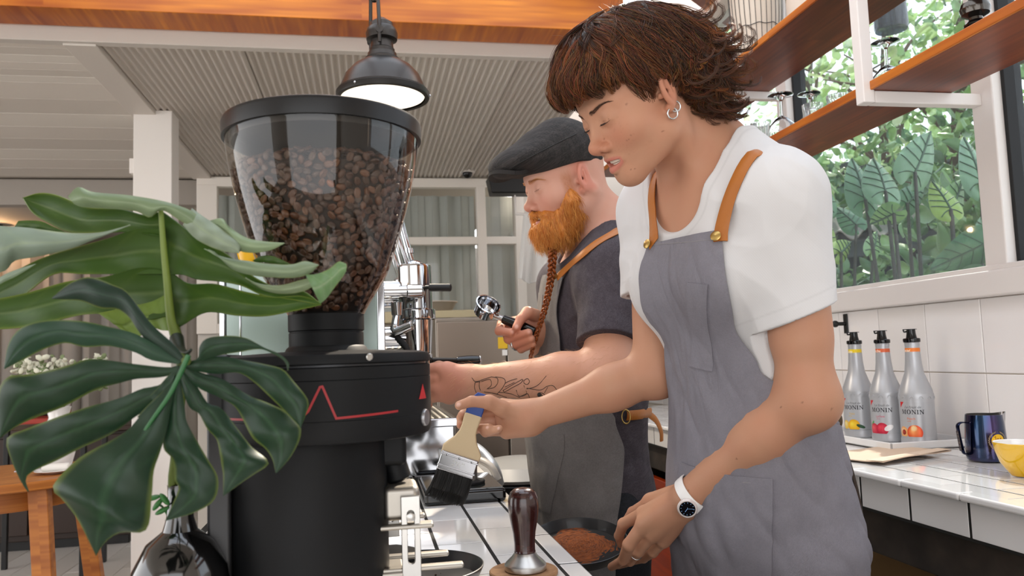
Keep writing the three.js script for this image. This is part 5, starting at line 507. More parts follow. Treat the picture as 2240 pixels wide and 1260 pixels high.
// ================= back of the room =================
const rB = rng(55);
{ const c = onY(75, 1030, .76).setY(0); const z = -3.3, x = -1.36, g = thing('round_table', 'round wooden table with splayed legs beside the white column', 'table', V(x, 0, z)); pl(g, 'table_top', turn([[0, .735], [.34, .735], [.35, .74], [.35, .762], [.342, .768], [0, .768]], 56), mat.tableWood); pl(g, 'apron_ring', turn([[.24, .66], [.26, .66], [.26, .735], [.24, .735]], 40), mat.tableWood);
  const legs = [[-.2, .2], [.2, .2], [.2, -.2], [-.2, -.2]]; legs.forEach(([a, b]) => { const q = boxMM(-.032, 0, -.024, .032, .735, .024, .004), p = q.attributes.position; for (let i = 0; i < p.count; i++) { const t = 1 - p.getY(i) / .735; p.setX(i, p.getX(i) + a * (1 + .38 * t)); p.setZ(i, p.getZ(i) + b * (1 + .38 * t)); } q.computeVertexNormals(); pl(g, 'leg', q, mat.tableWood); }); for (const q of [[-.26, .2, .23, .26, .25, .26], [-.26, .2, -.26, .26, .25, -.23], [-.26, .2, -.25, -.23, .25, .25], [.23, .2, -.25, .26, .25, .25]]) pl(g, 'stretcher', boxMM(...q, .004), mat.tableWood);
  const T = .7685; const cup = (p, lab) => { const k = thing('saucer', lab, 'saucer', p); pl(k, 'dish', turn([[0, 0], [.04, 0], [.07, .012], [.068, .014], [.04, .004], [0, .004]], 32), mat.whiteGloss); pl(k, 'rolled_napkin', tube([V(-.04, .022, 0), V(.05, .022, .01)], .015, 12), M(0xe8e4de, .8)); }; cup(V(x + .2, T, z + .06), 'white saucer with a rolled napkin on the round wooden table'); const pp = one('menu_sheet', boxMM(x + .02, T, z - .2, x + .26, T + .004, z - .04, .001), M(0xd9d6e0, .6), 'pale paper menu sheets lying on the round wooden table', 'menu');
  const j = thing('flower_jug', 'white jug of small white blossoms and grey green leaves on the round table', 'flower vase', V(x + .16, T, z - .08)); pl(j, 'jug', turn([[0, 0], [.045, 0], [.06, .06], [.05, .14], [.035, .2], [.045, .24], [.04, .24], [.03, .2], [.0, .02]], 32), mat.whiteGloss); const fl = new THREE.SphereGeometry(.013, 6, 5); fl.scale(1, .45, .7); const im = sh(new THREE.InstancedMesh(fl, M(0xffffff, .8), 420)); const mm = new THREE.Matrix4(), q = new THREE.Quaternion(); for (let i = 0; i < 420; i++) { const a = rB() * 6.28, e = rB(), r = .15 * Math.cbrt(rB()); q.setFromEuler(new THREE.Euler(rB() * 6, rB() * 6, rB() * 6)); im.setMatrixAt(i, mm.compose(V(r * Math.cos(a) * 1.1, .37 + r * .5 * (e * 2 - 1), r * Math.sin(a)), q, V(1, 1, 1).multiplyScalar(.8 + .5 * rB()))); im.setColorAt(i, new THREE.Color(rB() < .55 ? 0xd9d8c4 : 0x7d8a62)); } im.name = 'blossoms'; im.userData.kind = 'stuff'; j.add(im); const ss = []; for (let i = 0; i < 9; i++) { const a = i * .7; ss.push(tube([V(0, .1, 0), V(.03 * Math.cos(a), .28, .03 * Math.sin(a)), V(.1 * Math.cos(a), .4, .1 * Math.sin(a))], .002, 5)); } pl(j, 'stems', mg(ss), M(0x5b6a3e, .8)); }
one('planter', turn([[0, 0], [.075, 0], [.09, .02], [.105, .3], [.108, .42], [.1, .43], [.095, .4], [0, .38]], 40).translate(-.9, 0, -2.85), mat.white, 'plain white planter on the floor in front of the column', 'planter');
{ const g = thing('sideboard', 'low dark brown sideboard at the back of the inner room', 'sideboard', V(-2.8, 0, -5.9)); pl(g, 'cabinet_body', boxMM(-1.2, .06, -.25, 1.25, .74, .25, .006), M(0x2b1a10, .5)); pl(g, 'cabinet_top', boxMM(-1.23, .74, -.27, 1.28, .775, .27, .006), M(0x3a2416, .4)); for (let i = 0; i < 4; i++) { const d = pl(g, 'door', boxMM(-1.17 + i * .605, .1, .25, -.585 + i * .605, .72, .27, .005), M(0x301d12, .45)); pl(g, 'knob', new THREE.SphereGeometry(.014, 10, 8).translate(-.63 + i * .605, .45, .285), mat.brass); } pl(g, 'plinth', boxMM(-1.18, 0, -.22, 1.22, .06, .22, .003), mat.black); }
{ const g = thing('side_table', 'small table with a red top near the curtain', 'table', V(-1.86, 0, -5.0)); pl(g, 'table_top', boxMM(-.3, .86, -.22, .32, .89, .22, .006), M(0xa83222, .5)); for (const [a, b] of [[-.26, .18], [.28, .18], [-.26, -.18], [.28, -.18]]) pl(g, 'leg', boxMM(a - .014, 0, b - .014, a + .014, .86, b + .014, .003), mat.black);
  const k = thing('glass_tumbler', 'clear glass standing on the small red table', 'drinking glass', V(-1.75, .891, -4.98)); pl(k, 'glass_body', lathe([[0, 0], [.045, 0], [.06, .19], [.056, .19], [.042, .01], [0, .01]], 32), mat.solidGlass); const d = thing('speaker_box', 'small black box behind the glass on the red table', 'box', V(-1.85, .891, -5.1)); pl(d, 'box_body', boxMM(-.09, 0, -.05, .05, .17, .05, .006), mat.black); pl(d, 'box_grille', boxMM(-.08, .02, .05, .04, .15, .053, .001), mat.rubber);
  const w = thing('desk_lamp', 'small warm lit wall lamp in the inner room at the left edge', 'lamp', V(-2.92, 2.28, -6.9)); pl(w, 'lamp_glow', turn([[0, 0], [.05, 0], [.05, .02], [0, .02]], 20), new THREE.MeshStandardMaterial({ color: 0xffffff, emissive: 0xffc890, emissiveIntensity: 1.6 })); pl(w, 'lamp_cap', turn([[0, .02], [.06, .02], [.03, .06], [0, .06]], 20), mat.black); const L = new THREE.PointLight(0xffc890, .6); L.name = 'small_lamp_light'; L.position.y = -.03; L.castShadow = true; w.add(L); pl(w, 'lamp_rod', tube([V(0, .06, 0), V(0, .2, 0)], .006, 6), mat.black); }
{ const g = thing('fridge', 'stainless steel under counter fridge behind the bearded man', 'fridge', V(.5, 0, -3.75)); pl(g, 'fridge_body', boxMM(-.2, .05, -.25, .42, 1.33, .18, .008), M(0x8f877e, .4, { metalness: 1 })); pl(g, 'door', boxMM(-.195, .1, .18, .12, 1.31, .205, .006), M(0x8b8076, .36, { metalness: 1 })); pl(g, 'door', boxMM(.126, .1, .18, .3, 1.31, .205, .006), M(0xa3998f, .4, { metalness: 1 })); pl(g, 'glass_door', boxMM(.31, .1, .18, .42, 1.24, .2, .004), M(0x8fa3ad, .12, { clearcoat: 1 })); pl(g, 'door_trim', boxMM(.3, .1, .18, .31, 1.31, .208, .002), mat.white); const sx = onZ(1100, 748, -3.54); pl(g, 'yellow_sticker', boxMM(sx.x - .5 - .022, sx.y - .03, .2052, sx.x - .5 + .022, sx.y + .022, .2065, .0003), M(0xe0b41c, .5), 'yellow sticker on the door'); pl(g, 'white_tag', boxMM(sx.x - .5 - .004, sx.y - .062, .2052, sx.x - .5 + .02, sx.y - .036, .2065, .0003), M(0xe5e2de, .5)); pl(g, 'control_label', boxMM(.13, 1.245, .2052, .2, 1.295, .2065, .0003), M(0xe5e2de, .5)); pl(g, 'plinth', boxMM(-.18, 0, -.2, .4, .05, .15, .002), mat.black); }
{ const g = thing('cream_shelf', 'cream coloured worktop ledge under the back window', 'ledge', V(.42, 1.34, -4.4)); pl(g, 'ledge_board', boxMM(-.5, 0, -.3, .22, .06, .2, .006), M(0xcdbf9a, .6)); pl(g, 'ledge_support', boxMM(-.48, -1.34, -.28, .2, -.001, .1, .004), M(0xb3aa9c, .7)); const c = thing('wire_tray', 'low clear plastic tray resting on the cream ledge', 'tray', V(.36, 1.4008, -4.35)); pl(c, 'tray_body', turn([[0, 0], [.1, 0], [.13, .05], [.126, .05], [.098, .004], [0, .004]], 24), M(0x9a8f80, .3)); pl(c, 'tray_lip', turn([[.126, .048], [.136, .05], [.136, .054], [.126, .053]], 24), mat.cream); }
one('white_cloth', gridSurf(30, 24, (u, v) => { const p = onZ(lerp(1146 - 14 * v, 1215, u), lerp(470, 615 - 4 * Math.cos(u * 9), v), -4.4); p.z += .025 * Math.sin(u * 11 + v) * (.4 + v) + .01 * Math.sin(u * 29); return p; }, .004), M(0xe4e1dd, .9), 'white cloth hanging in front of the back window', 'cloth');
one('cloth_rail', (() => { const a = onZ(1128, 468, -4.4), b = onZ(1240, 471, -4.4); return mg([tube([a, b], .008, 8), tube([a, a.clone().setY(CEIL + .02)], .005, 6), tube([b, b.clone().setY(CEIL + .02)], .005, 6)]); })(), mat.white, 'thin white rail that carries the hanging cloth', 'rail');
{ const c = onZ(1105, 408, -4.4), g = thing('wall_screen', 'black wall mounted screen box under the ceiling behind the cap', 'screen', c); pl(g, 'screen_body', (() => { const q = boxMM(-.105, -.05, -.06, .3, .05, .06, .012), p = q.attributes.position; for (let i = 0; i < p.count; i++) if (p.getY(i) < 0 && p.getX(i) < 0) p.setX(i, p.getX(i) * .85); return q; })(), mat.black); pl(g, 'bracket', boxMM(.05, .05, -.03, .12, CEIL - c.y, .03, .003), mat.black); }
{ const g = thing('waste_bin', 'black waste bin with a grey lid on the floor past the bar counter', 'bin', V(.49, 0, -2.62)); pl(g, 'bin_body', turn([[0, 0], [.13, 0], [.15, .02], [.165, .66], [.17, .74], [0, .74]], 40), M(0x101012, .35)); pl(g, 'bin_bag', turn([[.166, .62], [.176, .66], [.172, .7], [.178, .735], [.17, .745], [.165, .7]], 40), mat.black); pl(g, 'bin_lid', turn([[0, .745], [.18, .745], [.185, .755], [.16, .79], [.08, .805], [0, .808]], 40), M(0x8f8d8a, .4), 'grey domed lid'); }
one('wall_pipe', mg([tube([V(1.2, .985, -4.9), V(1.49, .985, -4.9)], .009, 8), tube([V(1.32, .985, -4.9), V(1.32, .9, -4.9)], .008, 8)]), mat.black, 'thin black pipe along the far tiled wall', 'pipe');
{ const p = V(-.185, 1.3355, -1.62), q = onZ(557, 562, -1.62); const g = thing('cup', 'small yellow cup standing on top of the espresso machine', 'cup', V(q.x, 1.3255, -1.62)); pl(g, 'cup_body', turn([[0, 0], [.02, 0], [.024, .004], [.034, .045], [.032, .045], [.022, .008], [0, .006]], 32), M(0xe3ac14, .2)); pl(g, 'cup_ear', new THREE.TorusGeometry(.012, .003, 8, 20).translate(.036, .026, 0), M(0xe3ac14, .2)); }
{ const g = thing('machine_hose', 'braided steel water hose curving behind the scale', 'hose', at(1060, 1000, 2.0)); pw(g, 'braided_hose', tube([at(1000, 985, 2.05), at(1035, 978, 2.02), at(1062, 998, 1.99), at(1083, 1028, 1.96), at(1092, 1060, 1.97)], (t) => .013 + .0006 * Math.sin(t * 300), 12, true, 200), M(0xc4c9cf, .3, { metalness: .6 })); pw(g, 'grey_pipe', tube([at(990, 1010, 2.0), at(1040, 1004, 1.97), at(1075, 1022, 1.94), at(1090, 1050, 1.93)], .009, 12), M(0xb4afa8, .4)); }
// ================= the garden =================
struct('ground', boxMM(WX + .22, -.6, -16, 22, -.5, 6, 0), M(0x3a3324, .95), 'garden soil outside the window');
const leafMat = (c, o = {}) => new THREE.MeshPhysicalMaterial({ color: c, roughness: .45, side: THREE.DoubleSide, transmission: .35, thickness: 0, ...o });
const earM = [0x86ab88, 0x78a07e, 0xa6c468, 0x90b878, 0x64906c].map((c) => leafMat(c)), veinM = M(0x4c6450, .7), stemM = M(0x4a4a44, .6);
// elephant ear: heart shaped blade from its petiole to its tip
function ear(g, a, t, wpx, d, mi, tilt = .25) { const A = at(a[0], a[1], d), T = at(t[0], t[1], d + tilt * .4), ax = T.clone().sub(A), L = ax.length(), y = ax.clone().normalize(), w = wpx / F * d, n0 = FW.clone().negate().addScaledVector(y, FW.dot(y)).normalize(), x = y.clone().cross(n0).normalize(); const outline = (v) => v < .0 ? 0 : Math.pow(Math.sin(Math.PI * Math.pow(clamp(v), .62)), .75); const S = (u, v) => { const vv = lerp(-.28, 1, v), s = (u - .5) * 2; const wid = w * outline((v * .98 + .015)); let yy = vv * L; if (v < .25) yy -= 0; const notch = Math.max(0, .22 - v) * L * 1.3 * (1 - Math.min(1, Math.abs(s) * 1.4)); yy += notch; const cup = -.35 * wid * (s * s - .3) + .05 * L * Math.sin(v * 3) + .02 * w * Math.sin(s * 9 + v * 7); return A.clone().addScaledVector(y, yy).addScaledVector(x, s * wid).addScaledVector(n0, cup - .08 * L); };
  const bl = pw(g, 'leaf', gridSurf(16, 18, S), earM[mi]); const vs = []; const e = .003; const onL = (s, v) => S(.5 + s / 2, v).addScaledVector(n0, .002); vs.push(tube([.22, .45, .7, .98].map((v) => onL(0, v)), .0035 * d / 2.8, 5, false)); for (const k of [-1, 1]) { for (const v of [.26, .4, .55, .7]) vs.push(tube([0, .33, .66, .95].map((s) => onL(k * s, v + s * .16)), .002 * d / 2.8, 4, false)); vs.push(tube([0, .4, .8].map((s) => onL(k * s, .22 - .12 * s)), .002 * d / 2.8, 4, false)); } pw(bl, 'vein', mg(vs), veinM).userData.kind = 'stuff'; return A; }
const ears = [ // [petiole px, tip px, half width px, depth, tone] grouped by plant
  ['tall elephant ear plant with its biggest leaf high in the middle of the window', [[2002, 377], [2042, 282], 44, 2.75, 0], [[1937, 418], [1913, 340], 43, 2.7, 0], [[1893, 437], [1867, 338], 36, 2.8, 1], [[1985, 445], [2027, 402], 30, 2.85, 4], [[1955, 467], [1900, 494], 27, 2.65, 3]],
  ['elephant ear plant with a yellowing leaf left of the window post', [[2080, 458], [2040, 392], 34, 2.7, 2], [[2082, 458], [2112, 388], 34, 2.75, 3], [[2148, 398], [2113, 291], 36, 2.75, 0], [[2166, 540], [2150, 470], 30, 2.6, 0]],
  ['low elephant ear plant behind the shoulder of the woman', [[1803, 452], [1788, 383], 34, 3.35, 1], [[1806, 530], [1793, 446], 32, 3.25, 2], [[1840, 552], [1868, 526], 25, 3.2, 2], [[1873, 492], [1828, 450], 27, 3.35, 4], [[1911, 547], [1922, 503], 21, 3.2, 3], [[1820, 600], [1838, 628], 26, 3.2, 3]],
  ['dark broad elephant ear plant low beside the window post', [[2160, 530], [2034, 592], 42, 2.5, 4], [[2140, 600], [2080, 622], 25, 2.5, 4]],
  ['elephant ear plant seen through the window pane right of the post', [[2196, 384], [2237, 338], 27, 2.6, 2], [[2240, 520], [2216, 458], 24, 2.5, 3], [[2225, 585], [2250, 540], 26, 2.4, 4]]];
for (const [lab, ...ls] of ears) { const b0 = at(ls[0][0][0] - 10, 640, ls[0][3]); const base = V(b0.x, -.5, b0.z), g = thing('elephant_ear_plant', lab, 'plant', base); ls.forEach((l, i) => { const A = ear(g, l[0], l[1], l[2], l[3], l[4], .2 + .1 * (i % 3)); pw(g, 'stem', tube([A, V(lerp(A.x, base.x, .35), lerp(A.y, base.y, .3), lerp(A.z, base.z, .35)), V(base.x + (i - 2) * .03, base.y + .02, base.z)], (t) => .006 + .007 * t, 7), stemM); }); }
// trees and bushes: each its own trunk and crown of separate leaves
const lg = gridSurf(4, 7, (u, v) => { const s = (u - .5) * 2, w = Math.pow(Math.sin(Math.PI * Math.pow(v, .75)), .8) * .27; return V(s * w, v, -.12 * s * s + .15 * v * v); });
function bush(name, lab, cat, c, R, n, size, cols, seed, trunk) { const r = rng(seed), g = thing(name, lab, cat, V(c.x, -.5, c.z)); const im = sh(new THREE.InstancedMesh(lg, leafMat(0xffffff, { transmission: .4 }), n)), mm = new THREE.Matrix4(), q = new THREE.Quaternion(); for (let i = 0; i < n; i++) { const k = Math.floor(r() * 9), cl = rng(seed * 31 + k), cc = V((cl() - .5) * 1.3, (cl() - .5) * 1.3, (cl() - .5) * 1.3); const dv = V(r() - .5, r() - .5, r() - .5).normalize().multiplyScalar(.62 * Math.cbrt(r())).add(cc.multiplyScalar(.75)); const p = V(dv.x * R.x, c.y + .5 + dv.y * R.y, dv.z * R.z); q.setFromEuler(new THREE.Euler(r() * 2 - 2.2, r() * 6.283, r() - .5)); const s = size * (.6 + .7 * r()); im.setMatrixAt(i, mm.compose(p, q, V(s, s, s))); im.setColorAt(i, new THREE.Color(cols[r() * cols.length | 0]).multiplyScalar(.75 + .5 * r())); } im.name = 'foliage'; im.userData.kind = 'stuff'; g.add(im); if (trunk) { pl(g, 'trunk', tube([V(0, 0, 0), V(.06, c.y * .4, .03), V(-.05, c.y * .8 + .4, 0), V(.02, c.y + .5 + R.y * .5, .05)], (t) => trunk * (1 - .7 * t), 8), M(0x4a3c2c, .9)); const br = []; for (let i = 0; i < 6; i++) { const a = i * 1.05 + seed, h = c.y + .1 + .12 * i * R.y; br.push(tube([V(0, h - .25, 0), V(.3 * R.x * Math.cos(a), h + .15 * R.y, .3 * R.z * Math.sin(a)), V(.8 * R.x * Math.cos(a), h + .4 * R.y, .8 * R.z * Math.sin(a))], (t) => trunk * .4 * (1 - .8 * t), 5)); } pl(g, 'branches', mg(br), M(0x5a4a38, .9)); } return g; }
const lime = [0xa6c47c, 0xbdd692, 0x8aae68, 0x9abf7c, 0xd0e2ae], deep = [0x7da06c, 0x6c9366, 0x8cb078, 0x567c56, 0x9abf7e];
const tp = (x, y, d) => at(x, y, d);
bush('tree', 'light leaved tree filling the upper part of the window right of the bracket', 'tree', tp(2090, 130, 4.6), V(1.0, .9, .9), 560, .085, lime, 3, .05);
bush('tree', 'light leaved tree behind the wine glass on the lower shelf', 'tree', tp(1930, 170, 5.8), V(.9, .95, .9), 330, .095, lime, 14, .05);
bush('tree', 'leafy tree seen between the two shelves by the far bracket', 'tree', tp(1770, 160, 6.2), V(.8, .7, .9), 230, .1, lime, 25, .05);
bush('tree', 'tall leafy tree right of the window post', 'tree', tp(2260, 190, 3.9), V(.8, 1.2, .9), 700, .09, [...lime, ...deep], 36, .05);
bush('bush', 'dense green bush behind the elephant ear leaves', 'bush', tp(2060, 430, 5.2), V(1.3, .6, .9), 620, .1, [...deep, ...lime], 47, .03);
bush('bush', 'shaded bush low at the left end of the window', 'bush', tp(1800, 480, 5.6), V(1.1, .8, .9), 760, .1, deep, 58, .03);
bush('bush', 'dark bush filling the pane right of the window post', 'bush', tp(2250, 480, 3.6), V(.8, .8, .7), 600, .11, deep, 69, .03);
bush('bush', 'low ground cover leaves under the window sill', 'bush', tp(2060, 630, 4.2), V(1.1, .35, .6), 800, .1, deep, 70, .02);
bush('tree', 'far pale tree on the horizon of the garden', 'tree', tp(1960, 330, 8.5), V(2.6, .9, 1), 260, .15, [0x8fb27a, 0xa8c694, 0x769c68], 81, .08);
{ const a = tp(1955, 500, 4.4), b = tp(2230, 492, 4.0), g = thing('garden_shed', 'dark shed with a wavy grey roof edge behind the stems', 'shed', V(a.x, -.5, a.z)); const d = b.clone().sub(a).setY(0).normalize(), nrm = V(d.z, 0, -d.x).multiplyScalar(-1); if (nrm.x < 0) nrm.negate(); const o = a.clone().addScaledVector(d, -.5), L = 3.0, y = a.y; pw(g, 'roof_sheet', gridSurf(240, 2, (u, v) => o.clone().addScaledVector(d, u * L).addScaledVector(nrm, v * 1.5).setY(y + v * .5 + .03 * Math.sin(u * L / .16 * 6.283)), .008), M(0x8b8783, .8)); const q = [o, o.clone().addScaledVector(d, L)].map((p) => p.clone().addScaledVector(nrm, .35)); pw(g, 'shed_wall', gridSurf(2, 1, (u, v) => q[0].clone().lerp(q[1], u).setY(lerp(-.5, y + .1, v)), .05), M(0x2a3036, .9)); pw(g, 'fascia_board', gridSurf(2, 1, (u, v) => o.clone().addScaledVector(nrm, .04).addScaledVector(d, u * L).setY(lerp(y - .13, y - .03, v)), .02), M(0x4b5258, .8)); }
{ const c = tp(1700, 330, 7), g = thing('garden_house', 'grey boarded house half hidden behind the far bushes', 'house', V(c.x, -.5, c.z)); for (let i = 0; i < 12; i++) pl(g, 'wall_board', boxMM(-1.6, i * .25, -.03, 1.6, i * .25 + .24, .03, .006), M([0x8b98a4, 0x828f9c, 0x93a0aa][i % 3], .8)); pl(g, 'roof', boxMM(-1.9, 3, -.8, 1.9, 3.1, .5, .01), M(0x4a4c50, .8)); g.rotation.y = -.6; }
// ================= the woman =================
{
const Hd = frame([.4186, 1.5397, -1.1375], [.1904, -.0708, .9791], [-.4901, .8574, .1573], [0, 0, 0], .95);
const J = { N: at(1545, 352, 1.285), SL: at(1712, 432, 1.165), SR: at(1428, 462, 1.40), C: at(1578, 560, 1.285), W: at(1634, 860, 1.275), P: at(1656, 1110, 1.275) };
const fr = torsoField(J, { chest: [.142, .17, .095], waist: [.122, .17, .09], hip: [.146, .15, .104], sh: .038, del: .046, neck: .062, bust: [.062, -.035, .07] });
const arms = { L: [J.SL, at(1768, 868, 1.14), at(1508, 1087, 1.235)], R: [J.SR, at(1432, 815, 1.36), at(1158, 913, 1.375)] };
const base = V(J.P.x, 0, J.P.z), g = thing('person', 'young woman with short brown hair, white t-shirt and grey apron, brushing with a paint brush', 'person', base);
const skin = [.49, .258, .16], red = [.50, .175, .105];
const opts = { skin, red, lip: [.50, .165, .125], brow: [.15, .075, .045], lid: [.42, .2, .12], freckle: true, earRed: .45, open: .0040, gap: .0018 };
// --- head, neck and chest in head coordinates
const HF = headField(opts); const lp = (p) => Hd.toLocal(p); const nb = lp(J.N), nt = V(0, -.045, -.022);
HF.cap(nt, nb.clone().add(V(0, -.0, .0)), .053, .058, .03); HF.cap(V(.05, -.045, -.02), lp(fr.q(J.N, .02, -.055, .045)), .013, .010, .022); HF.cap(V(-.05, -.045, -.02), lp(fr.q(J.N, -.02, -.055, .045)), .013, .010, .022);
const TF = fr.T.fn, hm = Hd.m.elements, sc = .95; const tIn = (x, y, z) => TF(hm[0] * x + hm[4] * y + hm[8] * z + hm[12], hm[1] * x + hm[5] * y + hm[9] * z + hm[13], hm[2] * x + hm[6] * y + hm[10] * z + hm[14]) / sc;
HF.add((x, y, z) => y > -.02 ? 1 : tIn(x, y, z), .035); for (const s of [-1, 1]) HF.cap(lp(fr.q(J.N, s * .018, -.058, .052)), lp(fr.q(J.N, s * .13, -.035, .02)), .008, .008, .02);
const headG = netMesh(HF.fn, V(-.15, -.285, -.17), V(.15, .12, .135), .0019, headColor(opts)); headG.applyMatrix4(Hd.m);
// --- arms with hands
const armCol = (cuts) => (x, y, z, nx, ny, nz) => { const n = noise3(x * 45, y * 45, z * 45); let c = mix3(skin, red, clamp(.1 + .12 * n)); for (const k of cuts) { const d = Math.hypot(x - k[0].x, y - k[0].y, z - k[0].z); if (d < k[1]) c = mix3(c, k[2], sstep(k[1], k[1] * .6, d) * k[3]); } return c; };
const nailC = [.78, .5, .42], knuckle = [.58, .24, .16];
const LA = new Field(), [s0, e0, w0] = arms.L; const fdir = w0.clone().sub(e0).normalize();
LA.cap(s0, e0, .044, .0395, .02); LA.cap(s0.clone().lerp(e0, .25), s0.clone().lerp(e0, .7), .043, .041, .02); LA.cap(e0.clone().lerp(w0, .04), e0.clone().lerp(w0, .4), .0365, .0365, .04); LA.cap(e0.clone().lerp(w0, .35), w0, .037, .0258, .03); LA.sph(e0.clone().add(V(.006, -.008, 0)), .034, .025);
{ const k = P2([1466, 1110, 1408, 1118, 1450, 1130, 1412, 1146, 1450, 1150, 1430, 1168, 1460, 1160, 1455, 1184], (t) => lerp(1.25, 1.29, t)); const mcp = [at(1408, 1122, 1.305), at(1408, 1146, 1.285), at(1428, 1168, 1.288), at(1452, 1182, 1.30)]; const wq = [at(1500, 1080, 1.245), at(1505, 1092, 1.237), at(1508, 1100, 1.237), at(1510, 1108, 1.245)]; for (let i = 0; i < 4; i++) LA.cap(wq[i], mcp[i], .0165, i ? .0125 : .0118, .018);
  const fing = [[mcp[0], at(1364, 1146, 1.355), at(1354, 1172, 1.38), at(1358, 1190, 1.395), .0105, .0082], [mcp[1], at(1376, 1192, 1.30), at(1362, 1226, 1.335), at(1338, 1240, 1.375), .0112, .0082], [mcp[2], at(1396, 1206, 1.315), at(1378, 1228, 1.35), at(1352, 1236, 1.385), .0104, .008], [mcp[3], at(1428, 1208, 1.325), at(1408, 1222, 1.36), at(1384, 1228, 1.39), .0094, .0072], [at(1468, 1090, 1.29), at(1425, 1098, 1.335), at(1384, 1120, 1.375), at(1366, 1146, 1.395), .0125, .0088]];
  for (const [a, b, c, d, r0, r1] of fing) { const q = new Field(); q.cap(a, b, r0, r0 * .94, .004).cap(b, c, r0 * .94, r1, .004).cap(c, d, r1, r1 * .9, .004); LA.add(q.fn, .006, a.clone().lerp(d, .5), a.distanceTo(d) * .7 + .02); } LA.cap(at(1500, 1070, 1.26), at(1425, 1098, 1.335), .014, .0125, .014);
  for (const [a, b] of [[[1470, 1100, 1.248], [1415, 1140, 1.278]], [[1478, 1128, 1.245], [1435, 1163, 1.28]]]) LA.cap(at(...a), at(...b), .0045, .004, .012); }
const RA = new Field(), [s1, e1, w1] = arms.R; RA.cap(s1, e1, .042, .036, .02); RA.cap(e1, e1.clone().lerp(w1, .35), .0355, .0385, .03); RA.cap(e1.clone().lerp(w1, .3), w1, .0365, .0245, .02); RA.sph(e1.clone().add(V(.008, -.01, 0)), .032, .02);
{ const A = (x, y, d) => at(x, y, d + .055); // hand depths measured about 1.32
  RA.cap(at(1158, 905, 1.375), A(1100, 890, 1.335), .0215, .0155, .02); RA.cap(at(1158, 915, 1.375), A(1105, 922, 1.33), .021, .016, .02); RA.cap(at(1158, 925, 1.372), A(1108, 945, 1.32), .0195, .0125, .02); RA.cap(A(1135, 905, 1.31), A(1095, 895, 1.30), .0155, .0135, .014);
  const fing = [[A(1098, 892, 1.30), A(1070, 880, 1.294), A(1032, 878, 1.29), A(1005, 887, 1.29), .0132, .0092], [A(1098, 885, 1.345), A(1052, 884, 1.355), A(1022, 896, 1.338), A(1010, 908, 1.315), .0096, .0084], [A(1100, 905, 1.35), A(1046, 908, 1.362), A(1010, 914, 1.338), A(1008, 930, 1.312), .0098, .0086], [A(1106, 926, 1.345), A(1052, 928, 1.35), A(1040, 938, 1.315), A(1070, 936, 1.288), .0094, .0085], [A(1108, 944, 1.33), A(1068, 944, 1.335), A(1062, 946, 1.30), A(1092, 938, 1.276), .0086, .0076]];
  for (const [a, b, c, d, r0, r1] of fing) { const q = new Field(); q.cap(a, b, r0, r0 * .95, .004).cap(b, c, r0 * .95, r1, .004).cap(c, d, r1, r1 * .88, .004); RA.add(q.fn, .005, a.clone().lerp(d, .5), a.distanceTo(d) * .7 + .03); } }
const bb = (ps, m) => { const lo = V(9, 9, 9), hi = V(-9, -9, -9); for (const p of ps) { lo.min(p); hi.max(p); } return [lo.subScalar(m), hi.addScalar(m)]; };
const nailsL = [[at(1352, 1183, 1.392), .006, nailC, .7]], nailsR = [[at(1001, 884, 1.334), .0075, nailC, .8], [at(1064, 934, 1.334), .0055, nailC, .8], [at(1090, 936, 1.322), .0055, nailC, .8], [at(1006, 906, 1.36), .006, red, .5], [at(1004, 930, 1.358), .007, red, .5]];
const mol = (x, y, d, r) => { const p = hit(LA.fn, x, y, d - .1, d + .2); return [p, r, [.16, .07, .045], .7]; };
const [la, lb] = bb([s0, e0, w0, at(1338, 1250, 1.40), at(1370, 1120, 1.40)], .06), [ra, rb] = bb([s1, e1, w1, at(1000, 870, 1.36), at(1010, 950, 1.42)], .06);
const armL = netMesh(LA.fn, la, lb, .0024, armCol([...nailsL, mol(1820, 895, 1.1, .0022), mol(1755, 880, 1.1, .0016), mol(1708, 890, 1.1, .0018), mol(1611, 1004, 1.1, .0018), mol(1506, 1074, 1.15, .0016)])), armR = netMesh(RA.fn, ra, rb, .0022, armCol(nailsR));
pw(g, 'body', mergeSkin([headG, armL, armR]), skinMat);
// eyes, teeth, lashes
const eyeT = canvasTex(128, 128, (x) => { x.fillStyle = '#e6dcd4'; x.fillRect(0, 0, 128, 128); x.fillStyle = '#2c1a10'; x.fillRect(0, 96, 128, 32); x.fillStyle = '#060403'; x.fillRect(0, 112, 128, 16); });
for (const s of [-1, 1]) { const e = new THREE.SphereGeometry(.0100, 28, 20); e.rotateX(2.35); e.translate(s * .0315, -.0025, .0778); e.applyMatrix4(Hd.m); pw(g, 'eye', e, M(0xffffff, .12, { map: eyeT })); }
{ const t = []; for (let i = -4; i < 4; i++) { const a = (i + .5) * .17; t.push(boxMM(-.0032, -.0702, -.002, .0032, -.0615, .002, .0014).rotateY(a * 1.0).translate(.0245 * Math.sin(a), 0, .0945 - .028 + .0245 * Math.cos(a))); } for (let i = -4; i < 4; i++) { const a = (i + .5) * .16; t.push(boxMM(-.0026, -.0775, -.002, .0026, -.0705, .002, .0012).rotateY(a).translate(.023 * Math.sin(a), 0, .0925 - .028 + .0235 * Math.cos(a))); } pw(g, 'teeth', xf(mg(t), Hd.m), M(0xe6dccb, .25)); }
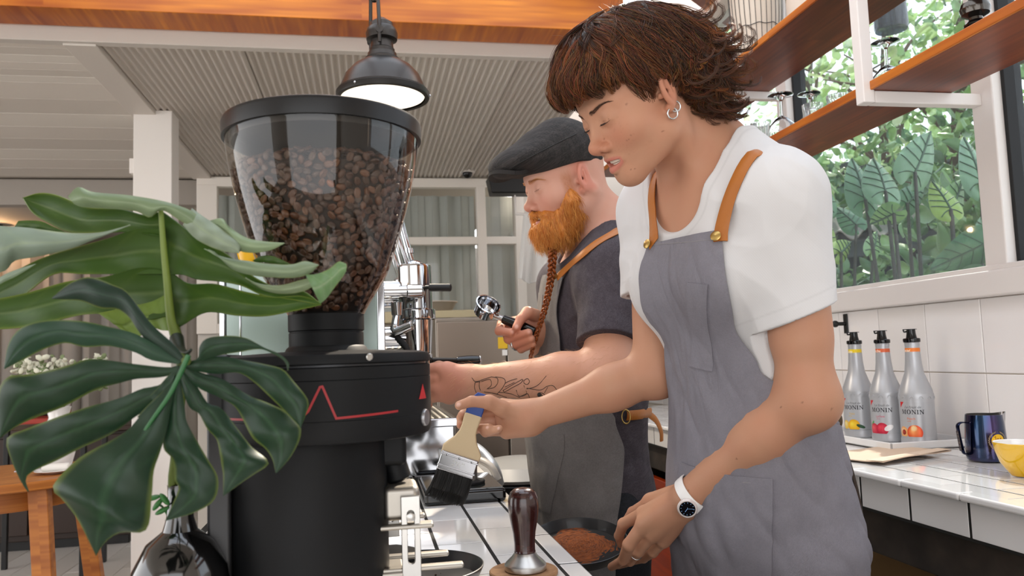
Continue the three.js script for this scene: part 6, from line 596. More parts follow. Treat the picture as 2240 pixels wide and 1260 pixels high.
{ const l = []; const r = rng(3); for (const s of [-1, 1]) for (let i = 0; i < 34; i++) { const t = i / 33, p = V(s * lerp(.0195, .0425, t), lerp(-.0052, -.0022, t) - .0018 * Math.sin(t * 3.1), lerp(.0925, .0845, t) + .0022 * Math.sin(t * 3.1)); const o = V(s * (t - .45) * .5, -.55 - .1 * r(), .8).normalize().multiplyScalar(.0036 + .003 * t); const q = p.clone().add(o).add(V(0, .0012, 0)); l.push({ p: [p, p.clone().lerp(q, .5).add(V(0, -.0008, 0)), q].map((v) => v.applyMatrix4(Hd.m)), r: (u) => .00022 * (1 - .7 * u), c: () => [.02, .012, .01] }); } for (const s of [-1, 1]) l.push({ p: Array.from({ length: 9 }, (_, i) => { const t = i / 8; return V(s * lerp(.0185, .0435, t), lerp(-.0050, -.0020, t) - .0016 * Math.sin(t * 3.1), lerp(.0918, .0838, t) + .0022 * Math.sin(t * 3.1)).applyMatrix4(Hd.m); }), r: () => .0004, c: () => [.05, .025, .018] }); pw(g, 'eyelashes', strands(l), M(0xffffff, .6, { vertexColors: true })); }
{ const l = [], r = rng(8); for (const s of [-1, 1]) for (let i = 0; i < 130; i++) { const t = r(), ax = lerp(.0115, .052, t), y = .0165 + .006 * sstep(.01, .04, ax) - .0035 * sstep(.044, .056, ax) + (r() - .5) * .0058 * (1.1 - t); let z = .1; for (let k = 0; k < 60; k++) { const d = HF.ev(s * ax, y, z); if (d < .0002) break; z -= Math.max(.0003, d * .6); } const p = V(s * ax, y, z + .0002), q = p.clone().add(V(s * .0055, .0022 - .004 * t, -.0022 * t - .0005)); l.push({ p: [p, q].map((v) => v.applyMatrix4(Hd.m)), r: (u) => .00026 * (1 - .6 * u), c: () => [.085, .042, .026] }); } pw(g, 'eyebrows', strands(l), hairMat); }
// hair
const HV = new Field(); HV.ell(V(0, .05, -.018), [.089, .090, .122], .03); HV.ell(V(.0, .0, -.112), [.076, .072, .06], .05); HV.ell(V(0, -.043, -.098), [.058, .034, .042], .03); HV.ell(V(0, .066, .082), [.06, .036, .040], .03); HV.ell(V(-.01, .103, .01), [.06, .034, .07], .04);
const ycut = (z, x) => z > .05 ? .036 + .012 * sstep(.05, .11, z) : z > .026 ? lerp(-.02, .034, sstep(.026, .052, z)) : z > .010 ? lerp(.016, -.02, sstep(.010, .020, z)) : z > -.030 ? .018 : z > -.05 ? lerp(-.075, .018, sstep(-.05, -.032, z)) : -.08;
const hc = V(0, .035, -.02); const hairR = (d) => { let a = .04, b = .26; for (let i = 0; i < 26; i++) { const m = (a + b) / 2; if (HV.ev(hc.x + d.x * m, hc.y + d.y * m, hc.z + d.z * m) < 0) a = m; else b = m; } return a; };
const crown = V(.02, .86, -.32).normalize();
const hairF = (x, y, z) => { const ph = Math.atan2(x - .01, z + .045), rr = Math.hypot(x, z + .045); let d = HV.ev(x, y, z) + .0032 * noise3(ph * 13, rr * 14, y * 22) + .002 * noise3(ph * 32, rr * 22, y * 26) + .002; const c = ycut(z, x) - y; return Math.max(d, c); };
const hcol = (x, y, z) => { const ph = Math.atan2(x - .01, z + .045), n = .5 + .5 * noise3(ph * 26, y * 16, z * 10); return mix3([.022, .011, .007], [.075, .03, .015], n * n); };
const hair = netMesh(hairF, V(-.105, -.09, -.185), V(.105, .155, .135), .0024, hcol); hair.applyMatrix4(Hd.m); const hairMesh = pw(g, 'hair', hair, hairMat, 'short tousled brown hair with a swept fringe');
{ const r = rng(17), list = [], pal = [[.034, .015, .009], [.07, .027, .013], [.19, .062, .022], [.27, .1, .034], [.42, .18, .05], [.12, .042, .018]];
  const addClump = (dir, len, nS, spread, curl, pi, lift) => { const side = (r() - .5) * .5, seed = r() * 100; const path = []; let d = dir.clone(); const steps = 10, wv = .35 + .9 * r() * (dir.z < .1 ? 1 : .25); for (let i = 0; i <= steps; i++) { const t = i / steps; const R = hairR(d) + .0015 + lift * t * t + .002 * Math.sin(seed + t * 5); path.push(hc.clone().addScaledVector(d, R)); let a = crown.clone().multiplyScalar(-1); a.addScaledVector(d, -a.dot(d)); if (a.lengthSq() < 1e-4) a.set(r() - .5, 0, r() - .5); a.normalize(); const sw = a.clone().cross(d); const px = path[i]; const back = V(0, 0, -1).addScaledVector(d, d.z); const kb = .85 * sstep(.1, .03, px.z) * sstep(-.14, -.08, px.z); const mv = a.clone().addScaledVector(back, kb).addScaledVector(sw, side + wv * Math.sin(seed + t * 7)).normalize(); d = d.clone().addScaledVector(mv, len / steps / R).normalize(); }
    let cut = path.length; for (let i = 2; i < path.length; i++) if (path[i].y < ycut(path[i].z, path[i].x) - .005 - .005 * Math.sin(seed)) { cut = i; break; } const P0 = path.slice(0, Math.max(4, cut)); if (P0.length < 4) return;
    const end = P0[P0.length - 1], pre = P0[P0.length - 2]; const out = end.clone().sub(hc).normalize(), td = end.clone().sub(pre).normalize(); const bk = end.z < -.04, n2 = bk ? 6 : 3, A = bk ? 2.2 + 1.6 * r() : 1.0, Rc = curl * (bk ? .5 : .9), dirO = bk ? 1 : -.5; for (let i = 1; i <= n2; i++) { const u = i / n2; P0.push(end.clone().addScaledVector(td, Rc * Math.sin(u * A)).addScaledVector(out, dirO * Rc * (1 - Math.cos(u * A)))); }
    const col = pal[pi]; for (let s = 0; s < nS; s++) { const ox = (r() - .5) * spread, oy = (r() - .5) * spread * .6, oz = (r() - .5) * spread, tw = r() * 6.28, k = .75 + .5 * r(); const cc = mix3(col, pal[r() * 6 | 0], .35 * r()).map((v) => v * (.7 + .6 * r())); const pts = P0.map((p, i) => { const t = i / (P0.length - 1), w = .25 + .85 * Math.sin(Math.PI * Math.min(1, t * .92 + .06)); return p.clone().add(V(ox * w + .0012 * Math.sin(tw + t * 7), oy * w, oz * w + .0012 * Math.cos(tw + t * 6))).applyMatrix4(Hd.m); }); const n = pts.length; list.push({ p: pts, r: (t) => .00042 * k * (t < .1 ? t * 10 : 1) * (1 - .75 * t * t), c: () => cc }); } };
  for (let i = 0; i < 470; i++) { const a = r() * 6.283, e = Math.pow(r(), .7) * 1.5; const ax = V(Math.cos(a), 0, Math.sin(a)); ax.addScaledVector(crown, -ax.dot(crown)).normalize(); const d = crown.clone().multiplyScalar(Math.cos(e)).addScaledVector(ax, Math.sin(e)); if (d.z > .75 && d.y < .2) continue; const back = d.z < -.2; const pi = r() < (d.z > .1 ? .3 : .12) ? 2 + (r() * 2.2 | 0) : r() < .5 ? 0 : r() < .6 ? 1 : 5; addClump(d, .10 + .09 * r(), 19, .008 + .006 * r(), back ? .020 + .03 * r() : .006 + .006 * r(), pi, back ? .008 * r() + .003 : .0015 + .004 * r()); }
  for (let i = 0; i < 60; i++) { const d = V((r() - .5) * 1.2, -.35 - .5 * r(), -1).normalize(); addClump(d, .05 + .04 * r(), 16, .007, .018 + .014 * r(), r() < .2 ? 1 : 0, .004); } // nape curls
  for (let i = 0; i < 46; i++) { const x = lerp(-.05, .07, r()), d = V(x * 7, .95 - .5 * r(), .8).normalize(); addClump(d, .13, 20, .010, .006, r() < .55 ? 2 : r() < .35 ? 3 : r() < .5 ? 5 : 1, .0014); } for (let i = 0; i < 60; i++) { const s = i % 5 ? 1 : -1, d = V(s * (.35 + .5 * r()), .25 + .6 * r(), .35 + .35 * r()).normalize(); addClump(d, .075 + .04 * r(), 18, .009, .006, r() < .3 ? 2 : r() < .5 ? 1 : 5, .0015); }
  for (let i = 0; i < 6; i++) addClump(V(.75 + .2 * r(), .35 - .1 * i * .5, -.05 - .1 * r()).normalize(), .07, 12, .006, .02, i < 2 ? 4 : 2, .006);
  for (let i = 0; i < 90; i++) { const a = r() * 6.283, e = r() * 1.2; const ax = V(Math.cos(a), 0, Math.sin(a)); ax.addScaledVector(crown, -ax.dot(crown)).normalize(); const d = crown.clone().multiplyScalar(Math.cos(e)).addScaledVector(ax, Math.sin(e)); const R = hairR(d), p = hc.clone().addScaledVector(d, R - .002), t = V(r() - .5, r() * .6, r() - .5).addScaledVector(d, .7).normalize(), b = V(r() - .5, -r(), r() - .5); const L = .015 + .02 * r(); const pts = [0, .33, .66, 1].map((u) => p.clone().addScaledVector(t, u * L).addScaledVector(b, u * u * L * .8).applyMatrix4(Hd.m)); list.push({ p: pts, r: (u) => .00022 * (1 - .6 * u), c: () => [.1, .04, .02] }); }
  for (let i = 0; i < 70; i++) { const t = r(), p = V(.069 - .004 * t, .012 - .045 * t, .033 - .006 * r() + .008 * (1 - t)); const q = p.clone().add(V(.001, -.012, -.003 + .004 * (r() - .5))); list.push({ p: [p, p.clone().lerp(q, .5).add(V(.001, 0, .001)), q].map((v) => v.applyMatrix4(Hd.m)), r: (u) => .00022 * (1 - .7 * u), c: () => [.08, .035, .02] }); } // sideburn wisps
  pw(hairMesh, 'hair_locks', strands(list), hairMat).userData.kind = 'stuff'; }
// earrings
for (const [y, z, r, lab] of [[-.036, .003, .0085, 'larger'], [-.029, -.0075, .0082, 'upper']]) { const t = new THREE.TorusGeometry(r, .0014, 10, 32); t.rotateY(.25 + Math.PI / 2 * 0); t.rotateY(1.2); t.translate(.0755 + .002, y - .007, z + .001); t.applyMatrix4(Hd.m); pw(g, 'hoop_earring', t, mat.silver, 'silver hoop earring'); }
// t-shirt
const sh = new Field(); sh.add((x, y, z) => TF(x, y, z) - .0085, .001);
const LE = s0.clone().lerp(e0, .60), RE = s1.clone().lerp(e1, .535); const ld = e0.clone().sub(s0).normalize(), rd = e1.clone().sub(s1).normalize();
sh.cap(s0, LE.clone().addScaledVector(ld, .03), .056, .0535, .035); sh.cap(s1, RE.clone().addScaledVector(rd, .03), .053, .058, .035);
const hemL = RT.clone().multiplyScalar(.34).add(ld.clone()).normalize();
const cutP = (c, n) => (x, y, z) => (x - c.x) * n.x + (y - c.y) * n.y + (z - c.z) * n.z;
const torsoKeep = (x, y, z) => TF(x, y, z) - .014;
const neckC = fr.q(J.N, 0, .0, .0), nA = fr.q(J.N, 0, -.03, .085), nB = fr.q(J.N, 0, .05, -.02);
const rdg = (n) => 1 - Math.abs(n) * 2; const wr = (x, y, z) => .0025 * noise3(x * 22 + 3, y * 8, z * 22) + .0010 * noise3(x * 50, y * 26 + 7, z * 50) - .0034 * Math.max(0, rdg(noise3(x * 9 + y * 5, y * 6 - x * 9, z * 10 + 4))) - .0016 * Math.max(0, rdg(noise3(x * 17 + 9, y * 20 + x * 14, z * 15)));
const shirtF = (x, y, z) => { let d = sh.ev(x, y, z) + wr(x, y, z); // sleeve hems
  const cl = cutP(LE, hemL)(x, y, z), cr = cutP(RE, rd)(x, y, z); const tk = torsoKeep(x, y, z); const nl = Math.hypot(x - LE.x, y - LE.y, z - LE.z) < .16, nr = Math.hypot(x - RE.x, y - RE.y, z - RE.z) < .16; if (nl) d = Math.max(d, Math.min(cl, tk)); if (nr) d = Math.max(d, Math.min(cr, tk));
  if (nl && tk > 0) { const t = LA.ev(x, y, z) - .0045; d = Math.max(d, -Math.max(t, -(cl + .011))); } if (nr && tk > 0) { const t = RA.ev(x, y, z) - .0065; d = Math.max(d, -Math.max(t - .001, -(cr + .03))); }
  // neckline scoop
  return -smin(-d, neckHole.ev(x, y, z), .007); };
const neckHole = new Field(); neckHole.cap(fr.q(J.N, 0, .10, -.03), fr.q(J.N, 0, -.005, .012), .085, .079, .01); neckHole.cap(fr.q(J.N, 0, -.0, .05), fr.q(J.N, 0, -.052, .10), .068, .06, .03);
const [ta, tb] = bb([J.SL, J.SR, J.N, fr.q(J.P, .15, -.06, .1), fr.q(J.P, -.15, -.06, -.1), LE, RE], .13);
const band = (x, y, z) => { const a = neckHole.ev(x, y, z), cl = cutP(LE, hemL)(x, y, z), cr = cutP(RE, rd)(x, y, z); const w = 1 - .10 * Math.exp(-Math.pow((a - .015) / .0016, 2)) - .08 * Math.exp(-Math.pow((cl + .022) / .0014, 2)) * (Math.hypot(x - LE.x, y - LE.y, z - LE.z) < .11 ? 1 : 0) - .08 * Math.exp(-Math.pow((cr + .02) / .0014, 2)) * (Math.hypot(x - RE.x, y - RE.y, z - RE.z) < .1 ? 1 : 0); return [.635 * w, .625 * w, .625 * w]; };
const shirt = netMesh(shirtF, ta, tb, .0026, band); pw(g, 't_shirt', shirt, new THREE.MeshPhysicalMaterial({ color: 0xffffff, vertexColors: true, roughness: .85, sheen: .3, bumpMap: weaveB, bumpScale: .00006 }), 'white short sleeved t-shirt');
// trousers and shoes
const tr = new Field(); tr.ell(J.P, [.150, .15, .108], .03, false, fr.B); for (const s of [-1, 1]) { const hip = fr.q(J.P, s * .085, -.06, 0), kn = V(hip.x - .01, .48, hip.z), an = V(hip.x + .02, .09, hip.z); tr.cap(hip, kn, .082, .06, .04); tr.cap(kn, an, .062, .05, .03); } 
const hipY = J.P.y; const trG = netMesh(tr.fn, V(J.P.x - .25, .05, J.P.z - .25), V(J.P.x + .25, hipY + .18, J.P.z + .25), .0075); pw(g, 'trousers', trG, M(0x1b1b20, .85)); for (const s of [-1, 1]) { const hip = fr.q(J.P, s * .085, -.06, 0), sf = new Field(); sf.ell(V(hip.x + .02 + fr.Fw.x * .06, .04, hip.z + fr.Fw.z * .06), [.05, .04, .13], .02, false, [fr.Lx, V(0, 1, 0), V(fr.Fw.x, 0, fr.Fw.z).normalize()]); pw(g, 'shoe', netMesh((x, y, z) => Math.max(sf.ev(x, y, z), .001 - y), V(hip.x - .2, -.01, hip.z - .2), V(hip.x + .2, .1, hip.z + .2), .007), mat.black); }
// apron
const clothed = (x, y, z) => Math.min(Math.min(TF(x, y, z) - .0105, tr.ev(x, y, z)), 1);
const sheet = wrapSheet(J, fr, clothed, [[.215, -23, 45], [.33, -25, 44], [.46, -31, 45], [.58, -46, 57], [.70, -80, 88], [.78, -112, 128], [1.0, -122, 132], [1.8, -126, 134]], { nu: 120, nv: 170, hang: .95, taper: .0008, gap: .0055, smooth: 10, fold: (a, t) => .005 * sstep(1.0, 1.7, t) * Math.sin(a * 7 + 1) + .0028 * noise3(a * 4 + 9, t * 5, 2) + .0012 * noise3(a * 11, t * 14 + a * 6, 5) - .0034 * sstep(.3, .7, t) * Math.max(0, 1 - 2.2 * Math.abs(noise3(a * 2.6 + t * 2, t * 7 - a * 3, 8))) - .0012 * Math.max(0, 1 - 2 * Math.abs(noise3(a * 6 - t * 5, t * 9, 3))) });
const apC = clothTex(hex(0x75727a), hex(0x848189), 81), apM = M(0xffffff, .85, { map: apC, bumpMap: twill, bumpScale: .0003, sheen: .2 }); apC.repeat.set(6, 6);
const ap = pw(g, 'apron', sheet.geo, apM, 'grey twill bib apron'); const thread = M(0x8b898a, .8);
pw(ap, 'pen_pocket', patch(sheet, [[1507, 617], [1551, 622], [1560, 812], [1512, 800]], .0016, .0034), apM); pw(ap, 'front_pocket', patch(sheet, [[1496, 1010], [1690, 1046], [1688, 1330], [1505, 1330]], .0016, .0042, 34), apM);
pw(ap, 'stitching', mg([seam(sheet, [[1432, 535], [1500, 530], [1592, 521]], .0026, .0006), seam(sheet, [[1512, 626], [1546, 630], [1554, 806]], .0044, .0005), seam(sheet, [[1500, 1024], [1683, 1058], [1682, 1255]], .005, .0006), seam(sheet, [[1584, 530], [1598, 640], [1640, 745], [1715, 845]], .0026, .0006)]), thread);
// straps over the shoulders with snaps
const sf = shirtF; const onShirt = (l, off) => l.map(([x, y, d]) => { const p = hit(sf, x, y, d ?? 1.0, 1.6, off); return p; });
const strap = (pts, w, ends) => { const P = pts.map((p) => V(p.x, p.y, p.z)); return ribbon(P, w, .0022, (v, p) => nrmOf((x, y, z) => TF(x, y, z), p, .01)); };
{ const c0 = sheet.point(...sheet.find(1576, 528), .004), c1 = sheet.point(...sheet.find(1580, 508), .005); const L = [c0, c1, ...onShirt([[1597, 440], [1617, 390], [1636, 355], [1652, 338]], .0035)]; const last = L[L.length - 1]; L.push(last.clone().addScaledVector(fr.Fw, -.03).add(V(0, -.004, 0)), fr.q(J.N, .05, -.10, -.125), fr.q(J.W, -.02, .05, -.13)); pw(ap, 'shoulder_strap', strap(L, .021), mat.leather, 'brown leather shoulder strap');
  const d0 = sheet.point(...sheet.find(1428, 532), .004), d1 = sheet.point(...sheet.find(1430, 512), .005); const R = [d0, d1, ...onShirt([[1427, 475], [1423, 440], [1422, 412], [1426, 390], [1432, 378]], .0035).filter((p) => p.d < 1.46)]; const lr = R[R.length - 1]; R.push(lr.clone().addScaledVector(fr.Fw, -.035), fr.q(J.N, -.05, -.10, -.125), fr.q(J.W, .02, .05, -.13)); pw(ap, 'shoulder_strap', strap(R, .021), mat.leather, 'brown leather shoulder strap');
  for (const [x, y] of [[1566, 517], [1426, 521]]) { const p = sheet.point(...sheet.find(x, y), .0098), n = nrmOf(TF, p, .01); const s = turn([[0, 0], [.0075, 0], [.0078, .0012], [.006, .0024], [0, .003]], 24); s.applyQuaternion(new THREE.Quaternion().setFromUnitVectors(V(0, 1, 0), n)); s.translate(p.x, p.y, p.z); pw(ap, 'snap_button', s, mat.brass, 'round brass snap'); } }
// waist tie hanging behind, leather loop at her right hip
{ const a = at(1828, 925, 1.2), pts = [a, at(1850, 985, 1.2), at(1872, 1060, 1.19), at(1884, 1120, 1.19), at(1888, 1180, 1.19), at(1885, 1200, 1.185)]; pw(ap, 'apron_tie', ribbon(pts, .009, .0016, () => V(.55, 0, .83)), M(0x2a1a0e, .7), 'dark brown tie hanging at the back'); pw(ap, 'tie_knot', new THREE.SphereGeometry(.012, 14, 10).scale(.7, 1.2, .8).translate(a.x + .002, a.y + .004, a.z), M(0x4a3820, .7));
  const l = [at(1497, 945, 1.37), at(1480, 955, 1.38), at(1471, 972, 1.385), at(1478, 985, 1.38), at(1492, 992, 1.36)]; pw(ap, 'leather_loop', ribbon(l, .016, .002, () => V(-.7, 0, .7)), mat.leather); }
// watch and ring
{ const c = w0.clone().lerp(e0, .03), ax = w0.clone().sub(e0).normalize(); const f = LA.fn; const e1_ = V(0, 1, 0).addScaledVector(ax, -ax.y).normalize(), e2 = ax.clone().cross(e1_); const ring = []; for (let i = 0; i <= 40; i++) { const a = i / 40 * 6.2832, d = e1_.clone().multiplyScalar(Math.cos(a)).addScaledVector(e2, Math.sin(a)); let r = .05; for (let k = 0; k < 50; k++) { const p = c.clone().addScaledVector(d, r), s = f(p.x, p.y, p.z); if (s < .0006) break; r -= s * .8; } ring.push(c.clone().addScaledVector(d, r + .0012)); }
  const bandG = gridSurf(40, 4, (u, v) => { const p = ring[Math.round(u * 40)].clone(); const n = p.clone().sub(c).normalize(); return p.addScaledVector(ax, (v - .5) * .0165).addScaledVector(n, .0004 * (1 - Math.pow(2 * v - 1, 4))); }, -.0018); const wt = pw(g, 'watch', bandG, M(0xf2f0ee, .35), 'white strap watch with a round black dial');
  const p = hit(f, 1504, 1108, 1.1, 1.4, .0022), n = p.n.clone().addScaledVector(FW, -.35).normalize(); const Q = new THREE.Quaternion().setFromUnitVectors(V(0, 1, 0), n); const put = (q) => { q.applyQuaternion(Q); q.translate(p.x, p.y, p.z); return q; }; pw(wt, 'watch_case', put(turn([[0, 0], [.0135, 0], [.0152, .0015], [.0155, .005], [.0135, .0078], [.0122, .0078], [.012, .0062], [0, .0062]], 48)), M(0xd9cfcb, .15, { clearcoat: 1 })); const dial = new THREE.CircleGeometry(.0121, 40); dial.rotateX(-Math.PI / 2); const dt = canvasTex(256, 256, (x) => { x.fillStyle = '#0b0b10'; x.fillRect(0, 0, 256, 256); x.strokeStyle = '#8fb6e6'; for (let i = 0; i < 12; i++) { x.save(); x.translate(128, 128); x.rotate(i * Math.PI / 6); x.lineWidth = 7; x.beginPath(); x.moveTo(0, -112); x.lineTo(0, -92); x.stroke(); x.restore(); } x.lineWidth = 9; x.beginPath(); x.moveTo(128, 128); x.lineTo(70, 160); x.stroke(); x.lineWidth = 6; x.beginPath(); x.moveTo(128, 128); x.lineTo(214, 168); x.stroke(); x.beginPath(); x.moveTo(128, 128); x.lineTo(142, 106); x.stroke(); }); dial.translate(0, .0066, 0); pw(wt, 'dial', put(dial), M(0xffffff, .2, { map: dt }), 'black dial with pale blue hands'); }
{ const a = at(1396, 1206, 1.315), b = at(1378, 1228, 1.35), m = a.clone().lerp(b, .25), t = new THREE.TorusGeometry(.0099, .0011, 8, 28); t.applyQuaternion(new THREE.Quaternion().setFromUnitVectors(V(0, 0, 1), b.clone().sub(a).normalize())); t.translate(m.x, m.y, m.z); pw(g, 'ring', t, mat.silver, 'thin silver ring'); }
}
{ // pan of coffee grounds in her left hand
  const c = at(1264, 1192, 1.475), n = V(0, 1, 0).addScaledVector(FW, -.24).addScaledVector(RT, -.02).normalize(); const g = pan(c, .094, 'dark round pan with spilt coffee grounds held below the counter edge'); g.name = 'coffee_pan'; g.quaternion.setFromUnitVectors(V(0, 1, 0), n); g.position.addScaledVector(n, -.01);
  const r = rng(41), G = gridSurf(60, 60, (u, v) => { const a = u * 6.2832, R = v * .082; const x = R * Math.cos(a) + .004, z = R * Math.sin(a) - .008; const h = .0036 + .004 * Math.max(0, noise3(x * 40, 1, z * 40)) * (1 - v) + .0014 * noise3(x * 400, 2, z * 400) + (1 - v) * .0035 - .002 * v * v * (1 + noise3(a * 2, 3, 0)); return V(x, Math.max(.0008, h), z); }); const m = sh(new THREE.Mesh(G, M(0xffffff, .95, { map: mkTex(128, (u, v) => mixc(hex(0x45200c), hex(0xa65a24), clamp(pnoise(u * 64, v * 64, 64, 2) * .6 + .4 * pfbm(u, v, 8, 4, 3)))) }))); m.name = 'coffee_grounds'; m.userData = { kind: 'stuff', label: 'loose red brown coffee grounds lying in the held pan', category: 'coffee grounds' }; m.position.copy(g.position); m.quaternion.copy(g.quaternion); scene.add(m); }
// ================= the man =================
{
const Hd = frame([.464, 1.555, -1.765], [.1782, -.081, .9807], [-.2888, .9484, .1308], [0, 0, 0], 1);
const SL = at(1338, 598, 1.715), J = { N: at(1312, 512, 1.885), SL, SR: SL.clone().add(V(-.015, .0, -.33)), C: at(1306, 715, 1.885), W: at(1292, 900, 1.885), P: at(1302, 1085, 1.885) };
const fr = torsoField(J, { chest: [.172, .2, .118], waist: [.158, .17, .122], hip: [.17, .16, .130], sh: .046, del: .058, neck: .075, belly: .055 });
const arms = { L: [J.SL, at(1332, 824, 1.60), at(1030, 834, 1.69)], R: [J.SR, at(1236, 868, 2.02), at(1176, 722, 1.86)] };
const base = V(J.P.x, 0, J.P.z), g = thing('person', 'ginger bearded man in a dark flat cap, dark t-shirt and grey apron, tattooed forearm', 'person', base);
const skin = [.585, .325, .24], red = [.58, .215, .15], ging = [.42, .125, .022];
const opts = { skin, red, lip: [.58, .26, .21], brow: [.62, .32, .18], lid: [.55, .26, .2], earRed: .85, open: .0034, smile: true, cheek: .0305, jaw: .049, beard: [.4, .15, .06], stubble: (x, y, z) => { const ax = Math.abs(x); return (ax > .05 && z < .052 && z > .012 && y < .028 && y > -.06 ? .75 * sstep(.05, .036, z) * sstep(.012, .024, z) * sstep(.03, .0, y) * (.75 + .3 * noise3(x * 500, y * 300, z * 500)) : 0); } };
const HF = headField(opts); const lp = (p) => Hd.toLocal(p), nb = lp(J.N); HF.cap(V(0, -.04, -.03), nb, .064, .072, .03); HF.cap(V(.056, -.045, -.025), lp(fr.q(J.N, .02, -.05, .05)), .015, .012, .025); HF.cap(V(-.056, -.045, -.025), lp(fr.q(J.N, -.02, -.05, .05)), .015, .012, .025);
const TF = fr.T.fn, hm = Hd.m.elements; HF.add((x, y, z) => y > -.02 ? 1 : TF(hm[0] * x + hm[4] * y + hm[8] * z + hm[12], hm[1] * x + hm[5] * y + hm[9] * z + hm[13], hm[2] * x + hm[6] * y + hm[10] * z + hm[14]), .035);
const headG = netMesh(HF.fn, V(-.16, -.29, -.19), V(.16, .12, .135), .0023, headColor(opts)); headG.applyMatrix4(Hd.m);
const LA = new Field(), [s0, e0, w0] = arms.L; LA.cap(s0, e0, .060, .05, .02); LA.cap(e0, e0.clone().lerp(w0, .32), .049, .0525, .03); LA.cap(e0.clone().lerp(w0, .3), w0, .050, .031, .02); LA.sph(e0.clone().add(V(.012, -.006, 0)), .044, .02);
{ const A = at; LA.cap(w0, A(978, 812, 1.70), .028, .022, .02); LA.cap(w0, A(970, 850, 1.705), .029, .023, .02); LA.cap(w0, A(985, 868, 1.71), .022, .017, .02); const fs = [[A(958, 806, 1.70), A(922, 808, 1.72), A(910, 826, 1.75), A(925, 838, 1.775)], [A(955, 828, 1.70), A(916, 832, 1.72), A(904, 848, 1.75), A(922, 856, 1.775)], [A(955, 848, 1.70), A(918, 854, 1.72), A(908, 868, 1.75), A(926, 872, 1.775)], [A(962, 866, 1.705), A(930, 874, 1.725), A(922, 884, 1.75), A(938, 886, 1.77)], [A(990, 806, 1.73), A(960, 800, 1.76), A(935, 806, 1.785), A(918, 816, 1.80)]]; for (const [a, b, c, d] of fs) { const q = new Field(); q.cap(a, b, .0125, .0108, .004).cap(b, c, .0108, .0098, .004).cap(c, d, .0098, .0086, .004); LA.add(q.fn, .007, a.clone().lerp(d, .5), a.distanceTo(d) * .7 + .03); } }
const RA = new Field(), [s1, e1, w1] = arms.R; RA.cap(s1, e1, .058, .046, .02); RA.cap(e1, e1.clone().lerp(w1, .4), .045, .047, .03); RA.cap(e1.clone().lerp(w1, .3), w1, .045, .03, .02);
{ const A = at; RA.cap(w1, A(1142, 706, 1.845), .028, .02, .02); RA.cap(w1, A(1140, 728, 1.845), .028, .021, .02); RA.cap(w1, A(1150, 748, 1.845), .024, .018, .02); const fs = [[A(1172, 690, 1.83), A(1154, 684, 1.805), A(1139, 698, 1.785), A(1130, 716, 1.775), .0150, .0108], [A(1130, 702, 1.855), A(1098, 708, 1.84), A(1092, 724, 1.805), A(1118, 728, 1.778), .0118, .0102], [A(1130, 722, 1.86), A(1108, 728, 1.84), A(1112, 742, 1.80), A(1156, 728, 1.768), .0118, .0104], [A(1138, 740, 1.86), A(1122, 744, 1.84), A(1126, 754, 1.80), A(1162, 742, 1.77), .0112, .01], [A(1150, 754, 1.855), A(1134, 758, 1.84), A(1140, 764, 1.805), A(1166, 754, 1.775), .0102, .009]]; for (const [a, b, c, d, r0, r1] of fs) { const q = new Field(); q.cap(a, b, r0, r0 * .95, .004).cap(b, c, r0 * .95, r1, .004).cap(c, d, r1, r1 * .92, .004); RA.add(q.fn, .0045, a.clone().lerp(d, .5), a.distanceTo(d) * .7 + .035); } }
const col = (cuts) => (x, y, z) => { let c = mix3(skin, [.5, .22, .105], clamp(.4 + .2 * noise3(x * 30, y * 30, z * 30))); for (const k of cuts) { const d = Math.hypot(x - k[0].x, y - k[0].y, z - k[0].z); if (d < k[1]) c = mix3(c, k[2], sstep(k[1], k[1] * .5, d) * k[3]); } return c; };
const bb = (ps, m) => { const lo = V(9, 9, 9), hi = V(-9, -9, -9); for (const p of ps) { lo.min(p); hi.max(p); } return [lo.subScalar(m), hi.addScalar(m)]; };
const [la, lb] = bb([s0, e0, w0, at(904, 840, 1.72), at(925, 880, 1.79)], .07), [ra, rb] = bb([s1, e1, w1, at(1090, 700, 1.8)], .07);
const armL = netMesh(LA.fn, la, lb, .003, col([[at(965, 835, 1.67), .075, red, .55]])), armR = netMesh(RA.fn, ra, rb, .0027, col([[at(1130, 725, 1.8), .07, red, .5], [at(1130, 714, 1.764), .007, [.8, .5, .42], .7], [at(1122, 726, 1.768), .006, [.8, .5, .42], .5], [at(1158, 726, 1.757), .006, [.75, .42, .34], .6]]));
pw(g, 'body', mergeSkin([headG, armL, armR]), skinMat);
for (const s of [-1, 1]) { const e = new THREE.SphereGeometry(.0100, 24, 16); e.translate(s * .0315, -.0025, .0778); e.applyMatrix4(Hd.m); pw(g, 'eye', e, M(0x3a2a22, .15)); }
{ const t = []; for (let i = -4; i < 4; i++) { const a = (i + .5) * .17; t.push(boxMM(-.0032, -.070, -.002, .0032, -.0625, .002, .0014).rotateY(a).translate(.0245 * Math.sin(a), 0, .0945 - .028 + .0245 * Math.cos(a))); } pw(g, 'teeth', xf(mg(t), Hd.m), M(0xe6dccb, .25)); }
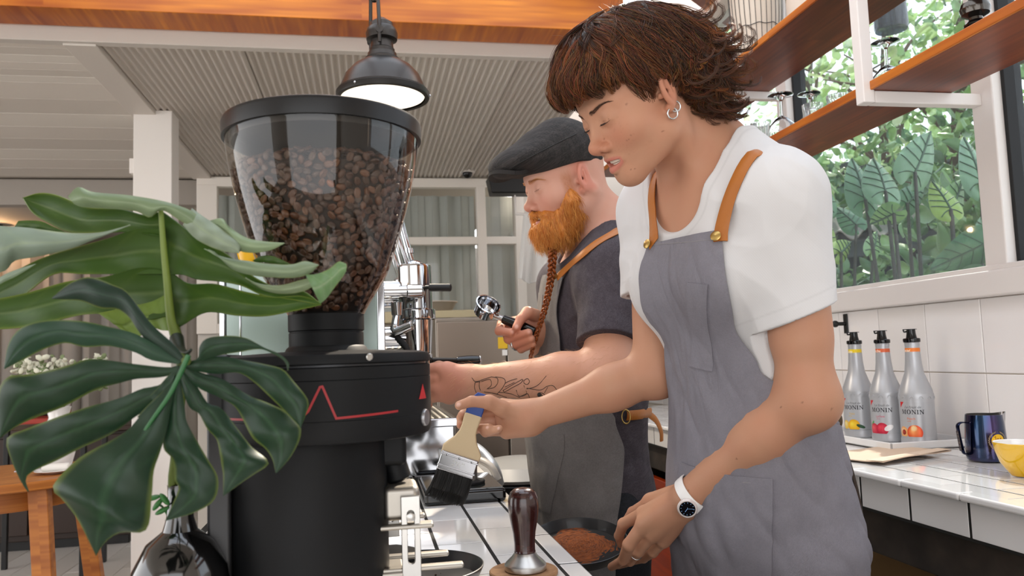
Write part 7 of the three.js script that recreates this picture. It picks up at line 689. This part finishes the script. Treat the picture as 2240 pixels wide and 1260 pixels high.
{ const l = [], r = rng(5); for (const s of [-1, 1]) { l.push({ p: Array.from({ length: 9 }, (_, i) => { const t = i / 8; return V(s * lerp(.0185, .044, t), lerp(-.0048, -.0016, t) - .0002 * Math.sin(t * 3.1), lerp(.0918, .0838, t) + .0022 * Math.sin(t * 3.1)).applyMatrix4(Hd.m); }), r: () => .0005, c: () => [.22, .09, .05] }); for (let i = 0; i < 150; i++) { const t = r(), ax = lerp(.011, .053, t), y = .0175 + .003 * sstep(.01, .033, ax) - .006 * sstep(.036, .054, ax) + (r() - .5) * .008 * (1.1 - t); let z = .1; for (let k = 0; k < 60; k++) { const d = HF.ev(s * ax, y, z); if (d < .0002) break; z -= Math.max(.0003, d * .6); } const p = V(s * ax, y, z), q = p.clone().add(V(s * .006, .0018 - .004 * t, .0012 - .003 * t)); l.push({ p: [p, q].map((v) => v.applyMatrix4(Hd.m)), r: (u) => .0004 * (1 - .6 * u), c: () => [.62 + .1 * r(), .31, .12] }); } } pw(g, 'eyebrows', strands(l), hairMat); }
// beard
const BF = new Field(); for (const s of [-1, 1]) { BF.cap(V(s * .0650, .0, .032), V(s * .060, -.048, .034), .0022, .016, .012); BF.cap(V(s * .058, -.05, .032), V(s * .034, -.098, .068), .021, .03, .02); BF.cap(V(0, -.0535, .1045), V(s * .03, -.064, .084), .0075, .0095, .006); BF.cap(V(s * .034, -.066, .084), V(s * .024, -.095, .085), .0125, .021, .012); BF.cap(V(s * .048, -.085, .022), V(s * .03, -.108, .045), .02, .027, .02); }
BF.ell(V(0, -.112, .076), [.042, .034, .04], .025); BF.ell(V(0, -.094, .094), [.028, .016, .018], .014); BF.ell(V(0, -.0695, .11), [.0225, .0085, .03], .004, true);
const beardF = (x, y, z) => BF.ev(x, y, z) + .0022 * noise3(x * 130, y * 45, z * 130) + .0012 * noise3(x * 260, y * 90, z * 260);
const bg = netMesh(beardF, V(-.085, -.155, -.005), V(.085, .028, .128), .0025, (x, y, z) => mix3([.36, .1, .018], [.72, .28, .055], clamp(.5 + .5 * noise3(x * 170, y * 60, z * 170)))); bg.applyMatrix4(Hd.m); const beard = pw(g, 'beard', bg, hairMat, 'full ginger beard');
{ const r = rng(23), l = [], pos = bg.attributes.position, nor = bg.attributes.normal, n = pos.count; for (let i = 0; i < 5200; i++) { const k = r() * n | 0; const p = V(pos.getX(k), pos.getY(k), pos.getZ(k)); const nn = lp(p); const no = V(nor.getX(k), nor.getY(k), nor.getZ(k)).transformDirection(Hd.inv); const a = p.clone().applyMatrix4(Hd.inv); if (a.y > -.045 && r() < .35) continue; const must = a.z > .088 && a.y > -.07; const dn = must ? V(Math.sign(a.x + .001) * .8, -.8, .1) : V((r() - .5) * .8, -1, (r() - .5) * .7 + .12); dn.addScaledVector(no, .25 - dn.dot(no) * .6).normalize(); const L = must ? .009 : .010 + .014 * r(); const cv = V(r() - .5, -.3, r() - .5).multiplyScalar(L * .5); const pts = [0, .35, .7, 1].map((u) => a.clone().addScaledVector(no, -.0012).addScaledVector(dn, L * u).addScaledVector(no, .002 * Math.sin(u * 3)).addScaledVector(cv, u * u).applyMatrix4(Hd.m)); const c = mix3([.5, .16, .028], [.9, .46, .12], r()); l.push({ p: pts, r: (u) => .00042 * (1 - .7 * u), c: () => c }); } pw(beard, 'beard_hairs', strands(l), hairMat).userData.kind = 'stuff'; }
{ const path = new THREE.CatmullRomCurve3([V(0, -.128, .076).applyMatrix4(Hd.m), at(1209, 560, 1.80), at(1205, 610, 1.795), at(1192, 675, 1.785), at(1173, 735, 1.775), at(1158, 790, 1.765), at(1154, 806, 1.76)]); const l = [], r = rng(2); for (let s = 0; s < 3; s++) { const ph = s * 2.0944; for (let q = 0; q < 9; q++) { const ox = (r() - .5), oy = (r() - .5); const n = 150, pts = []; for (let i = 0; i <= n; i++) { const t = i / n, w = lerp(.0082, .0028, t), c = path.getPointAt(t), a = t * 62 + ph, T = path.getTangentAt(t), S = T.clone().cross(V(0, 0, 1)).normalize(), D = S.clone().cross(T); pts.push(c.addScaledVector(S, w * (Math.sin(a) * .95 + ox * .5)).addScaledVector(D, w * (.55 * Math.sin(2 * a) + oy * .5))); } const cc = mix3([.17, .042, .012], [.36, .1, .022], r()); l.push({ p: pts, r: (t) => lerp(.0026, .0009, t), c: () => cc }); } } pw(beard, 'beard_braid', strands(l), hairMat, 'long thin ginger braid'); }
// cap
{ const CF = new Field(); CF.ell(V(0, .062, -.004), [.0895, .084, .098], .03); CF.ell(V(0, .071, .08), [.0785, .040, .0965], .04); CF.ell(V(0, .04, -.07), [.05, .03, .025], .03); const cut = (z) => .031 + .014 * sstep(.06, .16, z) - .012 * sstep(.0, -.08, z);
  const f = (x, y, z) => Math.max(CF.ev(x, y, z) + .0016 * noise3(x * 30, y * 30, z * 30) + .003 * Math.max(0, noise3(x * 14 + 5, y * 30 + z * 14, z * 10)), cut(z) - y); const ct = mkTex(256, (u, v) => { const p = (Math.sin(u * 6.283 * 4) > .55 ? .14 : 0) + (Math.sin(v * 6.283 * 4) > .6 ? .12 : 0); const n = .5 * pnoise(u * 128, v * 40, 128, 3) + .5 * pnoise(u * 40, v * 128, 128, 4); return mixc(hex(0x151312), hex(0x4c4644), clamp(n * .8 - .12 + p * .9)); }, true, 9, 9);
  const capM = M(0xffffff, .9, { map: ct, bumpMap: weaveB, bumpScale: .0005 }); const cg = netMesh(f, V(-.105, .0, -.125), V(.105, .16, .2), .0028); cg.applyMatrix4(Hd.m); const cap = pw(g, 'flat_cap', cg, capM, 'dark checked woollen flat cap');
  const br = gridSurf(24, 20, (u, v) => { const a = (u - .5) * 2.5, R = .0 + v; const x = .072 * Math.sin(a) * (.55 + .45 * v) * 1.0, z = .075 + .100 * v * Math.cos(a * .62), y = .0445 - .012 * Math.pow(x / .07, 2) + .012 * sstep(.12, .19, z) - .004 * Math.sin(v * 3.1); return V(x, y + .006, z).applyMatrix4(Hd.m); }, .009); pw(cap, 'cap_brim', br, capM);
  const seamP = []; for (let i = 0; i <= 16; i++) { const t = i / 16, z = lerp(.142, -.02, t), y = lerp(.060, .092, Math.pow(t, .8)); let x = .12; for (let k = 0; k < 80 && x > 0; k++) { const d = f(x, y, z); if (d < .0004) break; x -= clamp(d * .6, .0004, .01); } if (x <= 0.01) continue; seamP.push(V(x + .0006, y, z).applyMatrix4(Hd.m)); } pw(cap, 'cap_seam', tube(seamP, .0009, 5, false), mat.black); }
// t-shirt
const sh = new Field(); sh.add((x, y, z) => TF(x, y, z) - .009, .001); const ld = e0.clone().sub(s0).normalize(), rd = e1.clone().sub(s1).normalize(), LE = s0.clone().lerp(e0, .70), RE = s1.clone().lerp(e1, .66); sh.cap(s0, LE.clone().addScaledVector(ld, .03), .071, .072, .05); sh.cap(s1, RE.clone().addScaledVector(rd, .03), .068, .066, .05);
const nh = new Field(); nh.cap(fr.q(J.N, 0, .12, -.05), fr.q(J.N, 0, .02, .0), .085, .083, .01); nh.cap(fr.q(J.N, 0, .0, .04), fr.q(J.N, 0, -.025, .075), .07, .055, .03);
const cp = (c, n) => (x, y, z) => (x - c.x) * n.x + (y - c.y) * n.y + (z - c.z) * n.z; const cL = cp(LE, ld), cR = cp(RE, rd), hemT = fr.q(J.P, 0, .03, 0), cH = cp(hemT, fr.U.clone().negate());
const shF = (x, y, z) => { let d = sh.ev(x, y, z) + .0025 * noise3(x * 20, y * 9, z * 20) + .0045 * Math.max(0, noise3(x * 16 + y * 12, y * 22 - x * 10, z * 16)) + .0016 * noise3(x * 50, y * 34, z * 50); const tk = TF(x, y, z) - .014; if (Math.hypot(x - LE.x, y - LE.y, z - LE.z) < .16) { d = Math.max(d, Math.min(cL(x, y, z), tk)); } if (Math.hypot(x - RE.x, y - RE.y, z - RE.z) < .16) d = Math.max(d, Math.min(cR(x, y, z), tk)); d = Math.max(d, cH(x, y, z) - .02); return -smin(-d, nh.ev(x, y, z), .007); };
const [ta, tb] = bb([J.SL, J.SR, J.N, LE, RE, fr.q(J.P, .17, 0, .13), fr.q(J.P, -.17, 0, -.13)], .12);
const shM = M(0xffffff, .92, { map: mkTex(256, (u, v) => mixc(hex(0x2e282d), hex(0x544c52), clamp(pnoise(u * 128, v * 128, 128, 6) * .6 + .4 * pfbm(u, v, 16, 7, 3))), true, 8, 8), sheen: .3 });
pw(g, 't_shirt', netMesh(shF, ta, tb, .0042), shM, 'washed dark grey t-shirt'); { const q = []; for (let i = 0; i <= 32; i++) { const a = i / 32 * 6.2832, e1_ = fr.Fw.clone().addScaledVector(ld, -fr.Fw.dot(ld)).normalize(), e2 = ld.clone().cross(e1_), c = LE.clone().addScaledVector(ld, -.024); q.push(c.addScaledVector(e1_, .0735 * Math.cos(a)).addScaledVector(e2, .0735 * Math.sin(a))); } }
// jeans, shoes
const tr = new Field(); tr.ell(J.P, [.176, .16, .138], .03, false, fr.B); for (const s of [-1, 1]) { const hip = fr.q(J.P, s * .095, -.07, 0), kn = V(hip.x, .49, hip.z), an = V(hip.x + .02, .09, hip.z); tr.cap(hip, kn, .1, .075, .04); tr.cap(kn, an, .075, .06, .03); }
const jm = M(0xffffff, .85, { map: mkTex(128, (u, v) => mixc(hex(0x0b0c10), hex(0x1f222a), pnoise(u * 64, v * 64, 64, 8)), true, 10, 10) }); pw(g, 'jeans', netMesh((x, y, z) => tr.ev(x, y, z) + .003 * noise3(x * 20, y * 14, z * 20), V(J.P.x - .28, .05, J.P.z - .28), V(J.P.x + .28, J.P.y + .19, J.P.z + .28), .007), jm);
for (const s of [-1, 1]) { const hip = fr.q(J.P, s * .095, -.07, 0), sf = new Field(); sf.ell(V(hip.x + .02 + fr.Fw.x * .06, .045, hip.z + fr.Fw.z * .06), [.055, .045, .145], .02, false, [fr.Lx, V(0, 1, 0), V(fr.Fw.x, 0, fr.Fw.z).normalize()]); pw(g, 'shoe', netMesh((x, y, z) => Math.max(sf.ev(x, y, z), .001 - y), V(hip.x - .22, -.01, hip.z - .22), V(hip.x + .22, .12, hip.z + .22), .008), mat.black); }
// apron
const clothed = (x, y, z) => Math.min(Math.min(TF(x, y, z) - .0115, tr.ev(x, y, z)), 1); const sheet = wrapSheet(J, fr, clothed, [[.16, -40, 36], [.28, -40, 31], [.42, -50, 38], [.54, -75, 56], [.66, -110, 84], [.78, -116, 92], [1.1, -112, 84], [1.9, -112, 84]], { nu: 90, nv: 130, hang: .8, taper: .001, gap: .006, smooth: 8, fold: (a, t) => .005 * sstep(.9, 1.6, t) * Math.sin(a * 6) + .003 * noise3(a * 4 + 3, t * 6, 5) + .002 * noise3(a * 9, t * 12, 1) });
const apC = clothTex(hex(0x66625f), hex(0x827d7b), 91), apM = M(0xffffff, .88, { map: apC, bumpMap: twill, bumpScale: .0003 }); const ap = pw(g, 'apron', sheet.geo, apM, 'grey bib apron');
pw(ap, 'chest_pocket', patch(sheet, [[1176, 640], [1190, 645], [1183, 786], [1166, 780]], .0008, .0026, 16), apM); pw(ap, 'front_pocket', patch(sheet, [[1152, 942], [1235, 950], [1206, 1124], [1144, 1100]], .001, .003, 20), apM);
{ const c0 = sheet.point(...sheet.find(1222, 606), .004); const L = [c0]; for (const [x, y] of [[1245, 585], [1275, 558], [1305, 534], [1340, 514], [1362, 505]]) { const p = hit(shF, x, y, 1.5, 2.2, .0035); L.push(V(p.x, p.y, p.z)); } const e = L[L.length - 1]; L.push(e.clone().addScaledVector(fr.Fw, -.05), fr.q(J.C, .0, .05, -.14)); pw(ap, 'shoulder_strap', ribbon(L, .021, .0022, (v, p) => nrmOf(TF, p, .012)), mat.leather, 'tan leather shoulder strap'); const n = nrmOf(TF, c0, .01); pw(ap, 'snap_button', turn([[0, 0], [.0075, 0], [.0078, .0012], [0, .003]], 20).applyQuaternion(new THREE.Quaternion().setFromUnitVectors(V(0, 1, 0), n)).translate(c0.x + n.x * .005, c0.y + n.y * .005, c0.z + n.z * .005), mat.brass); }
{ const L = [[1368, 908], [1390, 906], [1418, 902]].map(([x, y], i) => { const p = hit(shF, x, y, 1.5, 2.3, .006); return p.d > 1.98 ? at(x, y, 1.80 + i * .03) : V(p.x, p.y, p.z); }); pw(ap, 'waist_strap', ribbon(L, .022, .0025, (v, p) => nrmOf(TF, p, .012)), mat.leather, 'brown leather waist strap'); const b = L[0]; const tq = new THREE.TorusGeometry(.012, .0016, 8, 24); tq.scale(.8, 1.25, 1); tq.translate(b.x - .004, b.y - .002, b.z + .006); pw(ap, 'buckle', tq, mat.brass); const q = [at(1420, 906, 1.86), at(1436, 920, 1.87), at(1447, 945, 1.87), at(1448, 965, 1.87)]; pw(ap, 'strap_end', ribbon(q, .018, .002, () => V(.7, 0, .7)), mat.leather); }
// tattoo, necklace, ring
{ const K = (l) => l.map(([a, b]) => [960 + a / 4.846, 820 + b / 4.846]); const lines = [[[350, 30], [385, 70], [480, 45], [560, 20]], [[385, 80], [378, 130], [395, 190]], [[430, 75], [428, 120], [440, 165]], [[385, 80], [440, 72]], [[450, 70], [545, 50], [555, 110], [510, 150]], [[560, 20], [622, 40], [625, 80], [590, 130], [520, 150]], [[600, 20], [690, 40], [705, 70], [680, 130], [620, 200]], [[480, 180], [620, 205], [720, 240], [830, 285]], [[640, 185], [760, 200], [860, 240], [890, 290]], [[680, 165], [770, 112], [860, 60], [890, 45], [880, 75], [780, 135], [690, 180], [680, 165]], [[900, 60], [940, 40], [960, 70], [940, 100], [905, 90], [900, 60]], [[820, 160], [850, 225], [930, 200], [900, 110]], [[930, 150], [1010, 130], [1060, 100], [1140, 10]], [[930, 140], [1080, 160], [1150, 120], [1210, 115], [1255, 165]], [[1155, 130], [1120, 190]], [[860, 230], [940, 200], [960, 240], [880, 270]], [[700, 90], [760, 60], [830, 40]], [[700, 130], [800, 80]], [[1050, 200], [1070, 190], [1110, 200], [1120, 215], [1080, 235], [1050, 225], [1050, 200]]]; const gs = []; for (const l of lines) { const P = K(l).map(([x, y]) => { const p = hit(LA.fn, x, y, 1.45, 1.9, .0002); const q = V(p.x, p.y, p.z); q.d = p.d; return q; }).filter((q) => q.d < 1.75); if (P.length > 1) gs.push(tube(P, .0006, 4, false, P.length * 6)); } const sh_ = hit(LA.fn, 1183, 863, 1.45, 1.9, 0); gs.push(new THREE.SphereGeometry(.006, 10, 6).scale(1.3, .8, .3).translate(sh_.x, sh_.y, sh_.z)); pw(g, 'tattoo', mg(gs), M(0x2a2622, .7), 'black line tattoo on the forearm'); }
{ const p0 = [], q = fr.q(J.N, 0, .03, -.0); for (let i = 0; i <= 30; i++) { const a = i / 30 * 6.2832; p0.push(fr.q(J.N, .078 * Math.sin(a), .012 - .03 * Math.cos(a), -.005 + .078 * Math.cos(a))); } pw(g, 'necklace', tube(p0, (t) => .0026 + .0007 * Math.sin(t * 260), 6, false, 260), mat.silver, 'silver chain necklace'); }
{ const a = at(1126, 754, 1.80), t = new THREE.TorusGeometry(.0118, .0028, 8, 24); t.applyQuaternion(new THREE.Quaternion().setFromUnitVectors(V(0, 0, 1), at(1150, 747, 1.78).sub(a).normalize())); t.translate(a.x, a.y, a.z); pw(g, 'ring', t, mat.silver, 'chunky silver ring'); }
{ const r = rng(6), l = []; const pos = armL.attributes.position, nor = armL.attributes.normal; for (let i = 0; i < 1500; i++) { const k = r() * pos.count | 0, p = V(pos.getX(k), pos.getY(k), pos.getZ(k)), n = V(nor.getX(k), nor.getY(k), nor.getZ(k)); const t = p.clone().sub(e0).dot(w0.clone().sub(e0)) / w0.distanceToSquared(e0); if (t < -.1 || t > 1.1) continue; const d = n.clone().multiplyScalar(.5).add(V(-.6, -.4, 0)).add(V(r() - .5, r() - .5, r() - .5).multiplyScalar(.6)).normalize(); l.push({ p: [p, p.clone().addScaledVector(d, .008), p.clone().addScaledVector(d, .014).add(V(0, -.002, 0))], r: (u) => .00016 * (1 - .6 * u), c: () => [.55, .32, .14] }); } pw(g, 'arm_hair', strands(l), hairMat).userData.kind = 'stuff'; }
}
renderer.render(scene, camera);
